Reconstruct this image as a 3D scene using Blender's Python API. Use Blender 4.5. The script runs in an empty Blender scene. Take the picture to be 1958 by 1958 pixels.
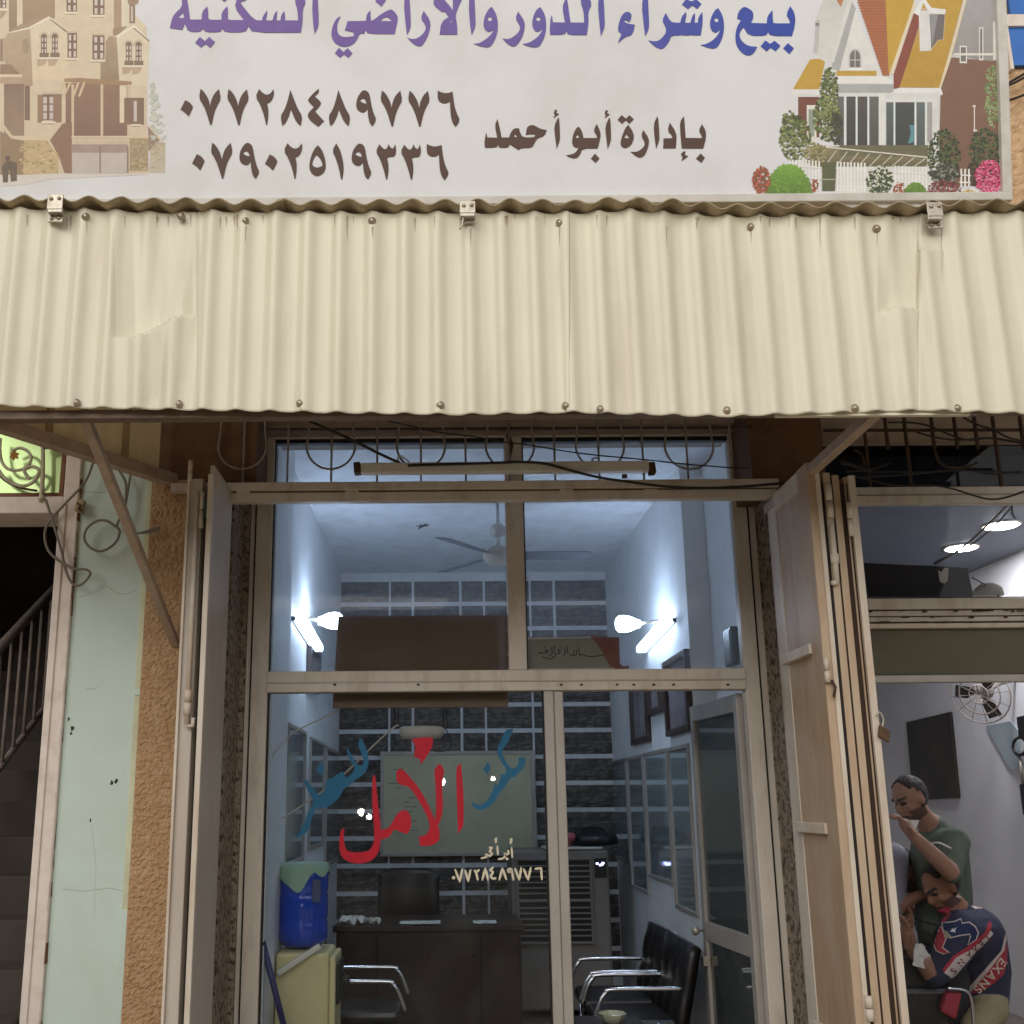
import bpy, bmesh, math, random
from mathutils import Vector, Matrix, noise
from mathutils.geometry import tessellate_polygon
from mathutils.bvhtree import BVHTree
R = math.radians
random.seed(7)
S = bpy.context.scene
COL = S.collection

# ------------------------------------------------------------------ camera
IMG = 1958.0
CX, CY, FPX = 845.0, 1075.0, 2000.0          # principal point and focal length in photo pixels
PITCH, ROLL, EYE = R(13.0), 0.0075, 1.6
fw = Vector((0, math.cos(PITCH), math.sin(PITCH)))
up0 = Vector((0, -math.sin(PITCH), math.cos(PITCH)))
rt0 = Vector((1, 0, 0))
rt = rt0 * math.cos(ROLL) - up0 * math.sin(ROLL)
up = up0 * math.cos(ROLL) + rt0 * math.sin(ROLL)
ORG = Vector((0, 0, EYE))
cam = bpy.data.objects.new('camera', bpy.data.cameras.new('camera'))
COL.objects.link(cam)
m = Matrix((rt, up, -fw)).transposed().to_4x4(); m.translation = ORG
cam.matrix_world = m
cam.data.sensor_width = 36.0; cam.data.lens = FPX / IMG * 36.0
cam.data.shift_x = (IMG / 2 - CX) / IMG
cam.data.shift_y = (CY - IMG / 2) / IMG
cam.data.clip_start = 0.05; cam.data.clip_end = 1000
S.camera = cam

# ------------------------------------------------------------------ world, sun, exposure
SUN_EL, SUN_AZ = R(26), R(-24)                # behind the camera, a little to the left
w = bpy.data.worlds.new('World'); S.world = w; w.use_nodes = True
nt = w.node_tree; nt.nodes.clear()
sky = nt.nodes.new('ShaderNodeTexSky'); sky.sky_type = 'NISHITA'; sky.sun_disc = False
sky.sun_elevation = SUN_EL; sky.sun_rotation = math.pi + SUN_AZ
sky.dust_density = 1.2; sky.air_density = 1.0; sky.ozone_density = 1.0
hs = nt.nodes.new('ShaderNodeHueSaturation'); hs.inputs['Saturation'].default_value = 0.35
bg = nt.nodes.new('ShaderNodeBackground'); bg.inputs['Strength'].default_value = 0.06
wo = nt.nodes.new('ShaderNodeOutputWorld')
nt.links.new(sky.outputs[0], hs.inputs['Color']); nt.links.new(hs.outputs[0], bg.inputs['Color'])
nt.links.new(bg.outputs[0], wo.inputs['Surface'])
sl = bpy.data.lights.new('sun', 'SUN'); sl.energy = 1.45; sl.angle = R(55); sl.color = (1.0, 0.95, 0.87)
so = bpy.data.objects.new('sun', sl); COL.objects.link(so); so.location = (-4, -8, 12)
sd = Vector((math.sin(SUN_AZ) * math.cos(SUN_EL), -math.cos(SUN_AZ) * math.cos(SUN_EL), math.sin(SUN_EL)))
so.rotation_euler = sd.to_track_quat('Z', 'Y').to_euler()
S.view_settings.view_transform = 'Standard'; S.view_settings.look = 'None'
S.view_settings.exposure = 0.50; S.view_settings.gamma = 1.0
S.view_settings.use_curve_mapping = False
S.cycles.use_denoising = True
S.cycles.max_bounces = 8; S.cycles.transparent_max_bounces = 16
S.cycles.sample_clamp_indirect = 40.0
S.cycles.caustics_reflective = False; S.cycles.caustics_refractive = False

# ------------------------------------------------------------------ pixel -> place
def ray(px, py):
    return rt * ((px - CX) / FPX) + up * ((CY - py) / FPX) + fw
def P(px, py, Y):
    d = ray(px, py); return ORG + d * (Y / d.y)
def PX(px, py, X):
    d = ray(px, py); return ORG + d * (X / d.x)
def PZ(px, py, Z):
    d = ray(px, py); return ORG + d * ((Z - EYE) / d.z)
def s2l(c):
    c = c / 255.0
    return c / 12.92 if c <= 0.04045 else ((c + 0.055) / 1.055) ** 2.4
def C(r, g, b, k=1.0):
    return (s2l(r) * k, s2l(g) * k, s2l(b) * k, 1.0)

# ------------------------------------------------------------------ materials
MATS = {}
def newmat(name):
    mt = bpy.data.materials.new(name); mt.use_nodes = True
    MATS[name] = mt
    return mt, mt.node_tree.nodes, mt.node_tree.links, mt.node_tree.nodes['Principled BSDF']
def paint(name, col, rough=0.6, dirt=None, amt=0.4, scale=6.0, bump=0.0, bscale=60.0, stretch=1.0, metal=0.0, spec=0.4, thr=(0.45, 0.75), vary=0.12):
    mt, N, L, b = newmat(name)
    tc = N.new('ShaderNodeTexCoord'); mp = N.new('ShaderNodeMapping')
    mp.inputs['Scale'].default_value = (1, 1, stretch)
    L.new(tc.outputs['Object'], mp.inputs['Vector'])
    n1 = N.new('ShaderNodeTexNoise'); n1.inputs['Scale'].default_value = scale; n1.inputs['Detail'].default_value = 8; n1.inputs['Roughness'].default_value = 0.65
    L.new(mp.outputs[0], n1.inputs['Vector'])
    rp = N.new('ShaderNodeValToRGB'); rp.color_ramp.elements[0].position = thr[0]; rp.color_ramp.elements[1].position = thr[1]
    L.new(n1.outputs['Fac'], rp.inputs[0])
    ml = N.new('ShaderNodeMath'); ml.operation = 'MULTIPLY'; ml.inputs[1].default_value = amt
    L.new(rp.outputs[0], ml.inputs[0])
    # slow tonal drift
    n2 = N.new('ShaderNodeTexNoise'); n2.inputs['Scale'].default_value = scale * 0.35; n2.inputs['Detail'].default_value = 4
    L.new(tc.outputs['Object'], n2.inputs['Vector'])
    mr = N.new('ShaderNodeMapRange'); mr.inputs[3].default_value = 1 - vary; mr.inputs[4].default_value = 1 + vary
    L.new(n2.outputs['Fac'], mr.inputs[0])
    vm = N.new('ShaderNodeVectorMath'); vm.operation = 'SCALE'; vm.inputs[0].default_value = col[:3]
    L.new(mr.outputs[0], vm.inputs['Scale'])
    mx = N.new('ShaderNodeMix'); mx.data_type = 'RGBA'
    L.new(vm.outputs[0], mx.inputs[6]); mx.inputs[7].default_value = dirt or (col[0] * .45, col[1] * .4, col[2] * .33, 1)
    L.new(ml.outputs[0], mx.inputs[0])
    L.new(mx.outputs[2], b.inputs['Base Color'])
    rr = N.new('ShaderNodeMapRange'); rr.inputs[3].default_value = max(0.03, rough - .12); rr.inputs[4].default_value = min(1, rough + .15)
    L.new(n1.outputs['Fac'], rr.inputs[0]); L.new(rr.outputs[0], b.inputs['Roughness'])
    b.inputs['Metallic'].default_value = metal; b.inputs['Specular IOR Level'].default_value = spec
    if bump:
        n3 = N.new('ShaderNodeTexNoise'); n3.inputs['Scale'].default_value = bscale; n3.inputs['Detail'].default_value = 6
        L.new(tc.outputs['Object'], n3.inputs['Vector'])
        bp = N.new('ShaderNodeBump'); bp.inputs['Strength'].default_value = bump; bp.inputs['Distance'].default_value = 0.01
        L.new(n3.outputs['Fac'], bp.inputs['Height']); L.new(bp.outputs[0], b.inputs['Normal'])
    return mt
def plain(name, col, rough=0.5, metal=0.0, spec=0.5, alpha=None):
    return paint(name, col, rough, amt=0.15, metal=metal, spec=spec, vary=0.06)
def emit(name, col, st):
    mt, N, L, b = newmat(name)
    b.inputs['Base Color'].default_value = (.9, .9, .9, 1)
    b.inputs['Emission Color'].default_value = col; b.inputs['Emission Strength'].default_value = st
    return mt
def glassmat(name, tint=(1, 1, 1, 1), ior=1.45, rough=0.0, boost=0.0, dust=.022, film=0.0):
    mt, N, L, b = newmat(name); N.remove(b)
    out = N['Material Output']
    tr = N.new('ShaderNodeBsdfTransparent'); tr.inputs[0].default_value = tint
    gl = N.new('ShaderNodeBsdfGlossy'); gl.inputs['Roughness'].default_value = rough
    fr = N.new('ShaderNodeFresnel'); fr.inputs[0].default_value = ior
    ad = N.new('ShaderNodeMath'); ad.operation = 'ADD'; ad.inputs[1].default_value = boost; ad.use_clamp = True
    L.new(fr.outputs[0], ad.inputs[0])
    mx = N.new('ShaderNodeMixShader'); L.new(ad.outputs[0], mx.inputs[0]); L.new(tr.outputs[0], mx.inputs[1]); L.new(gl.outputs[0], mx.inputs[2])
    # dust on the pane
    tc = N.new('ShaderNodeTexCoord'); n1 = N.new('ShaderNodeTexNoise'); n1.inputs['Scale'].default_value = 5; n1.inputs['Detail'].default_value = 9
    L.new(tc.outputs['Object'], n1.inputs['Vector'])
    mr = N.new('ShaderNodeMapRange'); mr.inputs[1].default_value = .4; mr.inputs[2].default_value = .8; mr.inputs[3].default_value = .0; mr.inputs[4].default_value = dust
    L.new(n1.outputs['Fac'], mr.inputs[0])
    df = N.new('ShaderNodeBsdfDiffuse'); df.inputs[0].default_value = (.5, .47, .42, 1)
    m2 = N.new('ShaderNodeMixShader'); L.new(mr.outputs[0], m2.inputs[0]); L.new(mx.outputs[0], m2.inputs[1]); L.new(df.outputs[0], m2.inputs[2])
    if film:                                    # even greasy film that scatters the light from both sides
        tl = N.new('ShaderNodeBsdfTranslucent'); tl.inputs[0].default_value = (.8, .82, .86, 1)
        m3 = N.new('ShaderNodeMixShader'); m3.inputs[0].default_value = film
        L.new(m2.outputs[0], m3.inputs[1]); L.new(tl.outputs[0], m3.inputs[2]); L.new(m3.outputs[0], out.inputs['Surface'])
    else: L.new(m2.outputs[0], out.inputs['Surface'])
    return mt
def printmat(name, rough=0.45, alpha=1.0):
    mt, N, L, b = newmat(name)
    a = N.new('ShaderNodeAttribute'); a.attribute_name = 'ink'
    tc = N.new('ShaderNodeTexCoord'); n1 = N.new('ShaderNodeTexNoise'); n1.inputs['Scale'].default_value = 25; n1.inputs['Detail'].default_value = 8
    L.new(tc.outputs['Object'], n1.inputs['Vector'])
    mr = N.new('ShaderNodeMapRange'); mr.inputs[3].default_value = .86; mr.inputs[4].default_value = 1.12
    L.new(n1.outputs['Fac'], mr.inputs[0])
    vm = N.new('ShaderNodeVectorMath'); vm.operation = 'SCALE'; L.new(a.outputs['Color'], vm.inputs[0]); L.new(mr.outputs[0], vm.inputs['Scale'])
    L.new(vm.outputs[0], b.inputs['Base Color']); b.inputs['Roughness'].default_value = rough; b.inputs['Specular IOR Level'].default_value = .25
    if alpha < 1: b.inputs['Alpha'].default_value = alpha
    return mt

# ------------------------------------------------------------------ objects
def tag(o, label=None, cat=None, group=None, kind=None):
    if label: o['label'] = label
    if cat: o['category'] = cat
    if group: o['group'] = group
    if kind: o['kind'] = kind
    return o
def thing(name, label, cat, loc=(0, 0, 0), group=None):
    o = bpy.data.objects.new(name, None); o.empty_display_size = 0.1
    COL.objects.link(o); o.location = Vector(loc)
    return tag(o, label, cat, group)
def link(name, me, parent=None):
    o = bpy.data.objects.new(name, me); COL.objects.link(o)
    if parent is not None:
        o.parent = parent
        pm = Matrix.Translation(parent.location) if parent.type == 'EMPTY' else parent.matrix_basis
        q = parent
        M4 = Matrix.Identity(4)
        chain = []
        while q is not None: chain.append(q); q = q.parent
        for q in reversed(chain): M4 = M4 @ q.matrix_parent_inverse @ Matrix.LocRotScale(q.location, q.rotation_euler, q.scale)
        o.matrix_parent_inverse = M4.inverted()
    return o
class MB:
    def __init__(s): s.v = []; s.f = []; s.mi = []; s.c = []; s.sm = []
    def add(s, vs, fs, mi=0, col=None, smooth=False):
        o = len(s.v); s.v += [Vector(p) for p in vs]
        for f in fs: s.f.append(tuple(o + i for i in f)); s.mi.append(mi); s.sm.append(smooth)
        s.c += (col if isinstance(col, list) else [col or (1, 1, 1, 1)] * len(vs))
        return s
    def box(s, x0, x1, y0, y1, z0, z1, mi=0):
        return s.add([(x0, y0, z0), (x1, y0, z0), (x1, y1, z0), (x0, y1, z0), (x0, y0, z1), (x1, y0, z1), (x1, y1, z1), (x0, y1, z1)],
                     [(0, 3, 2, 1), (4, 5, 6, 7), (0, 1, 5, 4), (1, 2, 6, 5), (2, 3, 7, 6), (3, 0, 4, 7)], mi)
    def bar(s, p, q, wd, hg, ref=(0, 0, 1), mi=0):
        p, q = Vector(p), Vector(q); d = (q - p).normalized(); ref = Vector(ref)
        a = d.cross(ref)
        if a.length < 1e-4: a = d.cross(Vector((1, 0, 0)))
        a.normalize(); b = a.cross(d).normalized(); a = a * wd / 2; b = b * hg / 2
        vs = [p - a - b, p + a - b, p + a + b, p - a + b, q - a - b, q + a - b, q + a + b, q - a + b]
        return s.add(vs, [(0, 1, 2, 3), (7, 6, 5, 4), (1, 0, 4, 5), (2, 1, 5, 6), (3, 2, 6, 7), (0, 3, 7, 4)], mi)
    def tube(s, pts, r, n=8, mi=0, close=False, smooth=True):
        pts = [Vector(p) for p in pts]; N_ = len(pts); vs = []; fs = []
        rr = r if isinstance(r, (list, tuple)) else [r] * N_
        prev = None
        for i, p in enumerate(pts):
            a = pts[i - 1] if (i > 0 or close) else p; b = pts[(i + 1) % N_] if (i < N_ - 1 or close) else p
            d = (b - a)
            d = d.normalized() if d.length > 1e-9 else Vector((0, 0, 1))
            if prev is None:
                u = d.cross(Vector((0, 0, 1)))
                if u.length < 1e-3: u = d.cross(Vector((0, 1, 0)))
            else: u = prev - d * prev.dot(d)
            u.normalize(); prev = u; v = d.cross(u)
            for k in range(n):
                t = 2 * math.pi * k / n; vs.append(p + (u * math.cos(t) + v * math.sin(t)) * rr[i])
        for i in range(N_ if close else N_ - 1):
            j = (i + 1) % N_
            for k in range(n): fs.append((i * n + k, i * n + (k + 1) % n, j * n + (k + 1) % n, j * n + k))
        if not close: fs += [tuple(range(n - 1, -1, -1)), tuple((N_ - 1) * n + k for k in range(n))]
        return s.add(vs, fs, mi, smooth=smooth)
    def lathe(s, prof, base, axis=(0, 0, 1), n=20, mi=0, smooth=True):
        ax = Vector(axis).normalized(); u = ax.cross(Vector((0, 1, 0)))
        if u.length < 1e-3: u = ax.cross(Vector((1, 0, 0)))
        u.normalize(); v = ax.cross(u); base = Vector(base); vs = []; fs = []
        for (r, h) in prof:
            for k in range(n):
                t = 2 * math.pi * k / n; vs.append(base + ax * h + (u * math.cos(t) + v * math.sin(t)) * max(r, 1e-4))
        for i in range(len(prof) - 1):
            for k in range(n): fs.append((i * n + k, i * n + (k + 1) % n, (i + 1) * n + (k + 1) % n, (i + 1) * n + k))
        fs += [tuple(range(n - 1, -1, -1)), tuple((len(prof) - 1) * n + k for k in range(n))]
        return s.add(vs, fs, mi, smooth=smooth)
    def poly(s, pts, off, holes=(), mi=0, col=None, sides=True):
        """prism: front face = pts (3D loop), extruded by vector off"""
        loops = [[Vector(p) for p in pts]] + [[Vector(p) for p in h] for h in holes]
        off = Vector(off); flat = [p for l in loops for p in l]; n = len(flat)
        tri = tessellate_polygon(loops)
        vs = flat + [p + off for p in flat]
        fs = [tuple(t) for t in tri] + [tuple(n + i for i in reversed(t)) for t in tri]
        if sides:
            o = 0
            for l in loops:
                k = len(l)
                for i in range(k): fs.append((o + i, o + (i + 1) % k, n + o + (i + 1) % k, n + o + i))
                o += k
        cc = None
        if col is not None: cc = [col(p) if callable(col) else col for p in flat] * 2
        return s.add(vs, fs, mi, cc)
    def build(s, name, mats, parent=None, bev=0.0, fix=True):
        me = bpy.data.meshes.new(name)
        me.from_pydata([tuple(v) for v in s.v], [], s.f)
        if not isinstance(mats, (list, tuple)): mats = [mats]
        for mt in mats: me.materials.append(MATS[mt] if isinstance(mt, str) else mt)
        me.polygons.foreach_set('material_index', s.mi); me.polygons.foreach_set('use_smooth', s.sm)
        at = me.color_attributes.new('ink', 'FLOAT_COLOR', 'POINT')
        at.data.foreach_set('color', [x for c in s.c for x in c])
        me.validate(); 
        if fix:
            bm = bmesh.new(); bm.from_mesh(me); bmesh.ops.recalc_face_normals(bm, faces=bm.faces); bm.to_mesh(me); bm.free()
        me.update()
        o = link(name, me, parent)
        if bev:
            md = o.modifiers.new('Bevel', 'BEVEL'); md.width = bev; md.segments = 2; md.limit_method = 'ANGLE'; md.angle_limit = R(50)
        return o
def pbox(px0, py0, px1, py1, Y, t, **k):
    """box whose front face covers the pixel rectangle on plane Y (world-upright)"""
    pm_ = (py0 + py1) / 2; qm = (px0 + px1) / 2
    return dict(x0=P(px0, pm_, Y).x, x1=P(px1, pm_, Y).x, y0=Y, y1=Y + t, z0=P(qm, py1, Y).z, z1=P(qm, py0, Y).z)
def quadslab(mb, pix, Y, t, mi=0):
    return mb.poly([P(x, y, Y) for x, y in pix], (0, t, 0), mi=mi)
def curve(pts, n=6):
    """Catmull-Rom through points"""
    pts = [Vector(p) for p in pts]; out = []
    for i in range(len(pts) - 1):
        p0 = pts[max(i - 1, 0)]; p1 = pts[i]; p2 = pts[i + 1]; p3 = pts[min(i + 2, len(pts) - 1)]
        for k in range(n):
            t = k / n
            out.append(0.5 * ((2 * p1) + (p2 - p0) * t + (2 * p0 - 5 * p1 + 4 * p2 - p3) * t * t + (3 * p1 - p0 - 3 * p2 + p3) * t ** 3))
    out.append(pts[-1]); return out
def pcurve(pix, Y, n=6):
    Ys = Y if isinstance(Y, (list, tuple)) else [Y] * len(pix)
    return curve([P(x, y, yy) for (x, y), yy in zip(pix, Ys)], n)
def copy_tree(o, parent=None, delta=Vector((0, 0, 0))):
    c = o.copy(); COL.objects.link(c)
    if parent is None: c.location = o.location + delta
    else:
        c.parent = parent; c.matrix_parent_inverse = o.matrix_parent_inverse.copy()
    for ch in list(o.children): copy_tree(ch, c)
    return c
# ------------------------------------------------------------------ material library
paint('awning_cream', C(225, 219, 197), .25, C(146, 120, 88), .30, 9, stretch=.12, thr=(.52, .85), vary=.06, bump=.05, bscale=25)
paint('roof_sheet', C(186, 170, 140), .7, C(90, 70, 48), .6, 14, thr=(.35, .7))
paint('rail_brown', C(120, 102, 88), .6, C(70, 48, 36), .6, 16)
paint('strut_brown', C(176, 156, 138), .55, C(86, 60, 42), .35, 10)
paint('zinc', C(185, 178, 165), .4, C(110, 84, 60), .5, 40, metal=.6)
paint('screw_steel', C(190, 178, 158), .35, C(110, 70, 40), .5, 60, metal=.7)
paint('sign_white', C(231, 231, 234), .5, C(190, 180, 165), .3, 2.0, vary=.03)
paint('sign_frame', C(216, 213, 206), .5, C(150, 135, 115), .4, 8)
paint('stucco', C(184, 149, 112), .95, C(210, 184, 150), .5, 18, bump=.9, bscale=140, thr=(.45, .7))
paint('stucco_pale', C(205, 172, 134), .95, C(170, 130, 90), .5, 18, bump=.5, bscale=90, thr=(.45, .7))
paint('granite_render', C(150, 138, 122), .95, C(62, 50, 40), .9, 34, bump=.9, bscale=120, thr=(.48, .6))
paint('blue_wall', C(198, 214, 206), .75, C(176, 182, 160), .35, 2.2, bump=.06, bscale=30, vary=.05)
paint('white_trim', C(224, 212, 203), .7, C(170, 150, 135), .45, 10, bump=.12, bscale=40)
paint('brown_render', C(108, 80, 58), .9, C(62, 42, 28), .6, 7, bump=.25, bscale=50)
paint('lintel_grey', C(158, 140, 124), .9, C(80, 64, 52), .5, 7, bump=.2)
paint('leaf_white', C(214, 204, 190), .5, C(168, 122, 82), .6, 8, stretch=.25, thr=(.45, .8))
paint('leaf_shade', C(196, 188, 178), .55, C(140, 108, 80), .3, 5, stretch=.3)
paint('leaf_cream', C(192, 172, 148), .5, C(158, 108, 70), .75, 7, stretch=.2, thr=(.42, .8))
paint('alu_beige', C(206, 197, 186), .45, C(128, 98, 74), .5, 12, stretch=.25, spec=.5, thr=(.5, .78))
paint('alu_silver', C(178, 172, 166), .35, C(120, 105, 92), .3, 10, stretch=.3, metal=.25)
plain('rubber_shade_black', C(26, 20, 18), .7)  # glazing rubber, and shade painted into gaps between rails and leaves
paint('iron_bar', C(150, 140, 132), .6, C(80, 55, 40), .6, 30)
paint('iron_dark', C(70, 54, 42), .7, C(110, 70, 44), .5, 30)
paint('panel_beige', C(240, 224, 182), .6, C(160, 138, 98), .35, 6, stretch=.1)
paint('panel_rib', C(176, 156, 120), .6)
plain('crack_grey', C(150, 164, 152), .9); plain('void_dark', C(20, 17, 15), .9)
paint('concrete', C(150, 138, 122), .95, C(80, 70, 60), .6, 9, bump=.4)
paint('pavement', C(212, 196, 170), .95, C(130, 112, 92), .5, 2, bump=.3)
plain('cable_grey', C(120, 112, 102), .5); plain('cable_black', C(34, 28, 26), .5); plain('cable_white', C(190, 182, 165), .5)
glassmat('pane', (.95, .97, .98, 1), 1.24); glassmat('pane_upper', (.97, .98, 1, 1), 1.24, film=.085); glassmat('pane_barber', (.93, .94, .97, 1), 1.17, dust=.012)
glassmat('pane_green', (.74, .82, .80, 1), 1.5, boost=.1, dust=.06, film=.10)
printmat('print_ink', .5)
printmat('paint_ink', .3)
printmat('paint_thin', .4, .8)

YS, YF, YW, YG = 3.69, 3.62, 5.0, 5.35
ROOM_Z = 3.67
# ------------------------------------------------------------------ ground
mb = MB(); mb.add([(-150, -150, 0), (150, -150, 0), (150, 4.98, 0), (-150, 4.98, 0)], [(0, 1, 2, 3)])
tag(mb.build('ground', 'pavement'), kind='structure')
# ------------------------------------------------------------------ facade walls
def Xat(px, py, Y): return P(px, py, Y).x
xA = Xat(80, 1500, YW)      # stair doorway edge
xB = Xat(112, 1500, YW); xC = Xat(258, 1500, YW); xD = Xat(329, 1500, YW)
def roughpanel(name, mat, x0, x1, z0, z1, y, amp, step, freq, parent=None, thick=.25, axis='Y'):
    nx = max(2, int((x1 - x0) / step)); nz = int((z1 - z0) / step); vs = []; fs = []
    for j in range(nz + 1):
        for i in range(nx + 1):
            a = x0 + (x1 - x0) * i / nx; z = z0 + (z1 - z0) * j / nz
            q = Vector((a * freq, 3.1, z * freq))
            d = amp * (noise.noise(q) + .6 * noise.noise(q * 2.3) + .4 * max(0, noise.noise(q * 4.1)))
            edge = min(i, nx - i) / 2.0
            d *= min(1, edge + .2)
            vs.append((a, y - d, z) if axis == 'Y' else (y - d, a, z))
    for j in range(nz):
        for i in range(nx):
            k = j * (nx + 1) + i; fs.append((k, k + 1, k + nx + 2, k + nx + 1))
    mb = MB(); mb.add(vs, fs)
    if axis == 'Y':
        if thick: mb.box(x0 + .001, x1 - .001, y + .004, y + thick, z0, z1)
    o = mb.build(name, mat, parent, fix=False)
    return o
# light blue wall with white door surround
bw = thing('painted_wall', 'pale mint blue painted wall strip beside the dark stairway', 'wall', (xB, YW, 0))
mb = MB(); mb.box(xB, xC, YW + .01, YW + .3, 0, 3.86); mb.build('wall_face', 'blue_wall', bw, .004)
mb = MB(); mb.box(xC - .035, xC + .001, YW + .004, YW + .2, 0, P(200, 1740, YW).z); mb.build('plaster_patch', 'blue_wall', bw, .004)
mb = MB(); mb.box(xC - .028, xC + .002, YW + .002, YW + .2, P(200, 1330, YW).z, P(200, 1318, YW).z); mb.build('plaster_patch', 'blue_wall', bw, .002)
mb = MB()
zt = P(60, 965, YW).z
mb.box(xA, xB, YW - .012, YW + .28, 0, 3.86)
mb.box(-3.6, xA - .0005, YW - .008, YW + .26, P(60, 982, YW).z, P(60, 950, YW).z)
mb.build('door_surround', 'white_trim', bw, .006)
mb = MB(); mb.box(xA - .012, xA + .022, YW - .022, YW + .27, 0, P(60, 965, YW).z); mb.build('surround_lip', 'white_trim', bw, .004)
mb = MB(); mb.box(-3.6, xA, YW + .05, YW + .3, P(60, 800, YW).z, 3.86); mb.build('wall_above_window', 'lintel_grey', bw)
mb = MB()
for pts in (((150, 1142), (170, 1136), (190, 1128), (205, 1120), (222, 1134), (240, 1136), (262, 1128)), ((160, 940), (190, 942), (225, 938)), ((165, 1316), (182, 1318), (198, 1304)), ((120, 1700), (160, 1704), (210, 1698), (245, 1706)), ((176, 1580), (184, 1660), (180, 1760))):
    mbc = MB()
    for (a_, c_) in zip(pts, pts[1:]):
        A_, B_ = P(a_[0], a_[1], YW + .0098), P(c_[0], c_[1], YW + .0098); mbc.add([A_ + Vector((0, 0, .0016)), B_ + Vector((0, 0, .0012)), B_ - Vector((.0012, 0, .0012)), A_ - Vector((.0012, 0, .0016))], [(0, 1, 2, 3)])
    mbc.build('hairline_crack', 'crack_grey', bw, fix=False)
for (x, y, s) in ((131, 1375, 4), (138, 1392, 5), (136, 1402, 3), (213, 1497, 4), (222, 1494, 4), (173, 1568, 3)):
    c = P(x, y, YW + .0095)
    mb.poly([c + Vector((math.cos(t) * .0025 * s * random.uniform(.4, 1.2), 0, math.sin(t) * .003 * s * random.uniform(.5, 1.3))) for t in [k * math.pi / 4 for k in range(8)]], (0, .002, 0))
mb.build('ink_mark', 'cable_black', bw)
mb = MB(); mb.box(xC - .030, xC + .0005, YW + .0075, YW + .15, 0, 3.86); mb.build('overpaint_edge', paint('edge_cream', C(206, 208, 178), .8), bw, .003)
mb = MB(); rs = random.Random(5); z = .1
while z < 3.3:
    h = rs.uniform(.03, .14)
    if rs.random() < .75:
        w0, w1 = rs.uniform(.002, .006), rs.uniform(.001, .005); dx = rs.uniform(-.003, .003)
        mb.poly([(xB + dx - w0, YW - .0125, z), (xB + dx + w1, YW + .0085, z), (xB + dx + w1 * .6, YW + .0085, z + h), (xB + dx - w0 * .5, YW - .0125, z + h)], (0, .003, 0))
    z += h
mb.build('rust_crack', paint('rust_line', C(120, 84, 60), .9), bw)
# rough stucco pier
pr = thing('stucco_pier', 'rough ochre stucco pier between the mint wall and the folding door', 'wall', (xC, YW, 0))
roughpanel('stucco_face', 'stucco', xC, xD + .03, 0, P(300, 918, YW).z, YW - .005, .0075, .006, 62, pr)
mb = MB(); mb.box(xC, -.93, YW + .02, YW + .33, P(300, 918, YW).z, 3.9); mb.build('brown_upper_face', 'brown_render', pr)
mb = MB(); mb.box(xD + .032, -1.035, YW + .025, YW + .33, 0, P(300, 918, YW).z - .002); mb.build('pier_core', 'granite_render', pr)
xL = Xat(424, 1500, YW); xLr = Xat(463, 1500, YG)
roughpanel('reveal_face', 'granite_render', xL, xLr, 0, 3.2, YG - .03, .006, .01, 30, pr, thick=.1)
# right pier
xR0 = Xat(1480, 1500, YG); xR1 = Xat(1500, 1500, YG) + .06
pr2 = thing('brown_pier', 'dark brown pier between the two shops behind folded doors', 'wall', (1.62, YW, 0))
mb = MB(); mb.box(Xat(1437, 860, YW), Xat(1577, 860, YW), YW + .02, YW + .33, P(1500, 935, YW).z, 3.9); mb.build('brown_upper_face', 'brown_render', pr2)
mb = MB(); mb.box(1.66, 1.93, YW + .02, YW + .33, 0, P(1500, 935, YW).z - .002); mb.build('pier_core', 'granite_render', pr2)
roughpanel('reveal_face', 'granite_render', xR0, xR1 + .12, 0, 3.2, YG - .03, .006, .01, 30, pr2, thick=.1)
# lintel over the shop windows
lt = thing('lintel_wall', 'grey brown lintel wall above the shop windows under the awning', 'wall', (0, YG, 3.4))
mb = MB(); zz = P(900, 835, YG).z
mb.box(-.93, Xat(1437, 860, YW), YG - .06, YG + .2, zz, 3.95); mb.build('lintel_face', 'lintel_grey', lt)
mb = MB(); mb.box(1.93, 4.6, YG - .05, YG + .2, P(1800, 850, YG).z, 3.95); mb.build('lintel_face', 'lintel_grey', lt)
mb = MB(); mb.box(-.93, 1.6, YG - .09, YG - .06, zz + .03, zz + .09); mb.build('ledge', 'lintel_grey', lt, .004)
# wall above the awning, behind the sign
uw = thing('upper_wall', 'sandy rough wall above the awning behind the signboard', 'wall', (2, YW, 3.95))
zu = 3.95
mb = MB(); mb.box(-8, 8, YW + .03, YW + .3, zu, 9); mb.build('wall_core', 'stucco_pale', uw)
roughpanel('rough_face', 'stucco_pale', 2.3, 3.4, zu, 6.6, YW, .012, .012, 22, uw, thick=0)
wn = thing('blue_window', 'blue glazed window with white bars at the upper right corner', 'window', P(1945, 120, YW - .02))
for k, (y0, y1) in enumerate(((-60, 26), (49, 124))):
    mb = MB(); b_ = pbox(1926, y0, 2080, y1, YW - .03, .02); mb.box(**b_); mb.build('pane', paint('blue_glass%d' % k, C(50, 110, 190), .25, vary=.2), wn)
mb = MB()
b_ = pbox(1920, 26, 2080, 49, YW - .045, .04); mb.box(**b_)
b_ = pbox(1919, -60, 1926, 132, YW - .043, .036); mb.box(**b_)
mb.build('window_frame', 'white_trim', wn, .004)
cb = thing('wall_cable', 'two dark cables strung across the sandy upper wall', 'cable', P(1940, 160, YW - .06))
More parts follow.
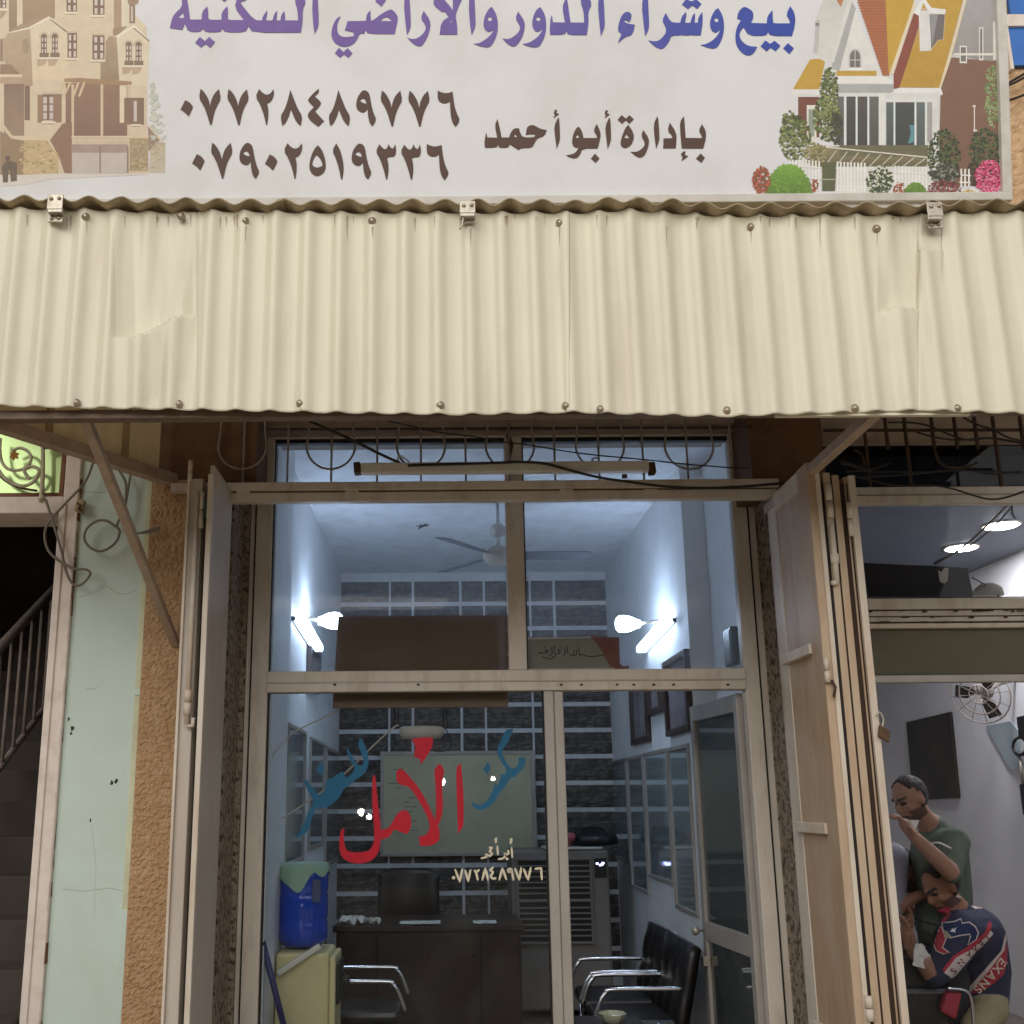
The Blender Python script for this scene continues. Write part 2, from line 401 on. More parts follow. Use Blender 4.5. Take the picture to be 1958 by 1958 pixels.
for a, b2 in (((1926, 165), (1990, 128)), ((1926, 160), (1990, 118)), ((1926, 193), (1990, 166))):
    mb = MB(); mb.tube(pcurve([a, ((a[0] + b2[0]) / 2, (a[1] + b2[1]) / 2 + 2), b2], YW - .07), .007); mb.build('cable', 'cable_black', cb)

# ------------------------------------------------------------------ awning
aw = thing('corrugated_awning', 'cream corrugated metal awning fascia over both shopfronts', 'awning', P(979, 790, YF))
PITCHW = .1235
def wav(x, z=0): return .0108 * math.cos(2 * math.pi * x / PITCHW + .4) + .0024 * math.cos(4 * math.pi * x / PITCHW + 1.0)
def interp(tab, x):
    for (a, ya), (b, yb) in zip(tab, tab[1:]):
        if x <= b: return ya + (yb - ya) * max(0, (x - a)) / (b - a)
    return tab[-1][1]
bot = [(-80, 775), (370, 784), (600, 789), (880, 794), (1100, 789), (1400, 797), (1560, 790), (1750, 785), (2050, 795)]
top = [(-80, 398), (360, 404), (600, 408), (1100, 408), (1200, 402), (1400, 414), (1750, 410), (2050, 405)]
seams = [-420, 376, 1079, 1756, 2620]
def dent(px, py):
    """(flatten 0..1, push inwards m)"""
    fl = 0; ps = 0
    def g(cx, cy, sx, sy): return math.exp(-((px - cx) / sx) ** 2 - ((py - cy) / sy) ** 2)
    if 215 < px < 372:
        e = 645 - max(0, min(1, (px - 265) / 80)) * 40          # crease line
        if py < e: k = max(0, 1 - (e - py) / 330) ; fl = k; ps = .038 * k * min(1, (px - 215) / 40) * min(1, (372 - px) / 30)
        else: k = max(0, 1 - (py - e) / 130); fl = .6 * k; ps = -.018 * k * min(1, (px - 215) / 40)* min(1, (372 - px) / 30)
    if 1675 < px < 1756:
        e = 597 - 10 * math.sin((px - 1680) / 30)
        if py < e: k = max(0, 1 - (e - py) / 260); fl = k; ps = .028 * k * min(1, (px - 1675) / 30)
        else: k = max(0, 1 - (py - e) / 90); fl = .5 * k; ps = -.010 * k * min(1, (px - 1675) / 30)
    if 1756 <= px < 1800:
        k = max(0, 1 - abs(py - 450) / 90); fl = max(fl, k); ps += .010 * k * (1 if py < 480 else -1)
    return fl, ps
for si in range(4):
    a, b_ = seams[si], seams[si + 1]
    n = int((b_ - a) / 3.6); rows = 90; vs = []; fs = []
    for j in range(rows + 1):
        for i in range(n + 1):
            px = a + (b_ - a + 10) * i / n
            yb, yt = interp(bot, px), interp(top, px)
            py = yb + (yt - yb) * j / rows
            base = P(px, py, YF); 
            fl, ps = dent(px, py)
            wv = wav(base.x) * (1 - .85 * fl)
            if i == n: wv -= .003
            if i == 0: wv -= .006
            jit = .0015 * noise.noise(Vector((base.x * 9, base.z * 3, si))) + .003 * noise.noise(Vector((base.x * 2.2, base.z * 1.3, 5 + si)))
            zed = base.z + (.002 * noise.noise(Vector((base.x * 7, 0, si))) if j == 0 else 0)
            vs.append((base.x, YF - wv + ps + jit - .004 * (si % 2), zed))
    for j in range(rows):
        for i in range(n): k = j * (n + 1) + i; fs.append((k, k + 1, k + n + 2, k + n + 1))
    mb = MB(); mb.add(vs, fs, smooth=True)
    o = mb.build('fascia_sheet', 'awning_cream', aw, fix=False)
    md = o.modifiers.new('Solidify', 'SOLIDIFY'); md.thickness = .0015; md.offset = 1
# roof sheets
for (a, b_, dz) in ((-420, 300, .002), (300, 530, 0), (530, 1205, .004), (1205, 1760, .0), (1760, 2620, .003)):
    n = int((b_ - a) / 4); vs = []; fs = []; rows = 8
    for j in range(rows + 1):
        for i in range(n + 1):
            px = a + (b_ - a + 14) * i / n
            b0 = P(px, interp(top, px) - 5, YF - .02)
            t = j / rows * (.16 if b_ == 300 else 1)
            zw = .0125 * math.cos(2 * math.pi * b0.x / PITCHW - 1.2) * (1 + .3 * noise.noise(Vector((b0.x * 3, 1, 0))))
            vs.append((b0.x, YF - .05 + t * 1.42 - (.012 * noise.noise(Vector((b0.x * 5, 2, 0))) if j == 0 else 0), b0.z + dz + .012 + zw + t * .09))
    for j in range(rows):
        for i in range(n): k = j * (n + 1) + i; fs.append((k, k + 1, k + n + 2, k + n + 1))
    mb = MB(); mb.add(vs, fs, smooth=True); o = mb.build('roof_sheet', 'roof_sheet', aw, fix=False)
    md = o.modifiers.new('Solidify', 'SOLIDIFY'); md.thickness = .005; md.offset = 1
# frame behind the fascia
x0, x1 = P(-425, 790, YF).x, P(2625, 790, YF).x
mb = MB(); zb = P(979, 797, YF + .05).z
mb.box(x0, x1, YF + .035, YF + .085, zb, zb + .035); mb.build('bottom_rail', 'rail_brown', aw, .003)
mb = MB(); mb.box(x0, x1, YF + .03, YF + .075, P(979, 425, YF).z, P(979, 408, YF).z); mb.build('top_rail', 'rail_brown', aw, .003)
mb = MB(); a = P(1480, 786, YF + .03); b_ = P(1850, 781, YF + .03)
mb.box(a.x, b_.x, YF + .012, YF + .034, P(1650, 792, YF).z, P(1650, 783, YF).z); mb.build('torn_edge_strip', 'awning_cream', aw)
# brackets, braces
mb = MB(); mb.bar(P(158, 788, YF + .06), P(336, 1232, YW - .01), .037, .037, (1, 0, 0)); mb.build('diagonal_brace', 'strut_brown', aw, .003)
pa = P(1672, 790, YF + .06); mb = MB(); mb.bar(pa, (pa.x, YW, pa.z + .0), .042, .042); mb.build('roof_arm', 'strut_brown', aw, .003)
pa2 = P(1672, 790, YF + .06)
for x in (-1.0, .2):
    mb = MB(); mb.box(x, x + .04, YF + .09, YW + .02, 3.76, 3.80); mb.build('roof_arm', 'strut_brown', aw, .003)
# screws
scr = [(166, 418), (348, 418), (470, 427), (712, 427), (1070, 428), (1436, 434), (1677, 436), (147, 771), (342, 773), (575, 774), (842, 778), (1082, 777), (1148, 784), (1391, 784), (1635, 780), (1831, 780)]
first = None
for (x, y) in scr:
    c = P(x, y, YF); cy = YF - wav(c.x) - .004
    if first is None:
        mb = MB(); mb.lathe([(.0001, .012), (.006, .0115), (.0095, .008), (.0105, .003), (.0155, .002), (.0155, -.004)], (c.x, cy, c.z), (0, -1, 0), 14)
        first = (mb.build('screw', 'screw_steel', aw), c, cy)
    else:
        o = link('screw', first[0].data, aw); o.location = Vector((c.x - first[1].x, cy - first[2], c.z - first[1].z))
# rust and dirt runs below the screws and the roof edge
mt_, N_, L_, b_p = newmat('rust_run'); b_p.inputs['Base Color'].default_value = C(120, 82, 48); b_p.inputs['Roughness'].default_value = .8; b_p.inputs['Alpha'].default_value = .30
fv, ff = [], []
for o_ in aw.children:
    if o_.name.startswith('fascia_sheet'):
        n0 = len(fv); fv += [v.co.copy() for v in o_.data.vertices]; ff += [tuple(n0 + i for i in p.vertices) for p in o_.data.polygons]
fb = BVHTree.FromPolygons(fv, ff)
rs = random.Random(21); mb = MB()
runs = [(664, 412, 52, 5), (1568, 415, 64, 4), (470, 432, 34, 4), (712, 433, 22, 5), (1070, 434, 40, 3), (1436, 440, 26, 4), (1677, 442, 30, 3), (166, 424, 26, 3), (640, 410, 26, 4), (448, 412, 22, 6), (1275, 432, 46, 2.5), (300, 408, 30, 4), (900, 436, 40, 4), (1800, 436, 50, 4), (1160, 412, 24, 4), (1082, 782, 9, 4), (575, 778, 8, 3)] + [(rs.uniform(0, 1950), 410 + rs.uniform(0, 6), rs.uniform(8, 30), rs.uniform(2, 7)) for _ in range(34)]
for (x, y, ln, wd) in runs:
    n = 7; L2 = []
    for k in range(n + 1):
        t = k / n; w2 = wd * (1 - t) ** .7 * rs.uniform(.7, 1.2) / 2; cx_ = x + rs.uniform(-.5, .5)
        for s_ in (-1, 1):
            d_ = ray(cx_ + s_ * w2, y + ln * t).normalized(); h_ = fb.ray_cast(ORG, d_); L2.append(h_[0] - d_ * .0032 if h_[0] else None)
    for k in range(n):
        q = [L2[2 * k], L2[2 * k + 1], L2[2 * k + 3], L2[2 * k + 2]]
        if all(p is not None for p in q): mb.add(q, [(0, 1, 2, 3)])
tag(mb.build('rust_run', 'rust_run', aw, fix=False), kind='stuff')
# hinge plates that carry the sign
for (x, y0, y1) in ((105, 371, 424), (894, 384, 426), (1788, 386, 436)):
    h = thing('hinge_bracket', {105: 'bolted zinc bracket under the printed villa at the left of the sign', 894: 'bolted zinc bracket with a bent strap under the middle of the sign', 1788: 'bolted zinc bracket below the printed red bush of the sign'}[x], 'bracket', P(x, y1, YF - .03), 'sign brackets')
    mb = MB(); ym = (y0 + y1) / 2
    q = pbox(x - 15, y0, x + 15, ym + 2, YF - .062, .006); mb.box(**q)
    q = pbox(x - 13, ym + 3, x + 15, y1, YF - .034, .010); mb.box(**q)
    q = pbox(x - 14, ym - 2, x + 14, ym + 8, YF - .06, .035); mb.box(**q)
    mb.build('plate', 'zinc', h, .002)
    for (dx, yy) in ((-7, y0 + 9), (8, y0 + 8), (-7, y1 - 6), (7, y1 - 7)):
        mb = MB(); cpt = P(x + dx, yy, YF - (.0625 if yy < ym else .0345)); mb.lathe([(.0001, .006), (.006, .005), (.008, .0)], cpt, (0, -1, 0), 10); mb.build('bolt', 'screw_steel', h)
    if x == 894:
        mb = MB(); mb.tube(pcurve([(884, 392), (886, 410), (884, 428), (879, 438)], YF - .05), .004); mb.build('bent_strap', 'zinc', h)

# ------------------------------------------------------------------ signboard
sg = thing('signboard', 'white printed property office signboard with purple and brown lettering', 'sign', P(900, 386, YS))
sx0 = P(-500, 390, YS).x; sx1 = P(1920, 390, YS).x; sz0 = P(900, 388, YS).z; sz1 = P(900, -170, YS).z
TLT = R(10.5); tup = Vector((0, -math.sin(TLT), math.cos(TLT))); tnr = Vector((0, -math.cos(TLT), -math.sin(TLT)))   # the board leans forward
S0 = Vector((0, YS, sz0))
def PS(px, py, Y):
    o = S0 + tnr * (YS - Y); d = ray(px, py); t = (o - ORG).dot(tnr) / d.dot(tnr); return ORG + d * t
sh_ = (PS(900, -170, YS) - S0).dot(tup); sz1 = sz0 + sh_
def tbox(x0, x1, y0, y1, h0, h1):
    mb = MB(); mb.box(x0, x1, y0, y1, h0, h1); mb.v = [Vector((v.x, 0, 0)) + S0 - tnr * (v.y - YS) + tup * (v.z - sz0) for v in mb.v]; return mb
mb = tbox(sx0, sx1, YS, YS + .04, sz0, sz1); pnl = mb.build('panel', 'sign_white', sg)
mb = tbox(sx0, sx1 + .012, YS - .02, YS + .06, sz0 - .012, sz0 + .022)
mb.build('bottom_frame', 'sign_frame', sg, .004)
mb = tbox(sx1 - .012, sx1 + .026, YS - .022, YS + .065, sz0 - .014, sz1); mb.build('side_frame', 'sign_frame', sg, .004)
mb = tbox(sx0, sx1, YS - .02, YS + .06, sz1 - .02, sz1 + .02); mb.build('top_frame', 'sign_frame', sg, .004)
for x in (-1.2, 0.2, 1.5):
    mb = tbox(x, x + .04, YS + .041, YS + .08, sz0, sz1); mb.build('back_batten', 'rail_brown', sg)
    mb = MB(); mb.bar((x + .02, YS - .05, sz1 - .3), (x + .02, YW + .03, sz1 - .3), .03, .03); mb.build('wall_tie', 'rail_brown', sg)
KP = 1.1
def ink(rgb): return C(*rgb, KP)
def grad(p):
    stops = [(330, (124, 100, 162)), (560, (120, 96, 162)), (900, (118, 98, 164)), (1100, (104, 96, 166)), (1300, (80, 88, 168)), (1500, (62, 82, 170))]
    d_ = p - ORG; px = CX + FPX * d_.dot(rt) / d_.dot(fw)
    for (a, ca), (b, cb_) in zip(stops, stops[1:]):
        if px <= b:
            t = max(0, (px - a) / (b - a)); return ink(tuple(ca[i] + (cb_[i] - ca[i]) * t for i in range(3)))
    return ink(stops[-1][1])
BRN = ink((92, 72, 64))
def circ(c, r, n=12): return [(c[0] + r * math.cos(2 * math.pi * k / n), c[1] + r * math.sin(2 * math.pi * k / n)) for k in range(n)]
def smooth2(pts, it=1):
    """round off a 2D outline a little (Chaikin with sharp corners kept)"""
    for _ in range(it):
        out = []
        n = len(pts)
        for i in range(n):
            a, b, c = pts[i - 1], pts[i], pts[(i + 1) % n]
            v1 = (b[0] - a[0], b[1] - a[1]); v2 = (c[0] - b[0], c[1] - b[1])
            l1 = math.hypot(*v1) or 1; l2 = math.hypot(*v2) or 1
            dt = (v1[0] * v2[0] + v1[1] * v2[1]) / l1 / l2
            if dt < .35: out.append(b)
            else:
                k = .25
                out.append((b[0] - v1[0] * k, b[1] - v1[1] * k)); out.append((b[0] + v2[0] * k, b[1] + v2[1] * k))
        pts = out
    return pts
def lettering(name, items, ox, oy, s, Y, mat, parent, col, thick=.0015, sm=1, proj=None):
    pj = proj or P
    mb = MB()
    for it in items:
        out, holes = (it[0], it[1:]) if isinstance(it[0][0], (list, tuple)) else (it, ())
        f = lambda l, do=True: [pj(ox + x / s, oy + y / s, Y) for x, y in (smooth2(l, sm) if do else l)]
        mb.poly(f(out), (0, thick, 0), [f(h) for h in holes], col=col)
    return mb.build(name, mat, parent)
sh = lambda pts, dx, dy=0: [(x + dx, y + dy) for x, y in pts]
W1 = [
 ([(72,258),(85,190),(110,130),(185,62),(180,-10),(195,-60),(215,-60),(235,10),(258,180),(365,180),(367,110),(415,58),(425,95),(425,165),(435,182),(548,182),(548,115),(600,58),(608,90),(605,165),(615,184),(755,184),(668,68),(690,-10),(700,-60),(800,-60),(790,-5),(725,18),(735,45),(850,184),(922,188),(930,150),(968,95),(970,130),(955,187),(1018,188),(1035,130),(1060,98),(1062,130),(1055,187),(1093,188),(1098,140),(1128,102),(1135,140),(1135,187),(1255,188),(1250,90),(1225,15),(1235,-60),(1300,-60),(1328,22),(1297,80),(1298,200),(1280,300),(835,300),(795,240),(770,298),(580,297),(555,262),(535,297),(400,295),(375,262),(352,293),(240,293),(210,215),(185,275)], [(150,155),(195,115),(203,165),(160,165)]),
 [(305,393),(348,340),(395,378),(435,340),(488,388),(445,440),(400,405),(360,438)],
 [(1385,40),(1400,-60),(1435,-60),(1447,200),(1440,250),(1408,312),(1392,200)],
 [(550,-5),(575,-40),(600,-10),(576,16)]]
W2 = [
 ([(150,150),(118,220),(118,280),(135,325),(190,345),(275,332),(272,300),(250,290),(190,280),(215,195),(385,192),(392,130),(425,95),(428,185),(445,192),(530,125),(600,88),(630,88),(675,140),(680,180),(650,313),(405,312),(380,275),(370,308),(325,310),(300,370),(265,408),(215,430),(160,430),(100,400),(68,350),(65,290),(85,215),(120,165)], [(515,192),(555,158),(590,158),(628,195)]),
 [(98,490),(135,440),(178,480),(215,443),(260,490),(222,532),(182,502),(145,532)],
 [(472,10),(490,-20),(540,-40),(570,0),(528,58)],
 [(735,40),(750,-60),(785,-60),(800,200),(795,265),(765,322),(750,220)],
 [(918,100),(975,180),(982,250),(950,350),(905,420),(870,428),(820,405),(765,345),(800,360),(850,358),(900,325),(938,275),(935,230),(890,170)],
 ([(1010,50),(1010,0),(1000,-60),(1080,-60),(1110,0),(1165,60),(1185,95),(1190,40),(1180,-60),(1290,-60),(1270,0),(1245,48),(1210,140),(1228,230),(1228,318),(1065,318),(1080,205),(1150,155),(1112,105),(1095,115)], [(1158,205),(1172,185),(1182,207)]),
 [(1333,40),(1350,-60),(1385,-60),(1398,200),(1395,250),(1362,325),(1345,220)],
 ([(1548,62),(1590,130),(1605,220),(1598,310),(1560,400),(1520,440),(1450,430),(1382,405),(1440,395),(1510,350),(1555,300),(1565,275),(1520,298),(1480,270),(1468,210),(1485,140),(1520,80)], circ((1530,175),20))]
W3 = [
 [(148,105),(205,190),(212,250),(185,350),(130,425),(95,430),(50,405),(5,355),(60,362),(120,330),(165,280),(165,235),(122,170)],
 ([(355,65),(395,130),(410,220),(400,320),(360,410),(320,440),(250,430),(188,405),(250,395),(320,350),(365,295),(372,268),(330,298),(290,275),(275,210),(295,130),(325,80)], circ((335,175),20)),
 [(460,138),(470,205),(582,207),(556,70),(580,0),(590,-40),(605,10),(632,207),(758,208),(755,110),(725,20),(735,-60),(790,-60),(832,40),(795,105),(800,210),(782,322),(610,322),(595,285),(575,320),(445,320),(440,260),(448,170)],
 [(885,45),(900,-60),(935,-60),(950,200),(945,260),(912,332),(900,220)],
 [(1160,105),(1195,125),(1195,165),(1175,205),(1150,185),(1118,190),(1150,215),(1228,228),(1205,322),(1150,335),(1105,365),(1075,398),(1075,375),(1105,315),(1070,285),(1075,230),(1095,160),(1125,118)],
 [(1290,50),(1310,-60),(1345,-60),(1358,200),(1355,270),(1322,332),(1308,220)],
 [(1512,118),(1550,190),(1580,208),(1645,210),(1660,150),(1700,108),(1703,140),(1690,210),(1740,210),(1755,150),(1780,118),(1783,150),(1778,210),(1810,208),(1812,160),(1850,108),(1855,200),(1835,325),(1755,326),(1745,318),(1735,326),(1665,326),(1655,318),(1645,326),(1565,326),(1540,390),(1490,450),(1450,450),(1400,420),(1352,372),(1400,382),(1450,375),(1500,325),(1517,285),(1510,245),(1478,188)],
 [(1662,40),(1700,-10),(1750,15),(1790,-10),(1842,35),(1803,82),(1760,48),(1718,82)]]
W4 = [
 ([(645,75),(685,140),(700,230),(690,330),(650,420),(610,450),(550,440),(480,415),(540,405),(610,360),(655,300),(662,275),(620,305),(580,280),(565,215),(585,140),(620,85)], circ((628,185),20)),
 [(1308,55),(1345,110),(1357,170),(1350,250),(1325,332),(1130,330),(1105,295),(1085,330),(925,328),(880,250),(850,285),(838,325),(860,380),(920,425),(1005,432),(975,490),(930,515),(880,500),(830,450),(805,390),(803,310),(820,240),(855,185),(818,170),(830,110),(870,65),(905,65),(965,105),(970,160),(948,212),(1093,215),(1098,150),(1145,92),(1150,205),(1158,215),(1308,215),(1305,185),(1272,135)],
 [(1037,425),(1080,372),(1123,405),(1165,375),(1218,422),(1175,472),(1130,440),(1092,472)], [(1245,445),(1287,397),(1343,445),(1303,497)]]
for nm, wd, ox in (('lettering_word', W1, 310), ('lettering_word', W2, 620), ('lettering_word', W3, 960), ('lettering_word', W4, 1240)):
    lettering(nm, wd, ox, 0, 4.83, YS - .0022, 'print_ink', pnl, grad, proj=PS)
Z0 = [(97,382),(155,267),(205,290),(245,335),(250,360),(197,465),(140,410)]
Z7 = [(343,127),(390,165),(440,250),(463,338),(475,270),(510,190),(570,130),(595,250),(550,330),(515,410),(480,570),(462,570),(410,400),(370,315),(325,245)]
Z2 = [(1065,130),(1110,180),(1160,203),(1205,185),(1240,132),(1250,170),(1240,230),(1210,285),(1163,310),(1178,370),(1180,450),(1165,568),(1150,568),(1125,450),(1080,325),(1020,225)]
Z8 = [(1450,138),(1500,270),(1545,380),(1598,462),(1578,582),(1540,555),(1500,490),(1457,378),(1430,470),(1390,550),(1350,580),(1328,460),(1370,400),(1410,300)]
Z4 = [(1800,125),(1800,175),(1750,220),(1830,290),(1820,330),(1755,405),(1865,525),(1795,593),(1700,525),(1660,465),(1675,420),(1740,352),(1665,275),(1675,245),(1740,175)]
Z9 = [(630,142),(670,165),(690,210),(705,310),(735,430),(772,505),(725,587),(690,555),(668,470),(662,375),(630,415),(590,420),(540,390),(520,340),(530,250),(570,180),(600,150)]
H9 = [(565,270),(600,243),(635,260),(648,310),(600,300)]
Z6 = [(1525,148),(1580,175),(1640,182),(1710,162),(1718,240),(1735,350),(1765,440),(1802,512),(1748,597),(1710,550),(1685,460),(1675,275),(1650,300),(1590,308),(1540,280),(1525,240)]
Z5 = [(1788,823),(1835,870),(1870,960),(1888,1060),(1880,1130),(1840,1180),(1780,1207),(1720,1180),(1685,1120),(1685,1040),(1710,940),(1750,860)]
H5 = [(1772,940),(1810,975),(1848,1050),(1840,1080),(1775,1102),(1725,1075),(1718,1045),(1740,980)]
Z1 = [(275,798),(320,870),(355,990),(368,1080),(365,1160),(350,1240),(335,1240),(310,1110),(270,980),(225,890)]
Z3 = [(808,808),(840,850),(875,875),(905,855),(920,805),(945,850),(970,865),(985,850),(1000,808),(1015,860),(1010,930),(985,965),(940,962),(903,980),(920,1060),(920,1150),(905,1240),(890,1240),(860,1120),(815,990),(762,900)]
D = 1739
row1 = [Z0, Z7, sh(Z7, 345, 3), Z2, Z8, Z4, sh(Z8, 591, 3), (sh(Z9, D), sh(H9, D)), sh(Z7, 2234, 20), sh(Z7, 2574, 22), sh(Z6, D)]
row2 = [sh(Z0, 143, 664), sh(Z7, 145, 662), (sh(Z9, D - 1439, 648), sh(H9, D - 1439, 648)), sh(Z0, 1040, 668), sh(Z2, 349, 665), (Z5, H5), sh(Z1, D), (sh(Z9, D - 57, 657), sh(H9, D - 57, 657)), sh(Z3, D), sh(Z3, D + 305, 5), sh(Z6, D - 135, 657)]
for i, rw in enumerate((row1, row2)):
    lettering('phone_number', rw, 330, 150, 6.44, YS - .0022, 'print_ink', pnl, BRN, proj=PS)
AL = [(672,140),(682,145),(688,290),(685,320),(662,380),(650,290),(642,205)]
HZ = [(650,78),(668,85),(655,100),(680,112),(660,128),(638,142),(650,118),(638,105)]
WM = [([(120,252),(128,292),(205,295),(185,200),(205,150),(222,210),(238,293),(295,293),(310,250),(335,222),(372,222),(378,250),(400,292),(480,292),(500,280),(490,268),(440,268),(425,275),(430,220),(455,198),(490,198),(530,225),(585,235),(570,280),(510,300),(490,340),(472,372),(385,375),(370,390),(300,345),(288,372),(220,372),(210,348),(200,370),(112,372),(105,340),(112,290)], [(330,285),(343,268),(355,280),(355,292)]),
 AL, HZ, sh(AL, 393, 2), sh(HZ, 391, 3),
 ([(970,188),(1000,250),(998,300),(978,377),(860,377),(840,430),(810,455),(770,450),(735,430),(790,420),(815,400),(830,372),(795,368),(778,330),(790,260),(820,212),(838,212),(860,255),(868,297),(972,297),(970,275),(945,240)], circ((822,286),12)),
 [(925,455),(957,417),(992,455),(962,487)],
 ([(1212,195),(1245,240),(1260,290),(1235,355),(1190,378),(1160,362),(1152,335),(1165,280),(1190,220)], [(1183,290),(1200,267),(1222,298),(1190,300)]),
 [(1132,155),(1162,120),(1195,148),(1222,120),(1255,152),(1222,187),(1195,160),(1165,187)],
 [(1328,235),(1372,300),(1372,350),(1345,425),(1310,450),(1280,443),(1230,402),(1280,405),(1325,375),(1345,340),(1312,280)],
 [(1435,130),(1445,150),(1453,290),(1450,320),(1428,380),(1415,290),(1408,190)],
 [(1532,178),(1580,250),(1585,310),(1578,376),(1482,376),(1485,300),(1550,298),(1552,280),(1515,240)],
 [(1642,128),(1648,200),(1655,296),(1778,298),(1780,280),(1755,240),(1780,190),(1810,240),(1812,300),(1790,377),(1625,377),(1615,270),(1610,170)],
 [(1735,455),(1770,415),(1803,450),(1775,487)], [(1640,397),(1655,402),(1645,425),(1675,437),(1650,455),(1622,473),(1632,445),(1618,420)]]
lettering('name_lettering', WM, 900, 190, 4.025, YS - .0022, 'print_ink', pnl, BRN, proj=PS)
# ------------------------------------------------------------------ printed pictures on the sign
class Art:
    def __init__(s, y0, fade=0.0): s.mb = MB(); s.y = y0; s.lay = []; s.fade = fade
    def layer(s, bb, thick=1):
        k = 0
        for (b, l) in s.lay:
            if l >= k and b[0] < bb[2] and b[2] > bb[0] and b[1] < bb[3] and b[3] > bb[1]: k = l + 1
        s.lay.append((bb, k + thick - 1)); return s.y - k * .00006
    def face(s, loop, cols, y=None):
        if y is None:
            xs = [q[0] for q in loop]; ys = [q[1] for q in loop]; y = s.layer((min(xs), min(ys), max(xs), max(ys)))
        if s.fade:
            bgc = ink((216, 210, 202)); fd = lambda c: tuple(c[i] + (bgc[i] - c[i]) * s.fade for i in range(3)) + (1,)
            cols = [fd(c) for c in cols] if isinstance(cols, list) else fd(cols)
        pts = [PS(a, b, y) for a, b in loop]
        tri = tessellate_polygon([pts])
        s.mb.add(pts, [tuple(t) for t in tri], 0, cols if isinstance(cols, list) else [cols] * len(pts))
    def g(s, ox, oy, sc): s.o = (ox, oy, sc); return s
    def p(s, rgb, *pts, rgb2=None):
        ox, oy, sc = s.o; loop = [(ox + x / sc, oy + y / sc) for x, y in pts]
        if rgb2 is None: s.face(loop, ink(rgb))
        else:
            ys = [b for a, b in loop]; y0, y1 = min(ys), max(ys)
            s.face(loop, [ink(tuple(rgb[i] + (rgb2[i] - rgb[i]) * (b - y0) / max(1e-6, y1 - y0) for i in range(3))) for a, b in loop])
    def r(s, rgb, x0, y0, x1, y1, rgb2=None): s.p(rgb, (x0, y0), (x1, y0), (x1, y1), (x0, y1), rgb2=rgb2)
    def l(s, rgb, a, b, w):
        dx, dy = b[0] - a[0], b[1] - a[1]; L_ = math.hypot(dx, dy) or 1; nx, ny = -dy / L_ * w / 2, dx / L_ * w / 2
        s.p(rgb, (a[0] + nx, a[1] + ny), (b[0] + nx, b[1] + ny), (b[0] - nx, b[1] - ny), (a[0] - nx, a[1] - ny))
    def blobs(s, test, box, n, size, cols):
        ox, oy, sc = s.o; rnd = random.Random(n + int(box[0]))
        y0 = s.layer((ox + (box[0] - size) / sc, oy + (box[1] - size) / sc, ox + (box[2] + size) / sc, oy + (box[3] + size) / sc), 4)
        for i in range(n):
            x, y = rnd.uniform(box[0], box[2]), rnd.uniform(box[1], box[3])
            if not test(x, y): continue
            a = rnd.uniform(0, 6.28); sz = size * rnd.uniform(.5, 1.3); loop = []
            for k in range(5):
                t = a + k * 1.2566; q = sz * rnd.uniform(.5, 1.0); loop.append((ox + (x + q * math.cos(t)) / sc, oy + (y + q * .8 * math.sin(t)) / sc))
            cc = cols(x, y, rnd) if callable(cols) else rnd.choice(cols)
            s.face(loop, ink(cc), y0 - rnd.random() * .0002)
def ell(cx, cy, rx, ry): return lambda x, y: ((x - cx) / rx) ** 2 + ((y - cy) / ry) ** 2 < 1
a = Art(YS - .0004, .12)
# ---- villa (left)
CR = (226, 211, 184); CR2 = (224, 204, 172); SH = (172, 146, 116); SHD = (146, 118, 94); BR = (128, 96, 76); LT = (228, 218, 198)
a.g(0, 0, 5.855)
a.p((222, 206, 178), (0, -300), (1300, -300), (1360, 0), (1640, 300), (1650, 900), (1650, 1940), (0, 1960), rgb2=(214, 194, 166))
a.r(SH, 100, -200, 190, 350, (150, 126, 100))
a.p((176, 150, 118), (255, -200), (615, -200), (615, 210), (545, 190), (250, 280), rgb2=(160, 134, 104))
a.r((224, 208, 178), 190, -200, 253, 300)
a.p((190, 168, 138), (60, 420), (100, 350), (330, 320), (365, 420), (365, 960), (60, 960), rgb2=(176, 150, 122))
a.p((168, 142, 114), (105, 345), (330, 215), (545, 185), (330, 330), (120, 362))
a.p(CR, (340, 330), (550, 190), (775, 370), (775, 900), (365, 900), rgb2=CR2)
a.p((238, 228, 206), (95, 362), (320, 305), (548, 182), (775, 360), (760, 372), (548, 205), (330, 325), (100, 370))
a.p((140, 118, 96), (552, 213), (566, 210), (772, 362), (752, 372))
a.r(SH, 1275, -200, 1360, 330); a.r((226, 214, 190), 1360, -200, 1440, 310)
a.p((160, 134, 106), (1265, 320), (1430, 290), (1310, 400), (1265, 400))
a.p((178, 152, 124), (1180, 470), (1225, 400), (1310, 420), (1335, 520), (1335, 900), (1125, 900), (1125, 690), (1180, 690), rgb2=(154, 128, 102))
a.p(CR, (1305, 410), (1500, 290), (1670, 460), (1650, 960), (1340, 960), rgb2=(222, 208, 180))
a.p((238, 230, 212), (1300, 400), (1500, 278), (1680, 450), (1668, 462), (1498, 305), (1310, 425))
a.p((136, 118, 100), (1492, 318), (1505, 312), (1675, 455), (1665, 465))
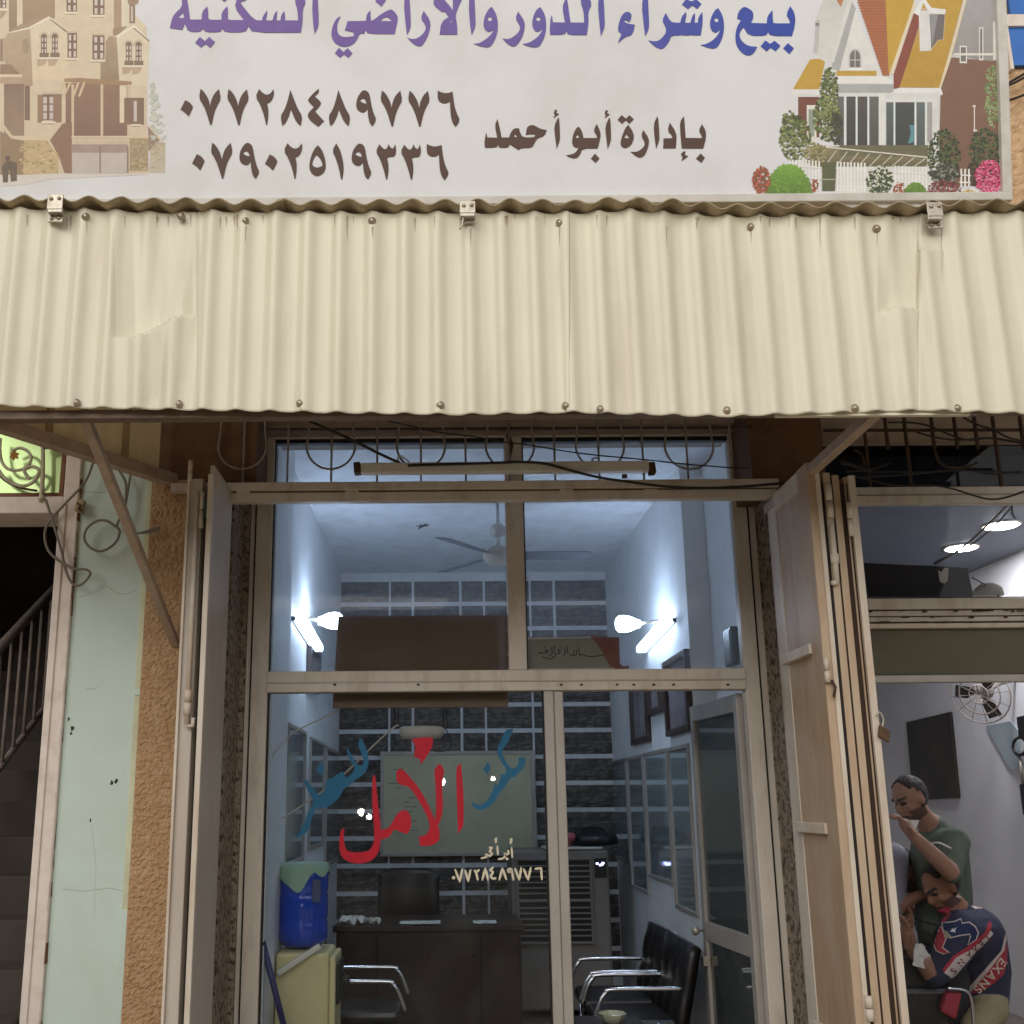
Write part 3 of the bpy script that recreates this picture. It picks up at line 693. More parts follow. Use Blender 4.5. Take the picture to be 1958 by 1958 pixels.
def win(x0, y0, x1, y1, arch=False, col=(124, 92, 74), cols=2):
    a.r(col, x0, y0, x1, y1)
    if arch: a.p(col, *[((x0 + x1) / 2 + (x1 - x0) / 2 * math.cos(t), y0 - (x1 - x0) / 2 * math.sin(t)) for t in [k * math.pi / 8 for k in range(9)]])
    w_ = (x1 - x0) / cols
    for c in range(cols):
        for r_ in range(3):
            h_ = (y1 - y0) / 3
            a.r((214, 202, 190), x0 + c * w_ + w_ * .3, y0 + r_ * h_ + h_ * .2, x0 + (c + 1) * w_ - w_ * .22, y0 + (r_ + 1) * h_ - h_ * .1)
def sill(x0, x1, y): a.r((238, 228, 208), x0, y, x1, y + 18); a.r((180, 156, 128), x0, y + 18, x1 - 15, y + 30)
for (x0, y0, x1, y1) in ((745, -140, 862, 130), (1040, -120, 1170, 165), (755, 370, 862, 645), (1035, 395, 1170, 665)):
    win(x0, y0, x1, y1); sill(x0 - 25, x1 + 8, y1 + 5); a.r((206, 186, 160), x0 - 10, y0 - 22, x1 + 10, y0 - 2)
for cx in (490, 612, 1440, 1550):
    dy = 0 if cx < 1000 else 90
    a.p((206, 188, 162), *[(cx + 58 * math.cos(t), 425 + dy - 75 * math.sin(t)) for t in [k * math.pi / 10 for k in range(11)]])
    win(cx - 32, 410 + dy, cx + 34, 600 + dy, True, (122, 96, 78))
    a.r((132, 108, 88), cx - 48, 590 + dy, cx + 55, 640 + dy); sill(cx - 55, cx + 58, 642 + dy)
    a.p((190, 166, 136), (cx - 75, 660 + dy), (cx + 45, 665 + dy), (cx + 5, 730 + dy), (cx - 70, 745 + dy))
win(-40, -60, 70, 90); sill(-40, 80, 100); a.p((180, 156, 126), (0, 125), (80, 125), (20, 210), (0, 210))
a.r((134, 106, 84), 1450, 40, 1512, 260); a.r((206, 192, 174), 1465, 70, 1490, 240)
a.p((160, 130, 104), (1410, -60), (1570, -60), (1545, 40), (1490, 60), (1440, 50))
a.p((166, 142, 114), (250, 450), (300, 430), (330, 520), (300, 600), (260, 580))
a.r((190, 166, 138), 0, 430, 60, 690); a.r((150, 122, 98), 0, 440, 30, 680)
a.p((150, 122, 96), (0, 720), (120, 720), (245, 850), (0, 850)); a.r((228, 208, 180), 0, 832, 245, 862); a.r((186, 158, 130), 0, 862, 240, 935)
a.r((136, 106, 88), 45, 940, 270, 1520, (156, 130, 106)); a.r((126, 98, 80), 275, 960, 335, 1345)
# pergola and porch
a.r((146, 110, 88), 735, 930, 1445, 1525, (128, 94, 76)); a.r((226, 210, 182), 1340, 955, 1418, 1375)
a.p((164, 128, 90), (720, 880), (900, 872), (1475, 912), (1470, 950), (1100, 945), (720, 915))
for x in (720, 790, 880, 945): a.l((214, 190, 152), (x, 920), (x - 80 if x < 850 else x - 60, 1080), 26)
for x in (815, 1142, 1440):
    a.r((212, 190, 158), x - 16, 945, x + 14, 1530)
a.r((126, 94, 74), 480, 1055, 690, 1345); a.r((150, 118, 92), 420, 1060, 480, 1375); a.r((146, 112, 88), 600, 1065, 688, 1370)
for c in (485, 555):
    for k in range(3): a.r((206, 194, 188), c, 1085 + k * 88, c + 40, 1158 + k * 88)
sill(465, 625, 1362); a.r((212, 192, 164), 465, 1022, 690, 1048)
a.r((130, 98, 78), 1390, 1095, 1612, 1395); a.r((206, 194, 188), 1497, 1130, 1532, 1360); sill(1465, 1585, 1390)
# base, steps, stone
a.g(0, 170, 5.855)
a.p((196, 176, 146), (1460, 540), (1660, 540), (1660, 930), (1460, 930)); a.r((166, 146, 110), 1450, 560, 1660, 915)
a.p((150, 124, 104), (1655, 420), (1800, 560), (1665, 700)); a.p((222, 204, 176), (1668, 400), (1830, 575), (1790, 575), (1660, 425))
a.p((186, 170, 142), (1680, 690), (1750, 590), (1850, 600), (1850, 940), (1665, 940), rgb2=(196, 186, 168))
a.p((196, 172, 128), (270, 575), (530, 575), (660, 760), (650, 960), (205, 965), (200, 575))
a.p((150, 122, 92), (0, 470), (150, 560), (270, 580), (260, 960), (0, 960)); a.p((214, 196, 166), (0, 375), (25, 375), (160, 550), (130, 560), (0, 410))
a.p((216, 200, 164), (260, 558), (540, 558), (685, 750), (655, 752), (525, 575), (260, 575))
a.p((140, 104, 80), (600, 520), (700, 390), (805, 370), (805, 945), (720, 940), (660, 760), (560, 575)); 
a.r((216, 196, 164), 800, 525, 1665, 552); a.r((206, 184, 154), 840, 580, 1450, 615)
a.r((166, 140, 130), 800, 620, 1430, 720); a.r((196, 184, 178), 805, 715, 1430, 945); 
for x in (1112, 1420): a.r((140, 118, 104), x, 640, x + 18, 940)
rs = random.Random(4)
for k in range(90):
    x, y = rs.uniform(210, 640), rs.uniform(590, 945)
    if x > 560 and y < 700: continue
    w_, h_ = rs.uniform(18, 46), rs.uniform(10, 20); a.r(rs.choice([(214, 192, 144), (178, 152, 108), (204, 180, 132), (166, 140, 100)]), x, y, min(x + w_, 652), y + h_)
for k in range(40):
    x, y = rs.uniform(1460, 1620), rs.uniform(570, 900); w_, h_ = rs.uniform(18, 40), rs.uniform(10, 20)
    a.r(rs.choice([(196, 174, 134), (146, 124, 92), (184, 160, 120)]), x, y, min(x + w_, 1658), y + h_)
for k in range(24):
    x, y = rs.uniform(1680, 1810), rs.uniform(620, 920); a.r(rs.choice([(206, 192, 164), (172, 154, 126)]), x, y, x + rs.uniform(15, 35), y + 12)
a.p((216, 209, 200), (0, 965), (200, 965), (660, 945), (1660, 945), (1660, 960), (560, 1010), (300, 1070), (0, 1090), rgb2=(219, 213, 206))
a.p((96, 78, 62), (20, 880), (60, 810), (110, 800), (190, 830), (190, 1030), (120, 1040), (110, 910), (95, 910), (90, 1045), (35, 1050)); a.p((90, 70, 60), *[(85 + 28 * math.cos(t), 775 + 28 * math.sin(t)) for t in [k * .7 for k in range(9)]])
a.blobs(lambda x, y: (x - 1700) < (y + 100) * .25, (1690, -200, 1850, 560), 90, 42, [(196, 200, 186), (188, 194, 180), (204, 206, 196)])
a.mb.build('printed_villa', 'print_ink', pnl, fix=False)
# ---- cottage (right)
a = Art(YS - .0004, .06)
WH = (226, 226, 222); GR = (160, 160, 158); OC = (198, 160, 64); RB = (176, 108, 72); RD = (140, 74, 60)
a.g(1430, 0, 3.659)
a.p((206, 206, 202), (470, 150), (520, 20), (560, -100), (760, -100), (700, 100), (600, 420), (460, 380), rgb2=(220, 218, 214))
a.p((192, 192, 190), (480, 140), (505, 140), (490, 370), (455, 370)); a.r((130, 130, 130), 472, 160, 498, 182)
a.p((190, 130, 84), (620, 0), (680, -80), (700, -80), (650, 50))
a.p((232, 231, 228), (720, 0), (940, 540), (560, 540), (620, 480), rgb2=(226, 225, 222))
a.p((176, 178, 178), (590, 430), (730, 10), (755, 60), (640, 500), (590, 480))
a.p((222, 221, 218), (700, 10), (735, 0), (600, 440), (575, 440))
a.p(RB, (745, -60), (960, -60), (990, 530), (945, 530)); 
for k in range(26): a.l((154, 92, 60), (760 + k * 7.2, 20 + k * 20), (975, 20 + k * 20), 4)
a.p((200, 162, 62), (960, -80), (1190, -80), (1000, 520), (985, 500)); 
a.p((232, 218, 190), (1160, 20), (1175, 40), (1015, 520), (990, 520))
a.p(RD, (1160, 95), (1200, 95), (1195, 190), (1060, 620), (1020, 620), (1020, 520))
a.p(OC, (1230, -80), (1530, -80), (1340, 615), (1060, 610), (1195, 200), rgb2=(190, 150, 62))
a.p((228, 214, 182), (1525, -20), (1540, -20), (1360, 620), (1335, 620))
a.p((168, 168, 168), (1540, -40), (1745, -40), (1745, 440), (1430, 380), rgb2=(156, 152, 150))
a.p((132, 98, 80), (1425, 400), (1740, 430), (1760, 1300), (1330, 1300), (1350, 620), rgb2=(124, 92, 76))
a.p((206, 178, 150), (1195, 60), (1280, 50), (1385, 70), (1370, 280), (1330, 285), (1285, 355), (1200, 355)); 
a.p((226, 226, 224), (1195, 75), (1275, 75), (1282, 355), (1205, 358)); a.p((116, 108, 108), (1270, 100), (1378, 100), (1365, 275), (1330, 280), (1285, 340))
a.p((150, 150, 152), (1272, 100), (1330, 100), (1290, 320)); a.p((236, 236, 234), (1160, 90), (1230, -20), (1285, 55), (1385, 65), (1380, 100), (1270, 95), (1228, 20), (1195, 110))
a.p(OC, (435, 415), (500, 410), (540, 430), (500, 625), (315, 625)); a.r((232, 231, 228), 310, 625, 500, 662); a.r((120, 72, 58), 352, 678, 500, 960)
a.r(OC, 620, 495, 900, 530); a.p((236, 235, 232), (620, 535), (945, 535), (1010, 560), (1010, 590), (900, 585), (620, 585)); a.r((176, 178, 178), 620, 590, 1020, 650)
a.p((206, 206, 204), *[(750 + 46 * math.cos(t), 400 - 62 * math.sin(t)) for t in [k * math.pi / 10 for k in range(11)]], (704, 480), (796, 480)); a.p((120, 116, 112), *[(750 + 36 * math.cos(t), 400 - 50 * math.sin(t)) for t in [k * math.pi / 10 for k in range(11)]], (714, 470), (786, 470)); a.l((206, 206, 204), (750, 350), (750, 470), 6); a.l((206, 206, 204), (715, 420), (785, 420), 6); a.r((240, 240, 238), 700, 475, 800, 492)
a.p((234, 234, 232), (1050, 615), (1350, 615), (1365, 660), (1290, 690), (950, 690)); a.r((222, 222, 220), 620, 650, 1340, 1530)
for (x0, y0, x1, y1) in ((1490, 330, 1525, 430), (1625, 200, 1640, 410)): a.r((226, 224, 220), x0 - 8, y0 - 10, x1 + 8, y1 + 12); a.r((126, 120, 118), x0, y0, x1, y1)
a.r((232, 228, 220), 1440, 372, 1740, 388); a.r((224, 222, 218), 1715, 150, 1745, 420)
a.g(1430, 190, 3.659)
for (x0, x1, c) in ((625, 672, (106, 108, 106)), (690, 755, (82, 80, 78)), (768, 838, (88, 84, 80)), (850, 915, (104, 108, 100)), (968, 1020, (96, 106, 108)), (1032, 1165, (74, 80, 80)), (1180, 1240, (104, 116, 116))):
    a.r(c, x0, -20 if x0 < 950 else 20, x1, 320, tuple(int(v * .8) for v in c))
a.p((92, 150, 158), (1130, 180), (1165, 180), (1160, 300), (1120, 310), (1140, 240))
for x in (680, 760, 842, 1025, 1172, 1245): a.r((224, 234, 236), x - 6, -20, x + 5, 325)
a.r((230, 230, 226), 915, -40, 960, 325); a.r((228, 228, 226), 950, 0, 1290, 18); a.r((170, 166, 164), 1255, 20, 1290, 300)
for (x, y0, y1) in ((1585, 40, 225), (1695, 45, 185)): a.r((226, 220, 212), x - 12, y0, x + 10, y0 + 14); a.r((224, 218, 210), x - 4, y0, x + 4, y1); a.r((226, 220, 212), x - 8, y1 - 14, x + 18, y1)
a.r((230, 228, 220), 412, 40, 480, 300); a.r((150, 160, 146), 425, 70, 465, 260)
a.p((150, 138, 104), (440, 330), (1255, 330), (1255, 470), (440, 470), rgb2=(104, 98, 72))
a.r((110, 106, 80), 640, 320, 1260, 400)
a.l((222, 218, 204), (410, 320), (1255, 405), 9)
for x in range(460, 1260, 78): a.l((206, 202, 184), (x + 80, 350 + (x - 440) * .09), (x, 470), 7)
a.p((92, 98, 66), (520, 440), (620, 440), (610, 640), (520, 640)); a.l((190, 196, 170), (500, 560), (620, 560), 6)
def tree(cx, cy, rx, ry, n, cols, size=14): a.blobs(ell(cx, cy, rx, ry), (cx - rx, cy - ry, cx + rx, cy + ry), n, size, cols)
G1 = [(104, 116, 66), (128, 138, 82), (84, 96, 56), (150, 158, 104), (70, 82, 48)]
G2 = [(58, 70, 46), (78, 92, 56), (96, 110, 70), (44, 54, 38)]
tree(570, -40, 62, 180, 420, G1); tree(555, 130, 95, 160, 520, G1); tree(330, 270, 110, 160, 520, G1); tree(290, 150, 50, 70, 110, G1); tree(470, 380, 80, 80, 150, [(150, 142, 96), (170, 160, 116), (120, 116, 76)])
tree(620, 200, 45, 110, 160, [(62, 66, 54), (80, 84, 64)]); tree(1710, -20, 50, 220, 260, [(132, 152, 98), (110, 130, 80), (152, 168, 120)])
tree(1375, 400, 115, 190, 620, G2); tree(1660, 370, 110, 170, 520, G2); tree(1590, 520, 60, 80, 150, [(60, 52, 44), (76, 64, 50)])
# fences
def fence(x0, x1, y0, y1):
    n = int((x1 - x0) / 23)
    for k in range(n):
        x = x0 + (x1 - x0) * (k + .5) / n; dy = (x - 280) * .045; a.r((238, 238, 234), x - 6, y0 + dy, x + 6, y1 + dy)
    a.l((238, 238, 234), (x0, y0 + 45 + (x0 - 280) * .045), (x1, y0 + 45 + (x1 - 280) * .045), 9); a.l((238, 238, 234), (x0, y1 - 35 + (x0 - 280) * .045), (x1, y1 - 35 + (x1 - 280) * .045), 9)
fence(280, 510, 420, 620); fence(615, 830, 420, 625); fence(1020, 1260, 430, 600); fence(1480, 1560, 430, 560)
tree(1375, 520, 110, 70, 260, [(66, 66, 56), (96, 96, 84), (150, 150, 140), (50, 52, 46)]); tree(920, 570, 90, 110, 380, [(70, 86, 56), (86, 102, 66), (214, 216, 196), (58, 74, 48)])
GB = lambda x, y, r_: (lambda t, c: tuple(int(v * (.62 + .38 * t)) for v in c))(max(0, min(1, (690 - y) / 240)) * r_.uniform(.7, 1.15), (136, 186, 72))
a.p((126, 170, 66), *[(285 + 160 * math.cos(t), 690 - 235 * math.sin(t)) for t in [k * math.pi / 16 for k in range(17)]])
tree(285, 640, 160, 190, 10, G1); a.blobs(lambda x, y: ell(285, 690, 168, 240)(x, y) and y < 705, (115, 450, 455, 705), 1300, 10, GB)
RDS = [(176, 84, 60), (200, 104, 78), (150, 66, 48), (120, 90, 56)]
tree(95, 565, 62, 95, 330, RDS, 11); tree(465, 600, 28, 45, 70, RDS, 9); tree(1060, 650, 42, 70, 170, RDS, 10)
a.p((126, 170, 66), *[(1172 + 82 * math.cos(t), 705 - 125 * math.sin(t)) for t in [k * math.pi / 16 for k in range(17)]])
a.blobs(lambda x, y: ell(1172, 705, 86, 128)(x, y) and y < 712, (1085, 575, 1260, 712), 560, 9, GB)
tree(1375, 640, 120, 75, 420, [(146, 66, 70), (176, 92, 92), (104, 50, 52), (88, 70, 54)], 10); tree(1545, 670, 60, 40, 100, [(196, 160, 84), (216, 182, 110)], 10)
tree(1690, 545, 100, 120, 760, [(200, 60, 110), (226, 96, 140), (168, 38, 84), (232, 140, 170)], 11); a.p((158, 184, 74), (1570, 712), (1600, 665), (1740, 655), (1775, 680), (1775, 716))
a.mb.build('printed_cottage', 'print_ink', pnl, fix=False)
# ------------------------------------------------------------------ steel header and folding doors
hd = thing('steel_header', 'beige steel double rail header across the shop opening', 'beam', (.3, YW, 3.05))
hx0, hx1 = P(326, 930, YW - .06).x, P(1490, 930, YW - .06).x
mb = MB(); z1 = P(900, 919, YW - .06).z; zm = P(900, 936, YW - .06).z; zl = P(900, 956, YW - .06).z
mb.box(hx0, hx1, YW - .06, YW - .01, zm + .003, z1); mb.build('upper_rail', 'alu_beige', hd, .004)
mb = MB(); mb.box(P(438, 950, YW - .05).x, hx1 - .01, YW - .052, YW - .005, zl, zm - .005); mb.build('lower_rail', 'alu_beige', hd, .004)
mb = MB(); mb.box(P(438, 950, YW - .05).x, hx1 - .02, YW - .03, YW - .012, zm - .006, zm + .004); mb.build('gap_shade_strip', 'rubber_shade_black', hd)  # black strip painted as the shade between the two rails
for px in (452, 660, 1070, 1232):
    mb = MB(); mb.box(**pbox(px, 934, px + 26, 943, YW - .057, .01)); mb.build('weld_bead', 'alu_beige', hd, .003)
zleaf = P(410, 905, 4.8).z
def hinge(parent, c, h=.12, r=.011):
    mb = MB(); c = Vector(c)
    mb.tube([c, c + Vector((0, 0, h * .48))], r, 10); mb.build('hinge_barrel', 'leaf_white', parent)
    mb = MB(); mb.tube([c + Vector((0, 0, h * .52)), c + Vector((0, 0, h))], r * .97, 10); mb.build('hinge_barrel', 'leaf_white', parent)
# left: two leaves folded edge-on
la = thing('folding_door_leaf', 'grey folded steel door leaf nearest the left glass reveal', 'door', (-1.05, 4.8, 0), 'folding steel door leaves')
mb = MB(); mb.box(-1.056, -1.036, 4.5625, YW - .02, .06, P(424, 950, YW).z + .02); mb.build('leaf_face', 'leaf_shade', la, .003)
mb = MB(); mb.box(-1.058, -1.034, 4.535, 4.562, .06, P(405, 908, 4.55).z); mb.build('edge_stile', 'leaf_white', la, .003)
mb = MB(); c = P(412, 895, 4.6); mb.poly([c, P(402, 930, 4.6), P(424, 935, 4.6)], (0, .01, 0)); mb.build('bent_corner', 'leaf_white', la)
mb = MB(); mb.box(-1.099, -1.059, 4.70, 4.76, .06, 3.0); mb.build('leaf_gap_shade', 'rubber_shade_black', la)  # black bar painting the shade in the gap between the two leaves
hinge(la, P(384, 1010, 4.6), .17)
mb = MB(); mb.box(**pbox(390, 955, 404, 990, 4.585, .03)); mb.build('green_clip', paint('green_tape', C(50, 84, 66), .6), la, .004)
lb = thing('folding_door_leaf', 'white folded steel door leaf with long bolt beside the ochre pier', 'door', (-1.13, 4.8, 0), 'folding steel door leaves')
mb = MB(); mb.box(-1.158, -1.100, 4.62, YW - .01, .06, P(365, 915, 4.62).z); mb.build('leaf_face', 'leaf_shade', lb, .004)
mb = MB(); mb.box(-1.168, -1.156, 4.605, 4.64, .06, P(365, 905, 4.62).z); mb.build('edge_strip', 'leaf_white', lb, .002)
mb = MB(); p0 = P(372, 940, 4.6); p1 = P(351, 1385, 4.6)
xx = -1.118
mb.tube([(xx, 4.6, p1.z), (xx, 4.6, p0.z)], .011, 10); mb.build('bolt_rod', 'leaf_white', lb)
for py in (1330, 1355):
    c = P(352, py, 4.59); mb = MB(); mb.tube([(xx, 4.6, c.z - .025), (xx, 4.6, c.z + .025)], .017, 10); mb.build('bolt_guide', 'leaf_white', lb)
mb = MB(); c = P(352, 1388, 4.59); mb.tube([(xx, 4.6, c.z), (xx + .03, 4.59, c.z), (xx + .03, 4.59, c.z + .035)], .009, 8); mb.build('bolt_handle', 'leaf_white', lb)
hinge(lb, P(363, 920, 4.61), .1)
# right: one open leaf seen from inside, two folded behind
XL = 1.605; yn = 4.36
lc = thing('folding_door_leaf', 'cream open steel door leaf with cross ledges at right of the shop', 'door', (XL, 4.7, 0), 'folding steel door leaves')
zc = P(1466, 962, YW).z; zc = max(zc, PX(1549, 893, XL).z)
mb = MB(); mb.box(XL + .004, XL + .011, yn + .03, YW - .03, .06, zc - .02); mb.build('leaf_sheet', 'leaf_cream', lc)
mb = MB(); mb.box(XL - .012, XL + .03, yn, yn + .13, .06, zc); mb.build('outer_stile', 'leaf_cream', lc, .004)
mb = MB(); mb.box(XL + .0, XL + .03, YW - .16, YW - .03, .06, zc - .01); mb.build('inner_stile', 'leaf_white', lc, .004)
mb = MB(); mb.box(XL - .01, XL + .028, yn + .131, YW - .161, zc - .09, zc - .003); mb.build('top_rail', 'leaf_white', lc, .004)
for (py0, py1) in ((1262, 1240), (1590, 1572), (1960, 1925)):
    c = PX(1530, (py0 + py1) / 2, XL); h = .022
    mb = MB(); mb.box(XL - .022, XL + .012, yn + .131, YW - .131, c.z - h, c.z + h); mb.build('cross_ledge', 'leaf_white', lc, .003)
ld = thing('folding_door_leaf', 'cream steel door leaf folded edge-on with bolt and hinges', 'door', (1.69, 4.6, 0), 'folding steel door leaves')
zd = P(1590, 895, yn).z
def strip(parent, name, a, b, dy, mat, ztop_, bev=.003):
    mb = MB(); mb.box(Xat(a, 1500, yn + dy), Xat(b, 1500, yn + dy), yn + dy, (yn + .125) if mat in ('slot_brown', 'rubber_shade_black') else YW + .02, .06, ztop_); return mb.build(name, mat, parent, bev)
plain('slot_brown', C(54, 38, 28), .9)  # brown for the rust seam and for shade painted between leaves
strip(ld, 'gap_shade_strip', 1602.5, 1613, .006, 'slot_brown', zd - .05)  # nearly flush dark strips here paint the shade inside the slots
strip(ld, 'edge_strip', 1613, 1622.5, -.01, 'leaf_white', zd)
strip(ld, 'gap_shade_strip', 1623, 1628.5, .004, 'rubber_shade_black', zd - .06)
strip(ld, 'leaf_edge', 1628.5, 1643, .0, 'leaf_cream', zd - .02)
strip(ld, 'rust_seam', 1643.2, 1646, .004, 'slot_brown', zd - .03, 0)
strip(ld, 'leaf_edge', 1646.2, 1661, .004, 'leaf_cream', zd - .03)
bxp = Xat(1634, 1500, yn) 
mb = MB(); zb0 = P(1600, 1115, yn).z; zb1 = P(1590, 1005, yn).z; mb.tube([(bxp, yn - .015, zb0), (bxp, yn - .015, zb1)], .012, 10); mb.build('bolt_rod', 'leaf_white', ld)
mb = MB(); zg = P(1603, 1070, yn).z; mb.tube([(bxp, yn - .015, zg - .02), (bxp, yn - .015, zg + .02)], .018, 10); mb.build('bolt_guide', 'leaf_white', ld)
mb = MB(); mb.tube([(bxp, yn - .015, zb0), (bxp - .024, yn - .02, zb0 - .004)], .011, 8); mb.build('bolt_handle', 'leaf_white', ld)
hinge(ld, P(1589, 990, yn - .01), .15, .014); hinge(ld, P(1583, 1305, yn - .01), .1, .012); hinge(ld, P(1664, 1952, yn - .02), .09, .016)
mb = MB(); c = P(1590, 1300, yn - .012); mb.tube([c, c + Vector((.012, -.004, -.03)), c + Vector((.002, -.004, -.07))], .006, 6); mb.build('rusty_hasp', 'iron_dark', ld)
le = thing('folding_door_leaf', 'outermost steel door leaf of the neighbouring shop, thin pale edge', 'door', (1.76, 4.6, 0), 'folding steel door leaves')
zle = P(1630, 910, yn).z
strip(le, 'gap_shade_strip', 1661.3, 1670, .008, 'slot_brown', zle - .03)  # brown strips paint the shade on either side of this leaf edge
strip(le, 'leaf_edge', 1670, 1674.5, .012, 'leaf_cream', zle)
strip(le, 'gap_shade_strip', 1674.7, 1680, .006, 'slot_brown', zle - .03)
strip(le, 'edge_strip', 1680, 1694, -.012, 'leaf_white', zle)
hinge(le, P(1629, 1025, yn - .008), .15, .013)
pk = thing('padlock', 'small brown padlock hanging on the pale door edge by the barber window', 'padlock', P(1688, 1420, yn - .03))
mb = MB(); mb.poly([P(x, y, yn - .035) for x, y in ((1683, 1386), (1703, 1398), (1701, 1420), (1681, 1408))], (0, .018, 0)); mb.build('lock_body', paint('brass_brown', C(96, 72, 54), .5, metal=.3), pk, .003)
mb = MB(); mb.tube(pcurve([(1687, 1390), (1689, 1376), (1682, 1362), (1676, 1368)], yn - .028), .004, 8); mb.build('shackle', 'zinc', pk)

# ------------------------------------------------------------------ iron grille above the header
gr = thing('iron_grille', 'thin iron grille of bars and U loops above the header', 'grille', P(900, 920, YW))
yg = YW + .0
barx = [464, 549, 633, 721, 805, 891, 975, 1062, 1147, 1232, 1317, 1402]
for px in barx:
    a_ = P(px, 924, yg); b_ = P(px + (px - 900) * -.012, 770, yg)
    mb = MB(); mb.tube([a_, (a_.x, yg, b_.z)], .0055, 8); mb.build('bar', 'iron_bar', gr)
for px in (464, 633, 805, 975, 1147, 1317):
    c = P(px, 860, yg); hw = P(px + 46, 860, yg).x - c.x; zt_ = P(px, 765, yg).z; zb_ = P(px, 898, yg).z
    pts = [(c.x - hw * .86, yg - .009, zt_)] + [(c.x - hw * (.93 if k < 1 else 1), yg - .009, zb_ + hw * 1.0 + (.08 if k < 1 else 0)) for k in range(2)]
    pts += [(c.x + hw * math.cos(t), yg - .009, zb_ + hw + hw * math.sin(t) * 1.0) for t in [math.pi + math.pi * k / 10 for k in range(1, 10)]]
    pts += [(c.x + hw, yg - .009, zb_ + hw), (c.x + hw * .93, yg - .009, zb_ + hw + .08), (c.x + hw * .86, yg - .009, zt_)]
    mb = MB(); mb.tube(curve(pts, 3), .0055, 8); mb.build('loop', 'iron_bar', gr)
mb = MB(); mb.bar(P(500, 822, yg + .02), P(1440, 818, yg + .02), .014, .012); mb.build('cross_bar', 'iron_dark', gr)
ft = thing('tube_light_fixture', 'long unlit tube light batten hanging on wires over the header', 'light', P(960, 908, YW - .09))
mb = MB(); mb.bar(P(690, 897, YW - .1), P(1240, 893, YW - .1), .05, .052, mi=0); mb.build('batten', 'sign_frame', ft, .006)
for (x0, x1) in ((677, 690), (1240, 1252)):
    mb = MB(); mb.bar(P(x0, 897, YW - .1), P(x1, 896, YW - .1), .054, .056); mb.build('end_cap', 'iron_dark', ft, .004)
mb = MB(); mb.box(**pbox(1190, 906, 1200, 913, YW - .11, .02)); mb.build('starter', 'iron_dark', ft, .003)
mb = MB(); mb.tube(pcurve([(770, 889), (760, 878), (766, 872), (782, 884), (775, 890)], YW - .105), .004, 8); mb.build('tie_wire', 'cable_white', ft)
mb = MB(); mb.tube(pcurve([(1137, 886), (1132, 878), (1142, 876), (1148, 884)], YW - .105), .004, 8); mb.build('tie_wire', 'cable_grey', ft)

# ------------------------------------------------------------------ aluminium shopfront
sf = thing('shopfront', 'beige aluminium glazed shopfront with painted office lettering', 'shopfront', (.3, YG, 0))
def frame(name, px0, py0, px1, py1, dy=0.0, t=.06, mat='alu_beige', parent=None):
    mb = MB(); mb.box(**pbox(px0, py0, px1, py1, YG + dy, t)); return mb.build(name, mat, parent or sf, .004)
zb_ = .06
xl0 = Xat(486, 1500, YG); xl1 = Xat(507, 1500, YG); xr0 = Xat(1437, 1500, YG); xr1 = Xat(1463, 1500, YG)
ztop = P(900, 838, YG).z
mb = MB(); mb.box(xl0 - .06, xl1, YG - .02, YG + .05, .0, ztop); mb.build('side_frame', 'alu_beige', sf, .005)
mb = MB(); mb.box(xl0 - .035, xl0 - .028, YG - .026, YG - .019, 0, ztop); mb.build('frame_seam', 'rubber_shade_black', sf)
mb = MB(); mb.box(xl1, xl1 + .006, YG - .001, YG + .03, 0, ztop); mb.build('glazing_bead', 'rubber_shade_black', sf)
mb = MB(); mb.box(xr0, xr1 + .06, YG - .02, YG + .05, 0, ztop); mb.build('side_frame', 'alu_beige', sf, .005)
mb = MB(); mb.box(xr1 + .005, xr1 + .012, YG - .026, YG - .019, 0, ztop); mb.build('frame_seam', 'rubber_shade_black', sf)
mb = MB(); mb.box(xl0 - .06, xr1 + .06, YG - .018, YG + .05, ztop, ztop + .03); mb.build('top_frame', 'alu_beige', sf, .004)
mb = MB(); mb.box(xl1, xr0, YG - .004, YG + .04, ztop - .022, ztop); mb.build('glazing_bead', 'rubber_shade_black', sf)
zt0 = P(960, 1322, YG).z; zt1 = P(960, 1282, YG).z
mb = MB(); mb.box(xl1 - .004, xr0 + .004, YG - .03, YG + .055, zt0, zt1); mb.build('transom', 'alu_beige', sf, .005)
mb = MB(); mb.box(xl1, xr0, YG - .036, YG - .028, zt0 + .045, zt0 + .052); mb.build('transom_groove', 'alu_silver', sf, .002)
xm0 = Xat(969, 1100, YG); xm1 = Xat(1003, 1100, YG)
mb = MB(); mb.box(xm0, xm1, YG - .024, YG + .052, zt1, ztop); mb.build('mullion', 'alu_beige', sf, .005)
mb = MB(); mb.box(xm1, xm1 + .008, YG - .004, YG + .03, zt1, ztop); mb.build('glazing_bead', 'rubber_shade_black', sf)
xd0 = Xat(1044, 1500, YG); xd1 = Xat(1082, 1500, YG)
mb = MB(); mb.box(xd0, (xd0 + xd1) / 2, YG - .022, YG + .052, 0, zt0); mb.build('mullion', 'alu_silver', sf, .005)
mb = MB(); mb.box((xd0 + xd1) / 2 + .001, xd1, YG - .012, YG + .06, 0, zt0); mb.build('door_post', 'alu_silver', sf, .005)
mb = MB(); mb.box(xd0 - .007, xd0, YG - .003, YG + .03, 0, zt0); mb.build('glazing_bead', 'rubber_shade_black', sf)
mb = MB(); mb.box(xl1, xd0, YG - .018, YG + .05, 0, .1); mb.build('bottom_rail', 'alu_beige', sf, .004)
yp = YG + .015
def pane(x0, x1, z0, z1, mat='pane'):
    mb = MB(); mb.box(x0, x1, yp, yp + .005, z0, z1); return mb.build('glass_pane', mat, sf)
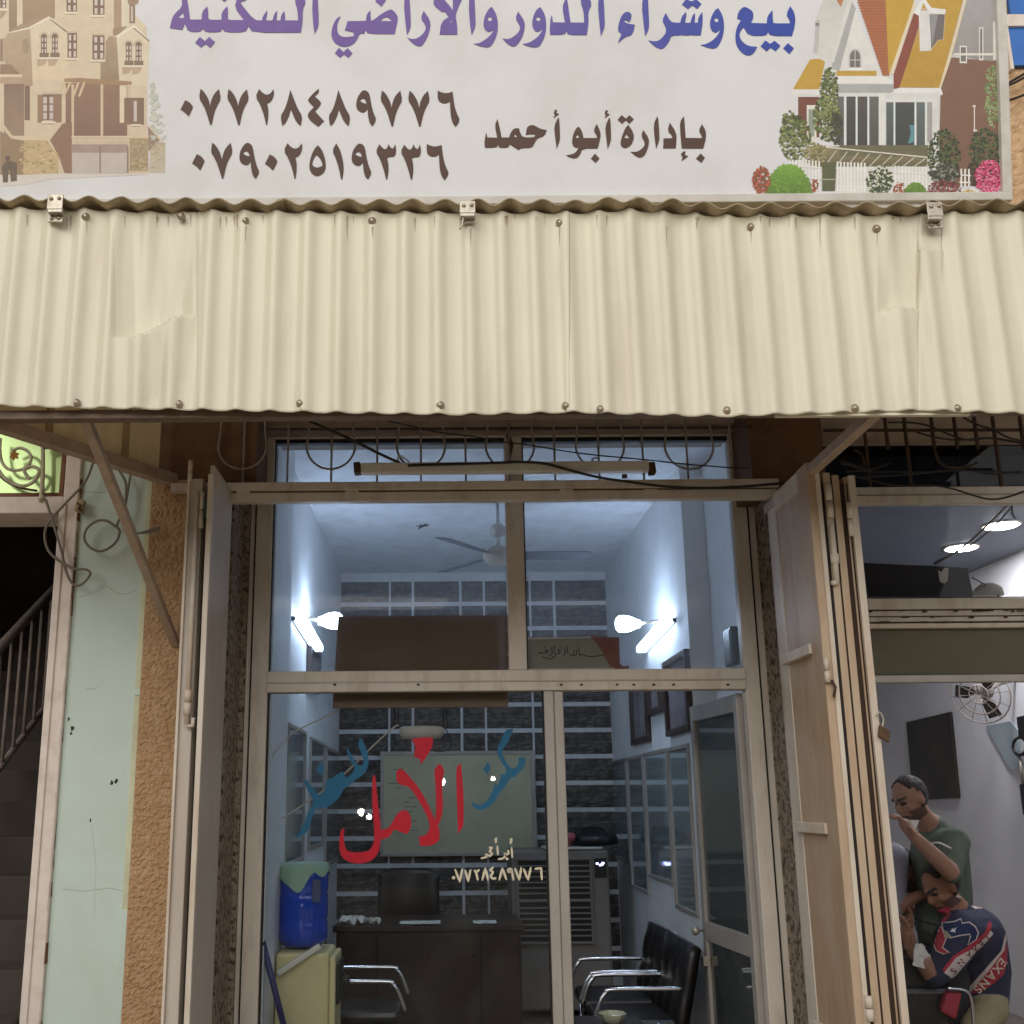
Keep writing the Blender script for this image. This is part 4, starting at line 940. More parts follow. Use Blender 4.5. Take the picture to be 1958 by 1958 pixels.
pane(xl1 + .006, xm0, zt1, ztop - .02, 'pane_upper'); pane(xm1 + .008, xr0, zt1, ztop - .02, 'pane_upper'); lp = pane(xl1 + .006, xd0 - .006, .1, zt0)
mb = MB()
for px in (1073, 1112, 1180, 1212, 1250, 1288, 1392, 640, 800): c = P(px, 1309, YG - .0375); mb.poly([c + Vector((.008 * math.cos(t), 0, .005 * math.sin(t))) for t in [k * math.pi / 4 for k in range(8)]], (0, .002, 0))
mb.build('rivet_hole', 'rubber_shade_black', sf)
# broken wood strip on the upper mullion
mb = MB(); mb.poly([P(x, y, YG - .034) for x, y in ((968, 800), (977, 812), (974, 830), (982, 850), (976, 880), (972, 850), (968, 830))], (0, .008, 0)); mb.build('torn_strip', 'iron_dark', sf)
# painted lettering on the lower pane
yl = yp - .0012
RED = C(190, 30, 50); BLU = C(40, 110, 150); CRM = C(226, 216, 190)
R5 = [[(1070,650),(1085,700),(1100,900),(1130,1150),(1150,1330),(1145,1500),(1110,1640),(1020,1720),(900,1750),(780,1740),(690,1690),(640,1620),(635,1450),(655,1330),(700,1310),(690,1400),(700,1530),(740,1600),(850,1612),(980,1600),(1040,1550),(1070,1450),(1060,1250),(1040,1000),(1040,700)]]
R5b = [[(1150,1330),(1230,1320),(1290,1240),(1340,1140),(1400,1090),(1460,1085),(1505,1140),(1525,1220),(1510,1330),(1470,1385),(1420,1370),(1310,1325),(1270,1400),(1200,1445),(1130,1450)]]
R6 = [[(-11,530),(20,510),(60,520),(120,585),(220,700),(310,850),(370,980),(420,1110),(440,1130),(460,1210),(455,1290),(390,1340),(300,1355),(240,1345),(235,1245),(300,1240),(330,1200),(355,1140),(330,1040),(270,920),(190,790),(120,700),(40,690),(0,660),(-15,620)]]
R6b = [[(458,450),(520,535),(480,620),(495,880),(490,990),(465,1080),(430,1140),(400,1100),(420,1000),(420,850),(410,620),(395,520)]]
R6c = [[(690,455),(700,560),(720,800),(720,1130),(690,1170),(660,1225),(650,1000),(640,700),(638,520),(660,470)], [(150,190),(240,170),(380,170),(390,250),(340,340),(290,420),(245,470),(250,410),(180,380),(190,320),(200,270)]]
B6 = [[(1180,80),(1260,80),(1230,150),(1190,250),(1140,300),(1135,350),(1180,430),(1230,510),(1290,500),(1320,450),(1315,390),(1370,380),(1392,410),(1380,500),(1310,560),(1270,605),(1230,610),(1190,680),(1130,750),(1080,820),(1030,900),(960,950),(880,960),(820,930),(810,870),(880,910),(960,880),(1020,790),(1050,720),(1055,650),(1075,690),(1110,650),(1130,560),(1165,580),(1190,520),(1130,440),(1085,360),(1085,280),(1130,190)], [(980,440),(1020,500),(980,575),(930,520)]]
B5 = [[(900,190),(960,300),(1000,430),(995,560),(930,660),(820,720),(760,790),(690,820),(640,930),(560,1010),(450,1070),(350,1060),(290,1200),(270,1330),(190,1400),(100,1445),(180,1290),(240,1150),(290,1050),(330,990),(240,830),(195,740),(225,705),(300,800),(380,900),(460,860),(470,720),(560,690),(620,640),(680,610),(720,690),(800,640),(830,560),(770,480),(725,390),(740,310),(790,420),(850,530),(920,540),(940,470),(890,350),(865,270)], [(350,600),(400,500),(460,560),(420,660)]]
lettering('red_lettering', R5, 550, 1380, 6.44, yl, 'paint_ink', lp, RED, .0008, 2); lettering('red_lettering', R5b, 550, 1380, 6.44, yl - .0003, 'paint_ink', lp, RED, .0008, 2)
for q, dd in ((R6, 0), (R6b, .0004), (R6c, .0008)): lettering('red_lettering', q, 760, 1380, 5.683, yl - dd, 'paint_ink', lp, RED, .0008, 2)
lettering('blue_lettering', B6, 760, 1380, 5.683, yl, 'paint_thin', lp, BLU, .0004, 2); lettering('blue_lettering', B5, 550, 1380, 6.44, yl, 'paint_thin', lp, BLU, .0004, 2)
def strokes(name, lines, ox, oy, s, Y, wd, col, mat, parent):
    mb = MB(); k_ = 0
    for ln in lines:
        k_ += 1; yy = Y - .00008 * k_
        if len(ln) == 1:
            mb.poly([P(ox + x / s, oy + y / s, yy) for x, y in circ(ln[0], wd * .75, 10)], (0, .0003, 0), col=col); continue
        pts = []
        for i in range(len(ln) - 1):
            for t in range(4): pts.append((ln[i][0] + (ln[i + 1][0] - ln[i][0]) * t / 4, ln[i][1] + (ln[i + 1][1] - ln[i][1]) * t / 4))
        pts.append(ln[-1]); L_, R_ = [], []
        for i, (x, y) in enumerate(pts):
            a_ = pts[max(0, i - 1)]; b_ = pts[min(len(pts) - 1, i + 1)]; dx, dy = b_[0] - a_[0], b_[1] - a_[1]; l_ = math.hypot(dx, dy) or 1
            ww = wd / 2 * (1 if 0 < i < len(pts) - 1 else .6)
            L_.append((x - dy / l_ * ww, y + dx / l_ * ww)); R_.append((x + dy / l_ * ww, y - dx / l_ * ww))
        for i in range(len(pts) - 1):
            q = [L_[i], L_[i + 1], R_[i + 1], R_[i]]
            mb.add([P(ox + x / s, oy + y / s, yy) for x, y in q], [(0, 1, 2, 3)], 0, [col] * 4)
    return mb.build(name, mat, parent, fix=False)
num = [[(610,1695)], [(625,1600),(678,1740),(705,1595)], [(735,1610),(768,1735),(795,1605)], [(835,1610),(855,1640),(890,1605)], [(850,1620),(875,1725)], [(920,1725),(955,1590),(985,1725)], [(1045,1580),(1005,1610),(1040,1635),(1010,1680),(1035,1705),(1075,1700)], [(1105,1725),(1140,1590),(1185,1720)], [(1240,1620),(1210,1635),(1200,1610),(1225,1595),(1240,1610),(1262,1725)], [(1275,1590),(1325,1720),(1345,1580)], [(1370,1595),(1420,1720),(1450,1580)], [(1490,1600),(1560,1590),(1570,1720)]]
strokes('phone_lettering', num, 760, 1380, 5.683, yl, 25, CRM, 'paint_ink', lp)
nam = [[(1240,1365),(1248,1480)], [(1250,1270),(1225,1285),(1240,1300),(1220,1325)], [(1200,1390),(1210,1430),(1180,1450),(1160,1430),(1185,1440),(1150,1485),(1090,1495)], [(1190,1490)], [(1085,1345),(1092,1450)], [(1085,1265),(1060,1280),(1075,1295),(1065,1320)], [(990,1370),(1030,1365),(1000,1410),(1030,1430),(1010,1460),(960,1440),(970,1470),(905,1485)]]
strokes('name_lettering', nam, 760, 1380, 5.683, yl, 22, CRM, 'paint_ink', lp)
# framed calligraphy plaque standing on the transom
pq = thing('calligraphy_plaque', 'torn framed calligraphy plaque standing on the transom behind the glass', 'plaque', P(1095, 1282, YG + .06))
ypq = YG + .05
mb = MB(); quadslab(mb, ((1006, 1217), (1184, 1218), (1186, 1281), (1007, 1284)), ypq, .014); mb.build('backing', paint('maroon', C(130, 78, 62), .6), pq, .003)
mb = MB(); quadslab(mb, ((1011, 1222), (1133, 1222), (1148, 1232), (1158, 1250), (1166, 1262), (1170, 1277), (1012, 1279)), ypq - .003, .003); mb.build('paper', paint('plaque_paper', C(146, 146, 128), .7, C(112, 108, 92), .4, 6), pq)
mb = MB(); quadslab(mb, ((1128, 1214), (1136, 1212), (1152, 1226), (1165, 1240), (1168, 1256), (1176, 1262), (1192, 1274), (1203, 1272), (1202, 1279), (1185, 1286), (1168, 1278), (1160, 1262), (1148, 1240)), ypq - .006, .0025); mb.build('torn_flap', 'maroon', pq)
for q in (((1007, 1221), (1130, 1219)), ((1007, 1280), (1175, 1278)), ((1009, 1219), (1010, 1282))):
    mb = MB(); mb.bar(P(*q[0], ypq - .006), P(*q[1], ypq - .006), .006, .008); mb.build('frame_rail', 'alu_beige', pq, .001)
bis = [[(1380,565),(1200,595),(1050,600),(960,570),(915,565),(930,585)], [(885,420),(900,590)], [(850,480),(845,575),(800,582)], [(805,470),(800,578)], [(720,545),(745,570),(795,590)], [(735,450),(755,440)], [(685,405),(692,550)], [(640,420),(655,540),(610,590)], [(600,490),(520,480),(565,540),(480,560)], [(490,560),(440,630),(360,650),(240,600)], [(455,400),(462,560)], [(415,420),(422,550),(360,600)], [(370,495),(290,490),(345,530),(260,542),(180,545),(200,520)], [(560,440),(590,430)], [(280,440),(310,432)]]
strokes('calligraphy', bis, 1010, 1190, 9.2, ypq - .0045, 16, C(26, 22, 20), 'paint_ink', pq)
# brown board leaning behind the upper left pane
bb = thing('brown_board', 'dark brown board hung behind the upper left pane', 'board', P(800, 1352, YG + .1))
mb = MB(); quadslab(mb, ((646, 1178), (969, 1176), (972, 1352), (636, 1354)), YG + .09, .02); mb.build('board_face', paint('board_brown', C(122, 100, 82), .8, C(92, 74, 58), .4, 3), bb, .002)
for px in (700, 920):
    mb = MB(); mb.box(P(px, 1300, YG + .09).x, P(px, 1300, YG + .09).x + .03, YG + .055, YG + .089, zt1 - .06, zt1 - .02); mb.build('fixing_clip', 'alu_beige', bb)
# inner glass door, swung open into the room
dr = thing('glass_door', 'aluminium glass door swung inward beside the right wall', 'door', (1.52, 5.45, 0))
hA = P(1414, 1316, YG + .06); XA = hA.x; YA = YG + .07
fB = P(1324, 1352, 6.2); XB_, YB_ = fB.x, 6.2
dd = Vector((XB_ - XA, YB_ - YA, 0)); dl = dd.length; du = dd / dl; dn = Vector((du.y, -du.x, 0))
ztd = zt0 - .012
def dbox(a0, a1, z0, z1, t=.04, name='rail', mat='alu_silver', off=0):
    mb = MB(); o = Vector((XA, YA, 0)) + dn * off
    vs = []
    for z in (z0, z1):
        for aa, s_ in ((a0, -1), (a1, -1), (a1, 1), (a0, 1)): q = o + du * aa + dn * (s_ * t / 2); vs.append((q.x, q.y, z))
    mb.add(vs, [(0, 3, 2, 1), (4, 5, 6, 7), (0, 1, 5, 4), (1, 2, 6, 5), (2, 3, 7, 6), (3, 0, 4, 7)]); return mb.build(name, mat, dr, .003)
dbox(0, .055, .02, ztd, name='hinge_stile'); dbox(dl - .055, dl, .02, ztd, name='lock_stile')
dbox(.056, dl - .056, ztd - .09, ztd, name='top_rail'); zr = P(1341, 1778, 6.2).z
dbox(.056, dl - .056, zr - .05, zr + .05, name='middle_rail'); dbox(.056, dl - .056, .02, .16, name='bottom_rail')
dbox(.056, dl - .056, zr + .051, ztd - .091, .006, 'glass_pane', 'pane_green'); dbox(.056, dl - .056, .161, zr - .051, .006, 'glass_pane', 'pane_green')
mb = MB(); c = Vector((XA, YA, zr)) + du * (dl - .03) - dn * .02; mb.lathe([(.008, 0), (.008, .03), (.02, .035), (.027, .05), (.022, .066), (.004, .07)], c, -dn, 16); mb.build('door_knob', 'zinc', dr)
mb = MB(); c = Vector((XA, YA, zr - .16)) + du * (dl - .03) - dn * .022; mb.box(c.x - .02, c.x + .02, c.y - .03, c.y + .03, c.z - .025, c.z + .025); mb.build('latch', 'zinc', dr, .003)
# ------------------------------------------------------------------ office room
paint('office_wall', C(230, 232, 234), .7, C(176, 178, 180), .3, 4, bump=.05, vary=.05)
paint('office_ceiling', C(228, 231, 235), .8, vary=.04)
paint('grout', C(226, 226, 228), .8, C(150, 150, 150), .3, 20)
paint('stone_tile', C(78, 73, 70), .65, C(150, 142, 134), .7, 12, stretch=3.0, bump=.9, bscale=35, thr=(.48, .68), vary=.3)
paint('desk_wood', C(46, 27, 23), .3, C(32, 20, 18), .2, 4, spec=.5)
plain('leather_black', C(24, 21, 22), .35); plain('plastic_black', C(22, 22, 24), .4)
paint('chrome', C(210, 210, 214), .12, metal=1.0, amt=.05, vary=.03)
paint('bottle_blue', C(14, 66, 182), .12, spec=.6, amt=.1)
paint('cooler_cream', C(206, 196, 150), .5, C(160, 146, 104), .3, 4)
plain('aircooler_grey', C(124, 118, 112), .5); plain('cloth_green', C(150, 180, 160), .9); plain('paper_white', C(210, 208, 200), .8)
paint('board_green', C(200, 196, 164), .6, C(166, 164, 138), .4, 3); plain('wood_frame', C(60, 44, 40), .4)
XW0, XW1, YB = -.93, 1.50, 9.4
glassmat('smoked', (.2, .21, .24, 1), 1.24)
mt, N, L, b = newmat('mirror_glass'); b.inputs['Base Color'].default_value = (.60, .72, .76, 1); b.inputs['Metallic'].default_value = .68; b.inputs['Roughness'].default_value = .08
LAMP = (.60, .77, 1.0, 1)
emit('lamp_glow', LAMP, 44.0); emit('tube_glow', LAMP, 5.5); emit('display_blue', (.45, .5, 1, 1), 3.0)
mb = MB(); mb.box(XW0 - .1, XW1 + .2, YG - .25, YB + .1, -.1, -.001); tag(mb.build('floor', paint('floor_tile', C(120, 112, 104), .4, vary=.1)), kind='structure')
mb = MB(); mb.box(XW0 - .1, XW1 + .2, YG + .2, YB + .1, ROOM_Z, ROOM_Z + .1); tag(mb.build('ceiling', 'office_ceiling'), kind='structure')
mb = MB(); mb.box(XW0 - .1, XW0, YG + .055, YB, 0, ROOM_Z); tag(mb.build('wall_left', 'office_wall'), kind='structure')
mb = MB(); mb.box(XW1, XW1 + .2, 6.3, YB, 0, ROOM_Z); mb.box(1.64, XW1 + .2, YG + .055, 6.2995, 0, ROOM_Z); tag(mb.build('wall_right', 'office_wall'), kind='structure')
mb = MB(); mb.box(XW0 - .1, XW1 + .2, YB, YB + .1, 0, ROOM_Z); wb = tag(mb.build('wall_back', 'grout'), kind='structure')
mb = MB(); mb.box(XW0 - .1, XW1 + .2, YG + .05, YG + .2, ztop + .03, ROOM_Z + .1); tag(mb.build('wall_front', 'office_wall'), kind='structure')
mb = MB(); mb.box(XW0, XW0 + .045, YG + .06, 6.02, 0, ROOM_Z); tag(mb.build('wall_pilaster', 'office_wall'), kind='structure')
# stone tiles on the back wall
cols = [(655, 743), (747, 787), (792, 879), (884, 925), (929, 1014), (1018, 1060), (1065, 1155)]
zt_ = P(900, 1106, YB).z; ph = P(900, 1200, YB).z - P(900, 1248, YB).z
def tilemesh(wd, hg, seed):
    rnd = random.Random(seed); nx, nz = (6, 5) if wd > .3 else (4, 5); vs = []; fs = []
    for j in range(nz + 1):
        for i in range(nx + 1):
            d = .004 + rnd.random() * .018 if 0 < i < nx and 0 < j < nz else .003
            vs.append((wd * i / nx, -d, hg * j / nz))
    for j in range(nz):
        for i in range(nx): k = j * (nx + 1) + i; fs.append((k, k + 1, k + nx + 2, k + nx + 1))
    mb = MB(); mb.add(vs, fs); return mb
cache = {}
for ci, (a_, b_) in enumerate(cols):
    x0_, x1_ = P(a_, 1250, YB).x, P(b_, 1250, YB).x
    if ci == 0: x0_ = XW0 + .005
    if ci == 6: x1_ = XW1 - .005
    for r_ in range(16):
        z1_ = zt_ - r_ * ph
        if z1_ < ph: break
        key = (ci, r_ % 3)
        if r_ == 0: z1t = ROOM_Z - .01
        if key not in cache:
            o = tilemesh(x1_ - x0_, ph * .83, ci * 10 + r_).build('stone_tile', 'stone_tile', wb, fix=False); cache[key] = o.data
        else: o = link('stone_tile', cache[key], wb)
        o.location = (x0_, YB - .001, z1_ - ph * .95)
# mirrors on the side walls
def mirror(px_l, px_r, pyt, pyb, X, label):
    """pixel edges on the side wall plane X"""
    a_ = PX(px_l, pyt[0], X); b_ = PX(px_r, pyt[1], X); z0 = PX(px_r, pyb, X).z; z1 = a_.z
    y0, y1 = sorted((a_.y, b_.y)); sx = -1 if X > 0 else 1
    t = thing('wall_mirror', label, 'mirror', (X, (y0 + y1) / 2, z0), 'mirrors along the office walls')
    mb = MB(); mb.box(min(X, X + sx * .006), max(X, X + sx * .006), y0 + .012, y1 - .012, z0 + .012, z1 - .012); mb.build('mirror_glass', 'mirror_glass', t)
    mb = MB()
    for (c0, c1, d0, d1) in ((y0, y1, z1 - .014, z1 + .012), (y0, y1, z0 - .012, z0 + .014), (y0, y0 + .02, z0 + .0145, z1 - .0145), (y1 - .02, y1, z0 + .0145, z1 - .0145)):
        mb.box(min(X, X + sx * .016), max(X, X + sx * .016), c0, c1, d0, d1)
    mb.build('mirror_frame', 'alu_silver', t, .002)
XR, XLm = XW1 - .001, XW0 + .001
for i, (l_, r_, t0, t1, b0) in enumerate(((1169, 1198, 1459, 1452, 1645), (1200, 1230, 1452, 1446, 1702), (1232, 1277, 1444, 1436, 1685), (1279, 1318, 1434, 1426, 1742))):
    mirror(l_, r_, (t0, t1), b0, XR, ['small mirror on the right wall deepest beside the air cooler', 'second mirror from the air cooler on the right wall', 'short mirror on the right wall between two longer ones', 'long mirror on the right wall nearest the open door'][i])
for i, (l_, r_, t0, b0) in enumerate(((548, 583, 1385, 1640), (592, 620, 1412, 1612), (623, 650, 1430, 1640))):
    mirror(l_, r_, (t0, t0), b0, XLm, ['mirror on the left wall nearest the glass above the water bottle', 'middle mirror on the left wall with raised lower edge', 'mirror on the left wall deepest beside the stone tiles'][i])
def picture(px_l, px_r, pyt, pyb, X, label):
    a_ = PX(px_l, pyt, X); b_ = PX(px_r, pyt, X); z1 = PX(px_r, pyt, X).z; z0 = PX(px_l, pyb, X).z; y0, y1 = sorted((a_.y, b_.y)); sx = -1 if X > 0 else 1
    t = thing('picture_frame', label, 'picture', (X, y0, z0), 'framed pictures on the office walls')
    mb = MB(); mb.box(min(X, X + sx * .01), max(X, X + sx * .01), y0 + .02, y1 - .02, z0 + .02, z1 - .02); mb.build('picture', paint('photo_print', C(120, 112, 120), .2, C(180, 176, 180), .6, 3), t)
    mb = MB()
    for q in ((y0, y1, z1 - .04, z1), (y0, y1, z0, z0 + .04), (y0, y0 + .05, z0 + .04, z1 - .04), (y1 - .05, y1, z0 + .04, z1 - .04)): mb.box(min(X, X + sx * .035), max(X, X + sx * .035), *q)
    mb.build('frame', 'wood_frame', t, .004)
picture(1208, 1240, 1290, 1428, XR, 'tall dark framed picture deepest on the right wall'); picture(1242, 1266, 1290, 1372, XR, 'small dark framed picture between the two tall ones'); picture(1273, 1318, 1240, 1412, XR, 'large dark framed picture on the right wall nearest the door')
picture(586, 606, 1250, 1312, XLm, 'dark framed picture on the left wall below the lamp')
# speaker box high on the right wall
sp = thing('wall_speaker', 'small dark box mounted high on the right wall by the window', 'speaker', PX(1405, 1280, 1.639))
a_ = PX(1396, 1200, 1.639); mb = MB(); mb.box(1.594, 1.639, a_.y - .16, a_.y, P(1405, 1272, a_.y - .1).z, P(1405, 1200, a_.y - .1).z); mb.build('cabinet', 'plastic_black', sp, .008)
mb = MB(); mb.box(1.590, 1.595, a_.y - .14, a_.y - .02, P(1405, 1265, a_.y - .1).z, P(1405, 1205, a_.y - .1).z); mb.build('grille', 'plastic_black', sp)
# lamps
def lamp(side):
    X = XLm if side < 0 else XR; s_ = -side
    bt = thing('wall_tube_lamp', 'lit slanted tube lamp on the %s wall' % ('left' if side < 0 else 'right'), 'lamp', (X, 7, 2.5), 'lit office lamps')
    if side < 0: q = [(573, 1182), (608, 1240)]
    else: q = [(1278, 1185), (1226, 1242)]
    A = PX(*q[0], X + s_ * .05); B = PX(*q[1], X + s_ * .05)
    mb = MB(); mb.bar(A, B, .05, .075, (1, 0, 0)); mb.build('tube', 'tube_glow', bt, .012)
    mb = MB(); mb.bar(A + Vector((-s_ * .035, 0, .0)), B + Vector((-s_ * .035, 0, .0)), .028, .10, (1, 0, 0)); mb.build('backplate', 'plastic_black', bt, .004)
    gl = thing('wall_globe_lamp', 'lit white globe lamp on a bracket on the %s wall' % ('left' if side < 0 else 'right'), 'lamp', (X, 6.6, 2.6), 'lit office lamps')
    gp = (634, 1187) if side < 0 else (1198, 1193)
    Yg = 7.0; c = P(*gp, Yg); wallp = Vector((X, Yg, c.z + .0)); ax = Vector((s_, 0, 0))
    base = Vector((c.x - s_ * .07, Yg, c.z))
    mb = MB(); mb.lathe([(.025, -.02), (.03, 0), (.05, .045), (.058, .085), (.055, .12), (.035, .14), (.004, .146)], base, ax, 20); mb.build('globe', 'lamp_glow', gl)
    mb = MB(); mb.tube([wallp, wallp + ax * .04 + Vector((0, 0, .02)), base - ax * .02], .012, 8); mb.build('bracket', 'zinc', gl)
    mb = MB(); mb.lathe([(.045, 0), (.045, .012), (.02, .02)], wallp, ax, 16); mb.build('wall_rose', 'zinc', gl)
lamp(-1); lamp(1)
# ceiling fan
plain('fan_blade', C(86, 88, 94), .4)
fc = P(953, 1062, 7.0); fn = thing('ceiling_fan', 'white three blade ceiling fan on a rod', 'fan', fc)
mb = MB(); mb.tube([fc + Vector((0, 0, .04)), (fc.x, fc.y, ROOM_Z)], .012, 10); mb.build('rod', 'alu_silver', fn)
mb = MB(); mb.lathe([(.02, 0), (.055, .02), (.055, .07), (.02, .1)], (fc.x, fc.y, fc.z + .13), n=18); mb.build('canopy', 'alu_silver', fn)
mb = MB(); mb.lathe([(.01, -.07), (.07, -.062), (.1, -.03), (.108, .0), (.1, .03), (.06, .055), (.02, .07)], fc, n=24); mb.build('motor', paint('fan_cream', C(170, 160, 140), .4), fn)
for ang in (2, 128, 232):
    d = Vector((math.cos(R(ang)), math.sin(R(ang)), 0)); n_ = Vector((-d.y, d.x, 0))
    mb = MB(); A = fc + d * .09 + Vector((0, 0, -.005)); vs = []
    for (r_, w_) in ((.07, .035), (.18, .055), (.4, .062), (.6, .06), (.64, .045)):
        for s_ in (-1, 1): vs.append(fc + d * r_ + n_ * (w_ * s_) + Vector((0, 0, -.004 - s_ * w_ * .22)))
    fs = [(2 * i, 2 * i + 2, 2 * i + 3, 2 * i + 1) for i in range(4)]; vs2 = [v + Vector((0, 0, .006)) for v in vs]
    n0 = len(vs); fs2 = [tuple(n0 + k for k in reversed(f)) for f in fs]
    rim = [0, 2, 4, 6, 8, 9, 7, 5, 3, 1]; fs3 = [(rim[k], rim[(k + 1) % 10], n0 + rim[(k + 1) % 10], n0 + rim[k]) for k in range(10)]
    mb.add(vs + vs2, fs + fs2 + fs3); mb.build('blade', 'fan_blade', fn)
gk = tag(None or thing('house_gecko', 'tiny dark gecko clinging to the office ceiling', 'gecko', PZ(806, 1006, ROOM_Z)), None)
c = PZ(806, 1006, ROOM_Z - .004); mb = MB(); mb.tube(curve([c + Vector((-.03, .1, 0)), c + Vector((-.01, .03, 0)), c, c + Vector((.025, -.03, 0)), c + Vector((.04, -.05, 0))], 4), [.002, .004, .006, .008, .009, .010, .011, .012, .012, .012, .011, .010, .010, .012, .012, .010, .004], 8); mb.build('body', 'cable_black', gk)
for dx, dy in ((-.04, .0), (.045, .01), (-.01, -.045), (.06, -.03)):
    mb = MB(); mb.tube([c + Vector((dx * .2, dy * .2 - .01, 0)), c + Vector((dx, dy, .002))], .004, 6); mb.build('leg', 'cable_black', gk)
# notice board
nb = thing('notice_board', 'large pale green notice board on the stone tiled wall', 'board', P(870, 1640, YB - .05))
mb = MB(); mb.box(**pbox(733, 1442, 1018, 1630, YB - .05, .02)); mb.build('board_face', 'board_green', nb)
for q in ((727, 1436, 1024, 1443), (727, 1630, 1024, 1637), (727, 1443, 734, 1630), (1017, 1443, 1024, 1630)):
    mb = MB(); mb.box(**pbox(*q, YB - .06, .035)); mb.build('frame_rail', 'alu_silver', nb, .003)
rs = random.Random(3); mb = MB()
for k in range(14):
    x, y = rs.uniform(742, 790), 1470 + k * 9; mb.box(**pbox(x, y, x + rs.uniform(8, 26), y + 1.5, YB - .0515, .001))
mb.build('handwriting', 'cable_grey', nb)
# hanging tray lamp below the brown board
hl = thing('hanging_lamp', 'unlit white oval lamp hung on two chains under the brown board', 'lamp', P(808, 1410, 5.62))
mb = MB(); c = P(806, 1400, 5.62); vs = []
for (rx, rz) in ((.1, -.034), (.118, -.01), (.12, .02), (.1, .03)):
    for k in range(24): t = 2 * math.pi * k / 24; vs.append((c.x + rx * math.cos(t), c.y + rx * .45 * math.sin(t), c.z + rz))
fs = [(i * 24 + k, i * 24 + (k + 1) % 24, (i + 1) * 24 + (k + 1) % 24, (i + 1) * 24 + k) for i in range(3) for k in range(24)] + [tuple(range(23, -1, -1)), tuple(range(72, 96))]
mb.add(vs, fs, smooth=True); mb.build('shade', paint('lamp_white', C(176, 174, 166), .5), hl)
for px in (756, 762, 847, 853):
    a_ = P(px, 1345, YG + .12); b_ = P(px - (2 if px < 800 else -2), 1392, 5.6); mb = MB(); mb.tube([a_, b_], .004, 6); mb.build('chain', 'cable_black', hl)
mb = MB(); mb.tube(pcurve([(850, 1390), (858, 1405), (862, 1425), (850, 1436), (828, 1436)], 5.62), .003, 6); mb.build('flex', 'cable_black', hl)
for pts, yy, lb_ in (([(682, 1328), (640, 1362), (560, 1402), (516, 1452)], 5.5, 'pale wire slanting behind the glass above the left mirrors'), ([(762, 1386), (752, 1392), (720, 1420), (660, 1478), (600, 1525), (540, 1565)], 5.56, 'pale wire slanting from the hanging lamp to the left wall')):
    t = thing('wire', lb_, 'wire', P(*pts[0], yy)); mb = MB(); mb.tube(pcurve(pts, yy), .0045, 6); mb.build('strand', 'cable_white', t)
# desk
YD = 7.55; zdk = P(820, 1770, YD).z; xd_0, xd_1 = P(636, 1780, YD).x, P(1003, 1780, YD).x
dk = thing('office_desk', 'dark brown wooden office desk facing the shop window', 'desk', ((xd_0 + xd_1) / 2, YD, 0))
mb = MB(); mb.box(xd_0, xd_1, YD, YD + .75, zdk - .04, zdk); mb.build('desk_top', 'desk_wood', dk, .006)
mb = MB(); mb.box(xd_0 + .04, xd_1 - .04, YD + .05, YD + .08, .03, zdk - .04); fpn = mb.build('front_panel', 'desk_wood', dk, .003)
for x in (xd_0 + .02, xd_1 - .05): 
    mb = MB(); mb.box(x, x + .03, YD + .082, YD + .72, 0, zdk - .04); mb.build('side_panel', 'desk_wood', dk, .003)
for x in (xd_0 + .3, xd_1 - .3):
    mb = MB(); mb.box(x - .004, x + .004, YD + .046, YD + .05, .05, zdk - .06); mb.build('panel_groove', 'void_dark', fpn)
for i, (x0_, y0_, x1_, y1_, lb_) in enumerate(((764, 1756, 842, 1770, 'white paper lying on the middle of the desk'), (704, 1752, 728, 1772, 'crumpled white tissue on the desk edge'), (905, 1762, 950, 1768, 'thin white paper at the right of the desk'), (650, 1722, 700, 1748, 'pile of papers at the left of the desk'))):
    t = thing('desk_paper', lb_, 'paper', P((x0_ + x1_) / 2, y1_, YD + .1)); a_ = P(x0_, y1_, YD + .1); b_ = P(x1_, y1_, YD + .1); n = 10; mb = MB(); vs = []; rs = random.Random(i)
    dep = .22 if i != 1 else .07; amp = .004 if i in (0, 2) else .05
    for r_ in range(n + 1):
        for k in range(n + 1): vs.append((a_.x + (b_.x - a_.x) * k / n, YD + .06 + dep * r_ / n, zdk + .003 + amp * rs.random()))
    mb.add(vs, [(r_ * (n + 1) + k, r_ * (n + 1) + k + 1, (r_ + 1) * (n + 1) + k + 1, (r_ + 1) * (n + 1) + k) for r_ in range(n) for k in range(n)]); mb.build('sheet', 'paper_white', t, fix=False)
# office chair
oc = thing('office_chair', 'black high back office chair behind the desk', 'chair', P(778, 1700, 8.55))
mb = MB(); cx0, cx1 = P(722, 1700, 8.55).x, P(840, 1700, 8.55).x; z0_, z1_ = .62, P(778, 1660, 8.55).z; vs = []; nx, nz = 10, 10
for j in range(nz + 1):
    for i in range(nx + 1):
        u, v = i / nx * 2 - 1, j / nz; vs.append((cx0 + (cx1 - cx0) * i / nx, 8.55 + .07 * (1 - u * u) - .03 * math.sin(v * 3) + (.04 if abs(u) > .95 else 0), z0_ + (z1_ - z0_) * v - (.06 * max(0, abs(u) - .7) / .3 if j == nz else 0)))
mb.add(vs, [(j * (nx + 1) + i, j * (nx + 1) + i + 1, (j + 1) * (nx + 1) + i + 1, (j + 1) * (nx + 1) + i) for j in range(nz) for i in range(nx)], smooth=True)
o = mb.build('backrest', 'leather_black', oc, fix=False); md = o.modifiers.new('Solidify', 'SOLIDIFY'); md.thickness = .07; md.offset = -1
mb = MB(); mb.box(cx0 + .02, cx1 - .02, 8.1, 8.56, .45, .55); mb.build('seat', 'leather_black', oc, .03)
mb = MB(); mb.tube([((cx0 + cx1) / 2, 8.35, .06), ((cx0 + cx1) / 2, 8.35, .45)], .03, 12); mb.build('post', 'chrome', oc)
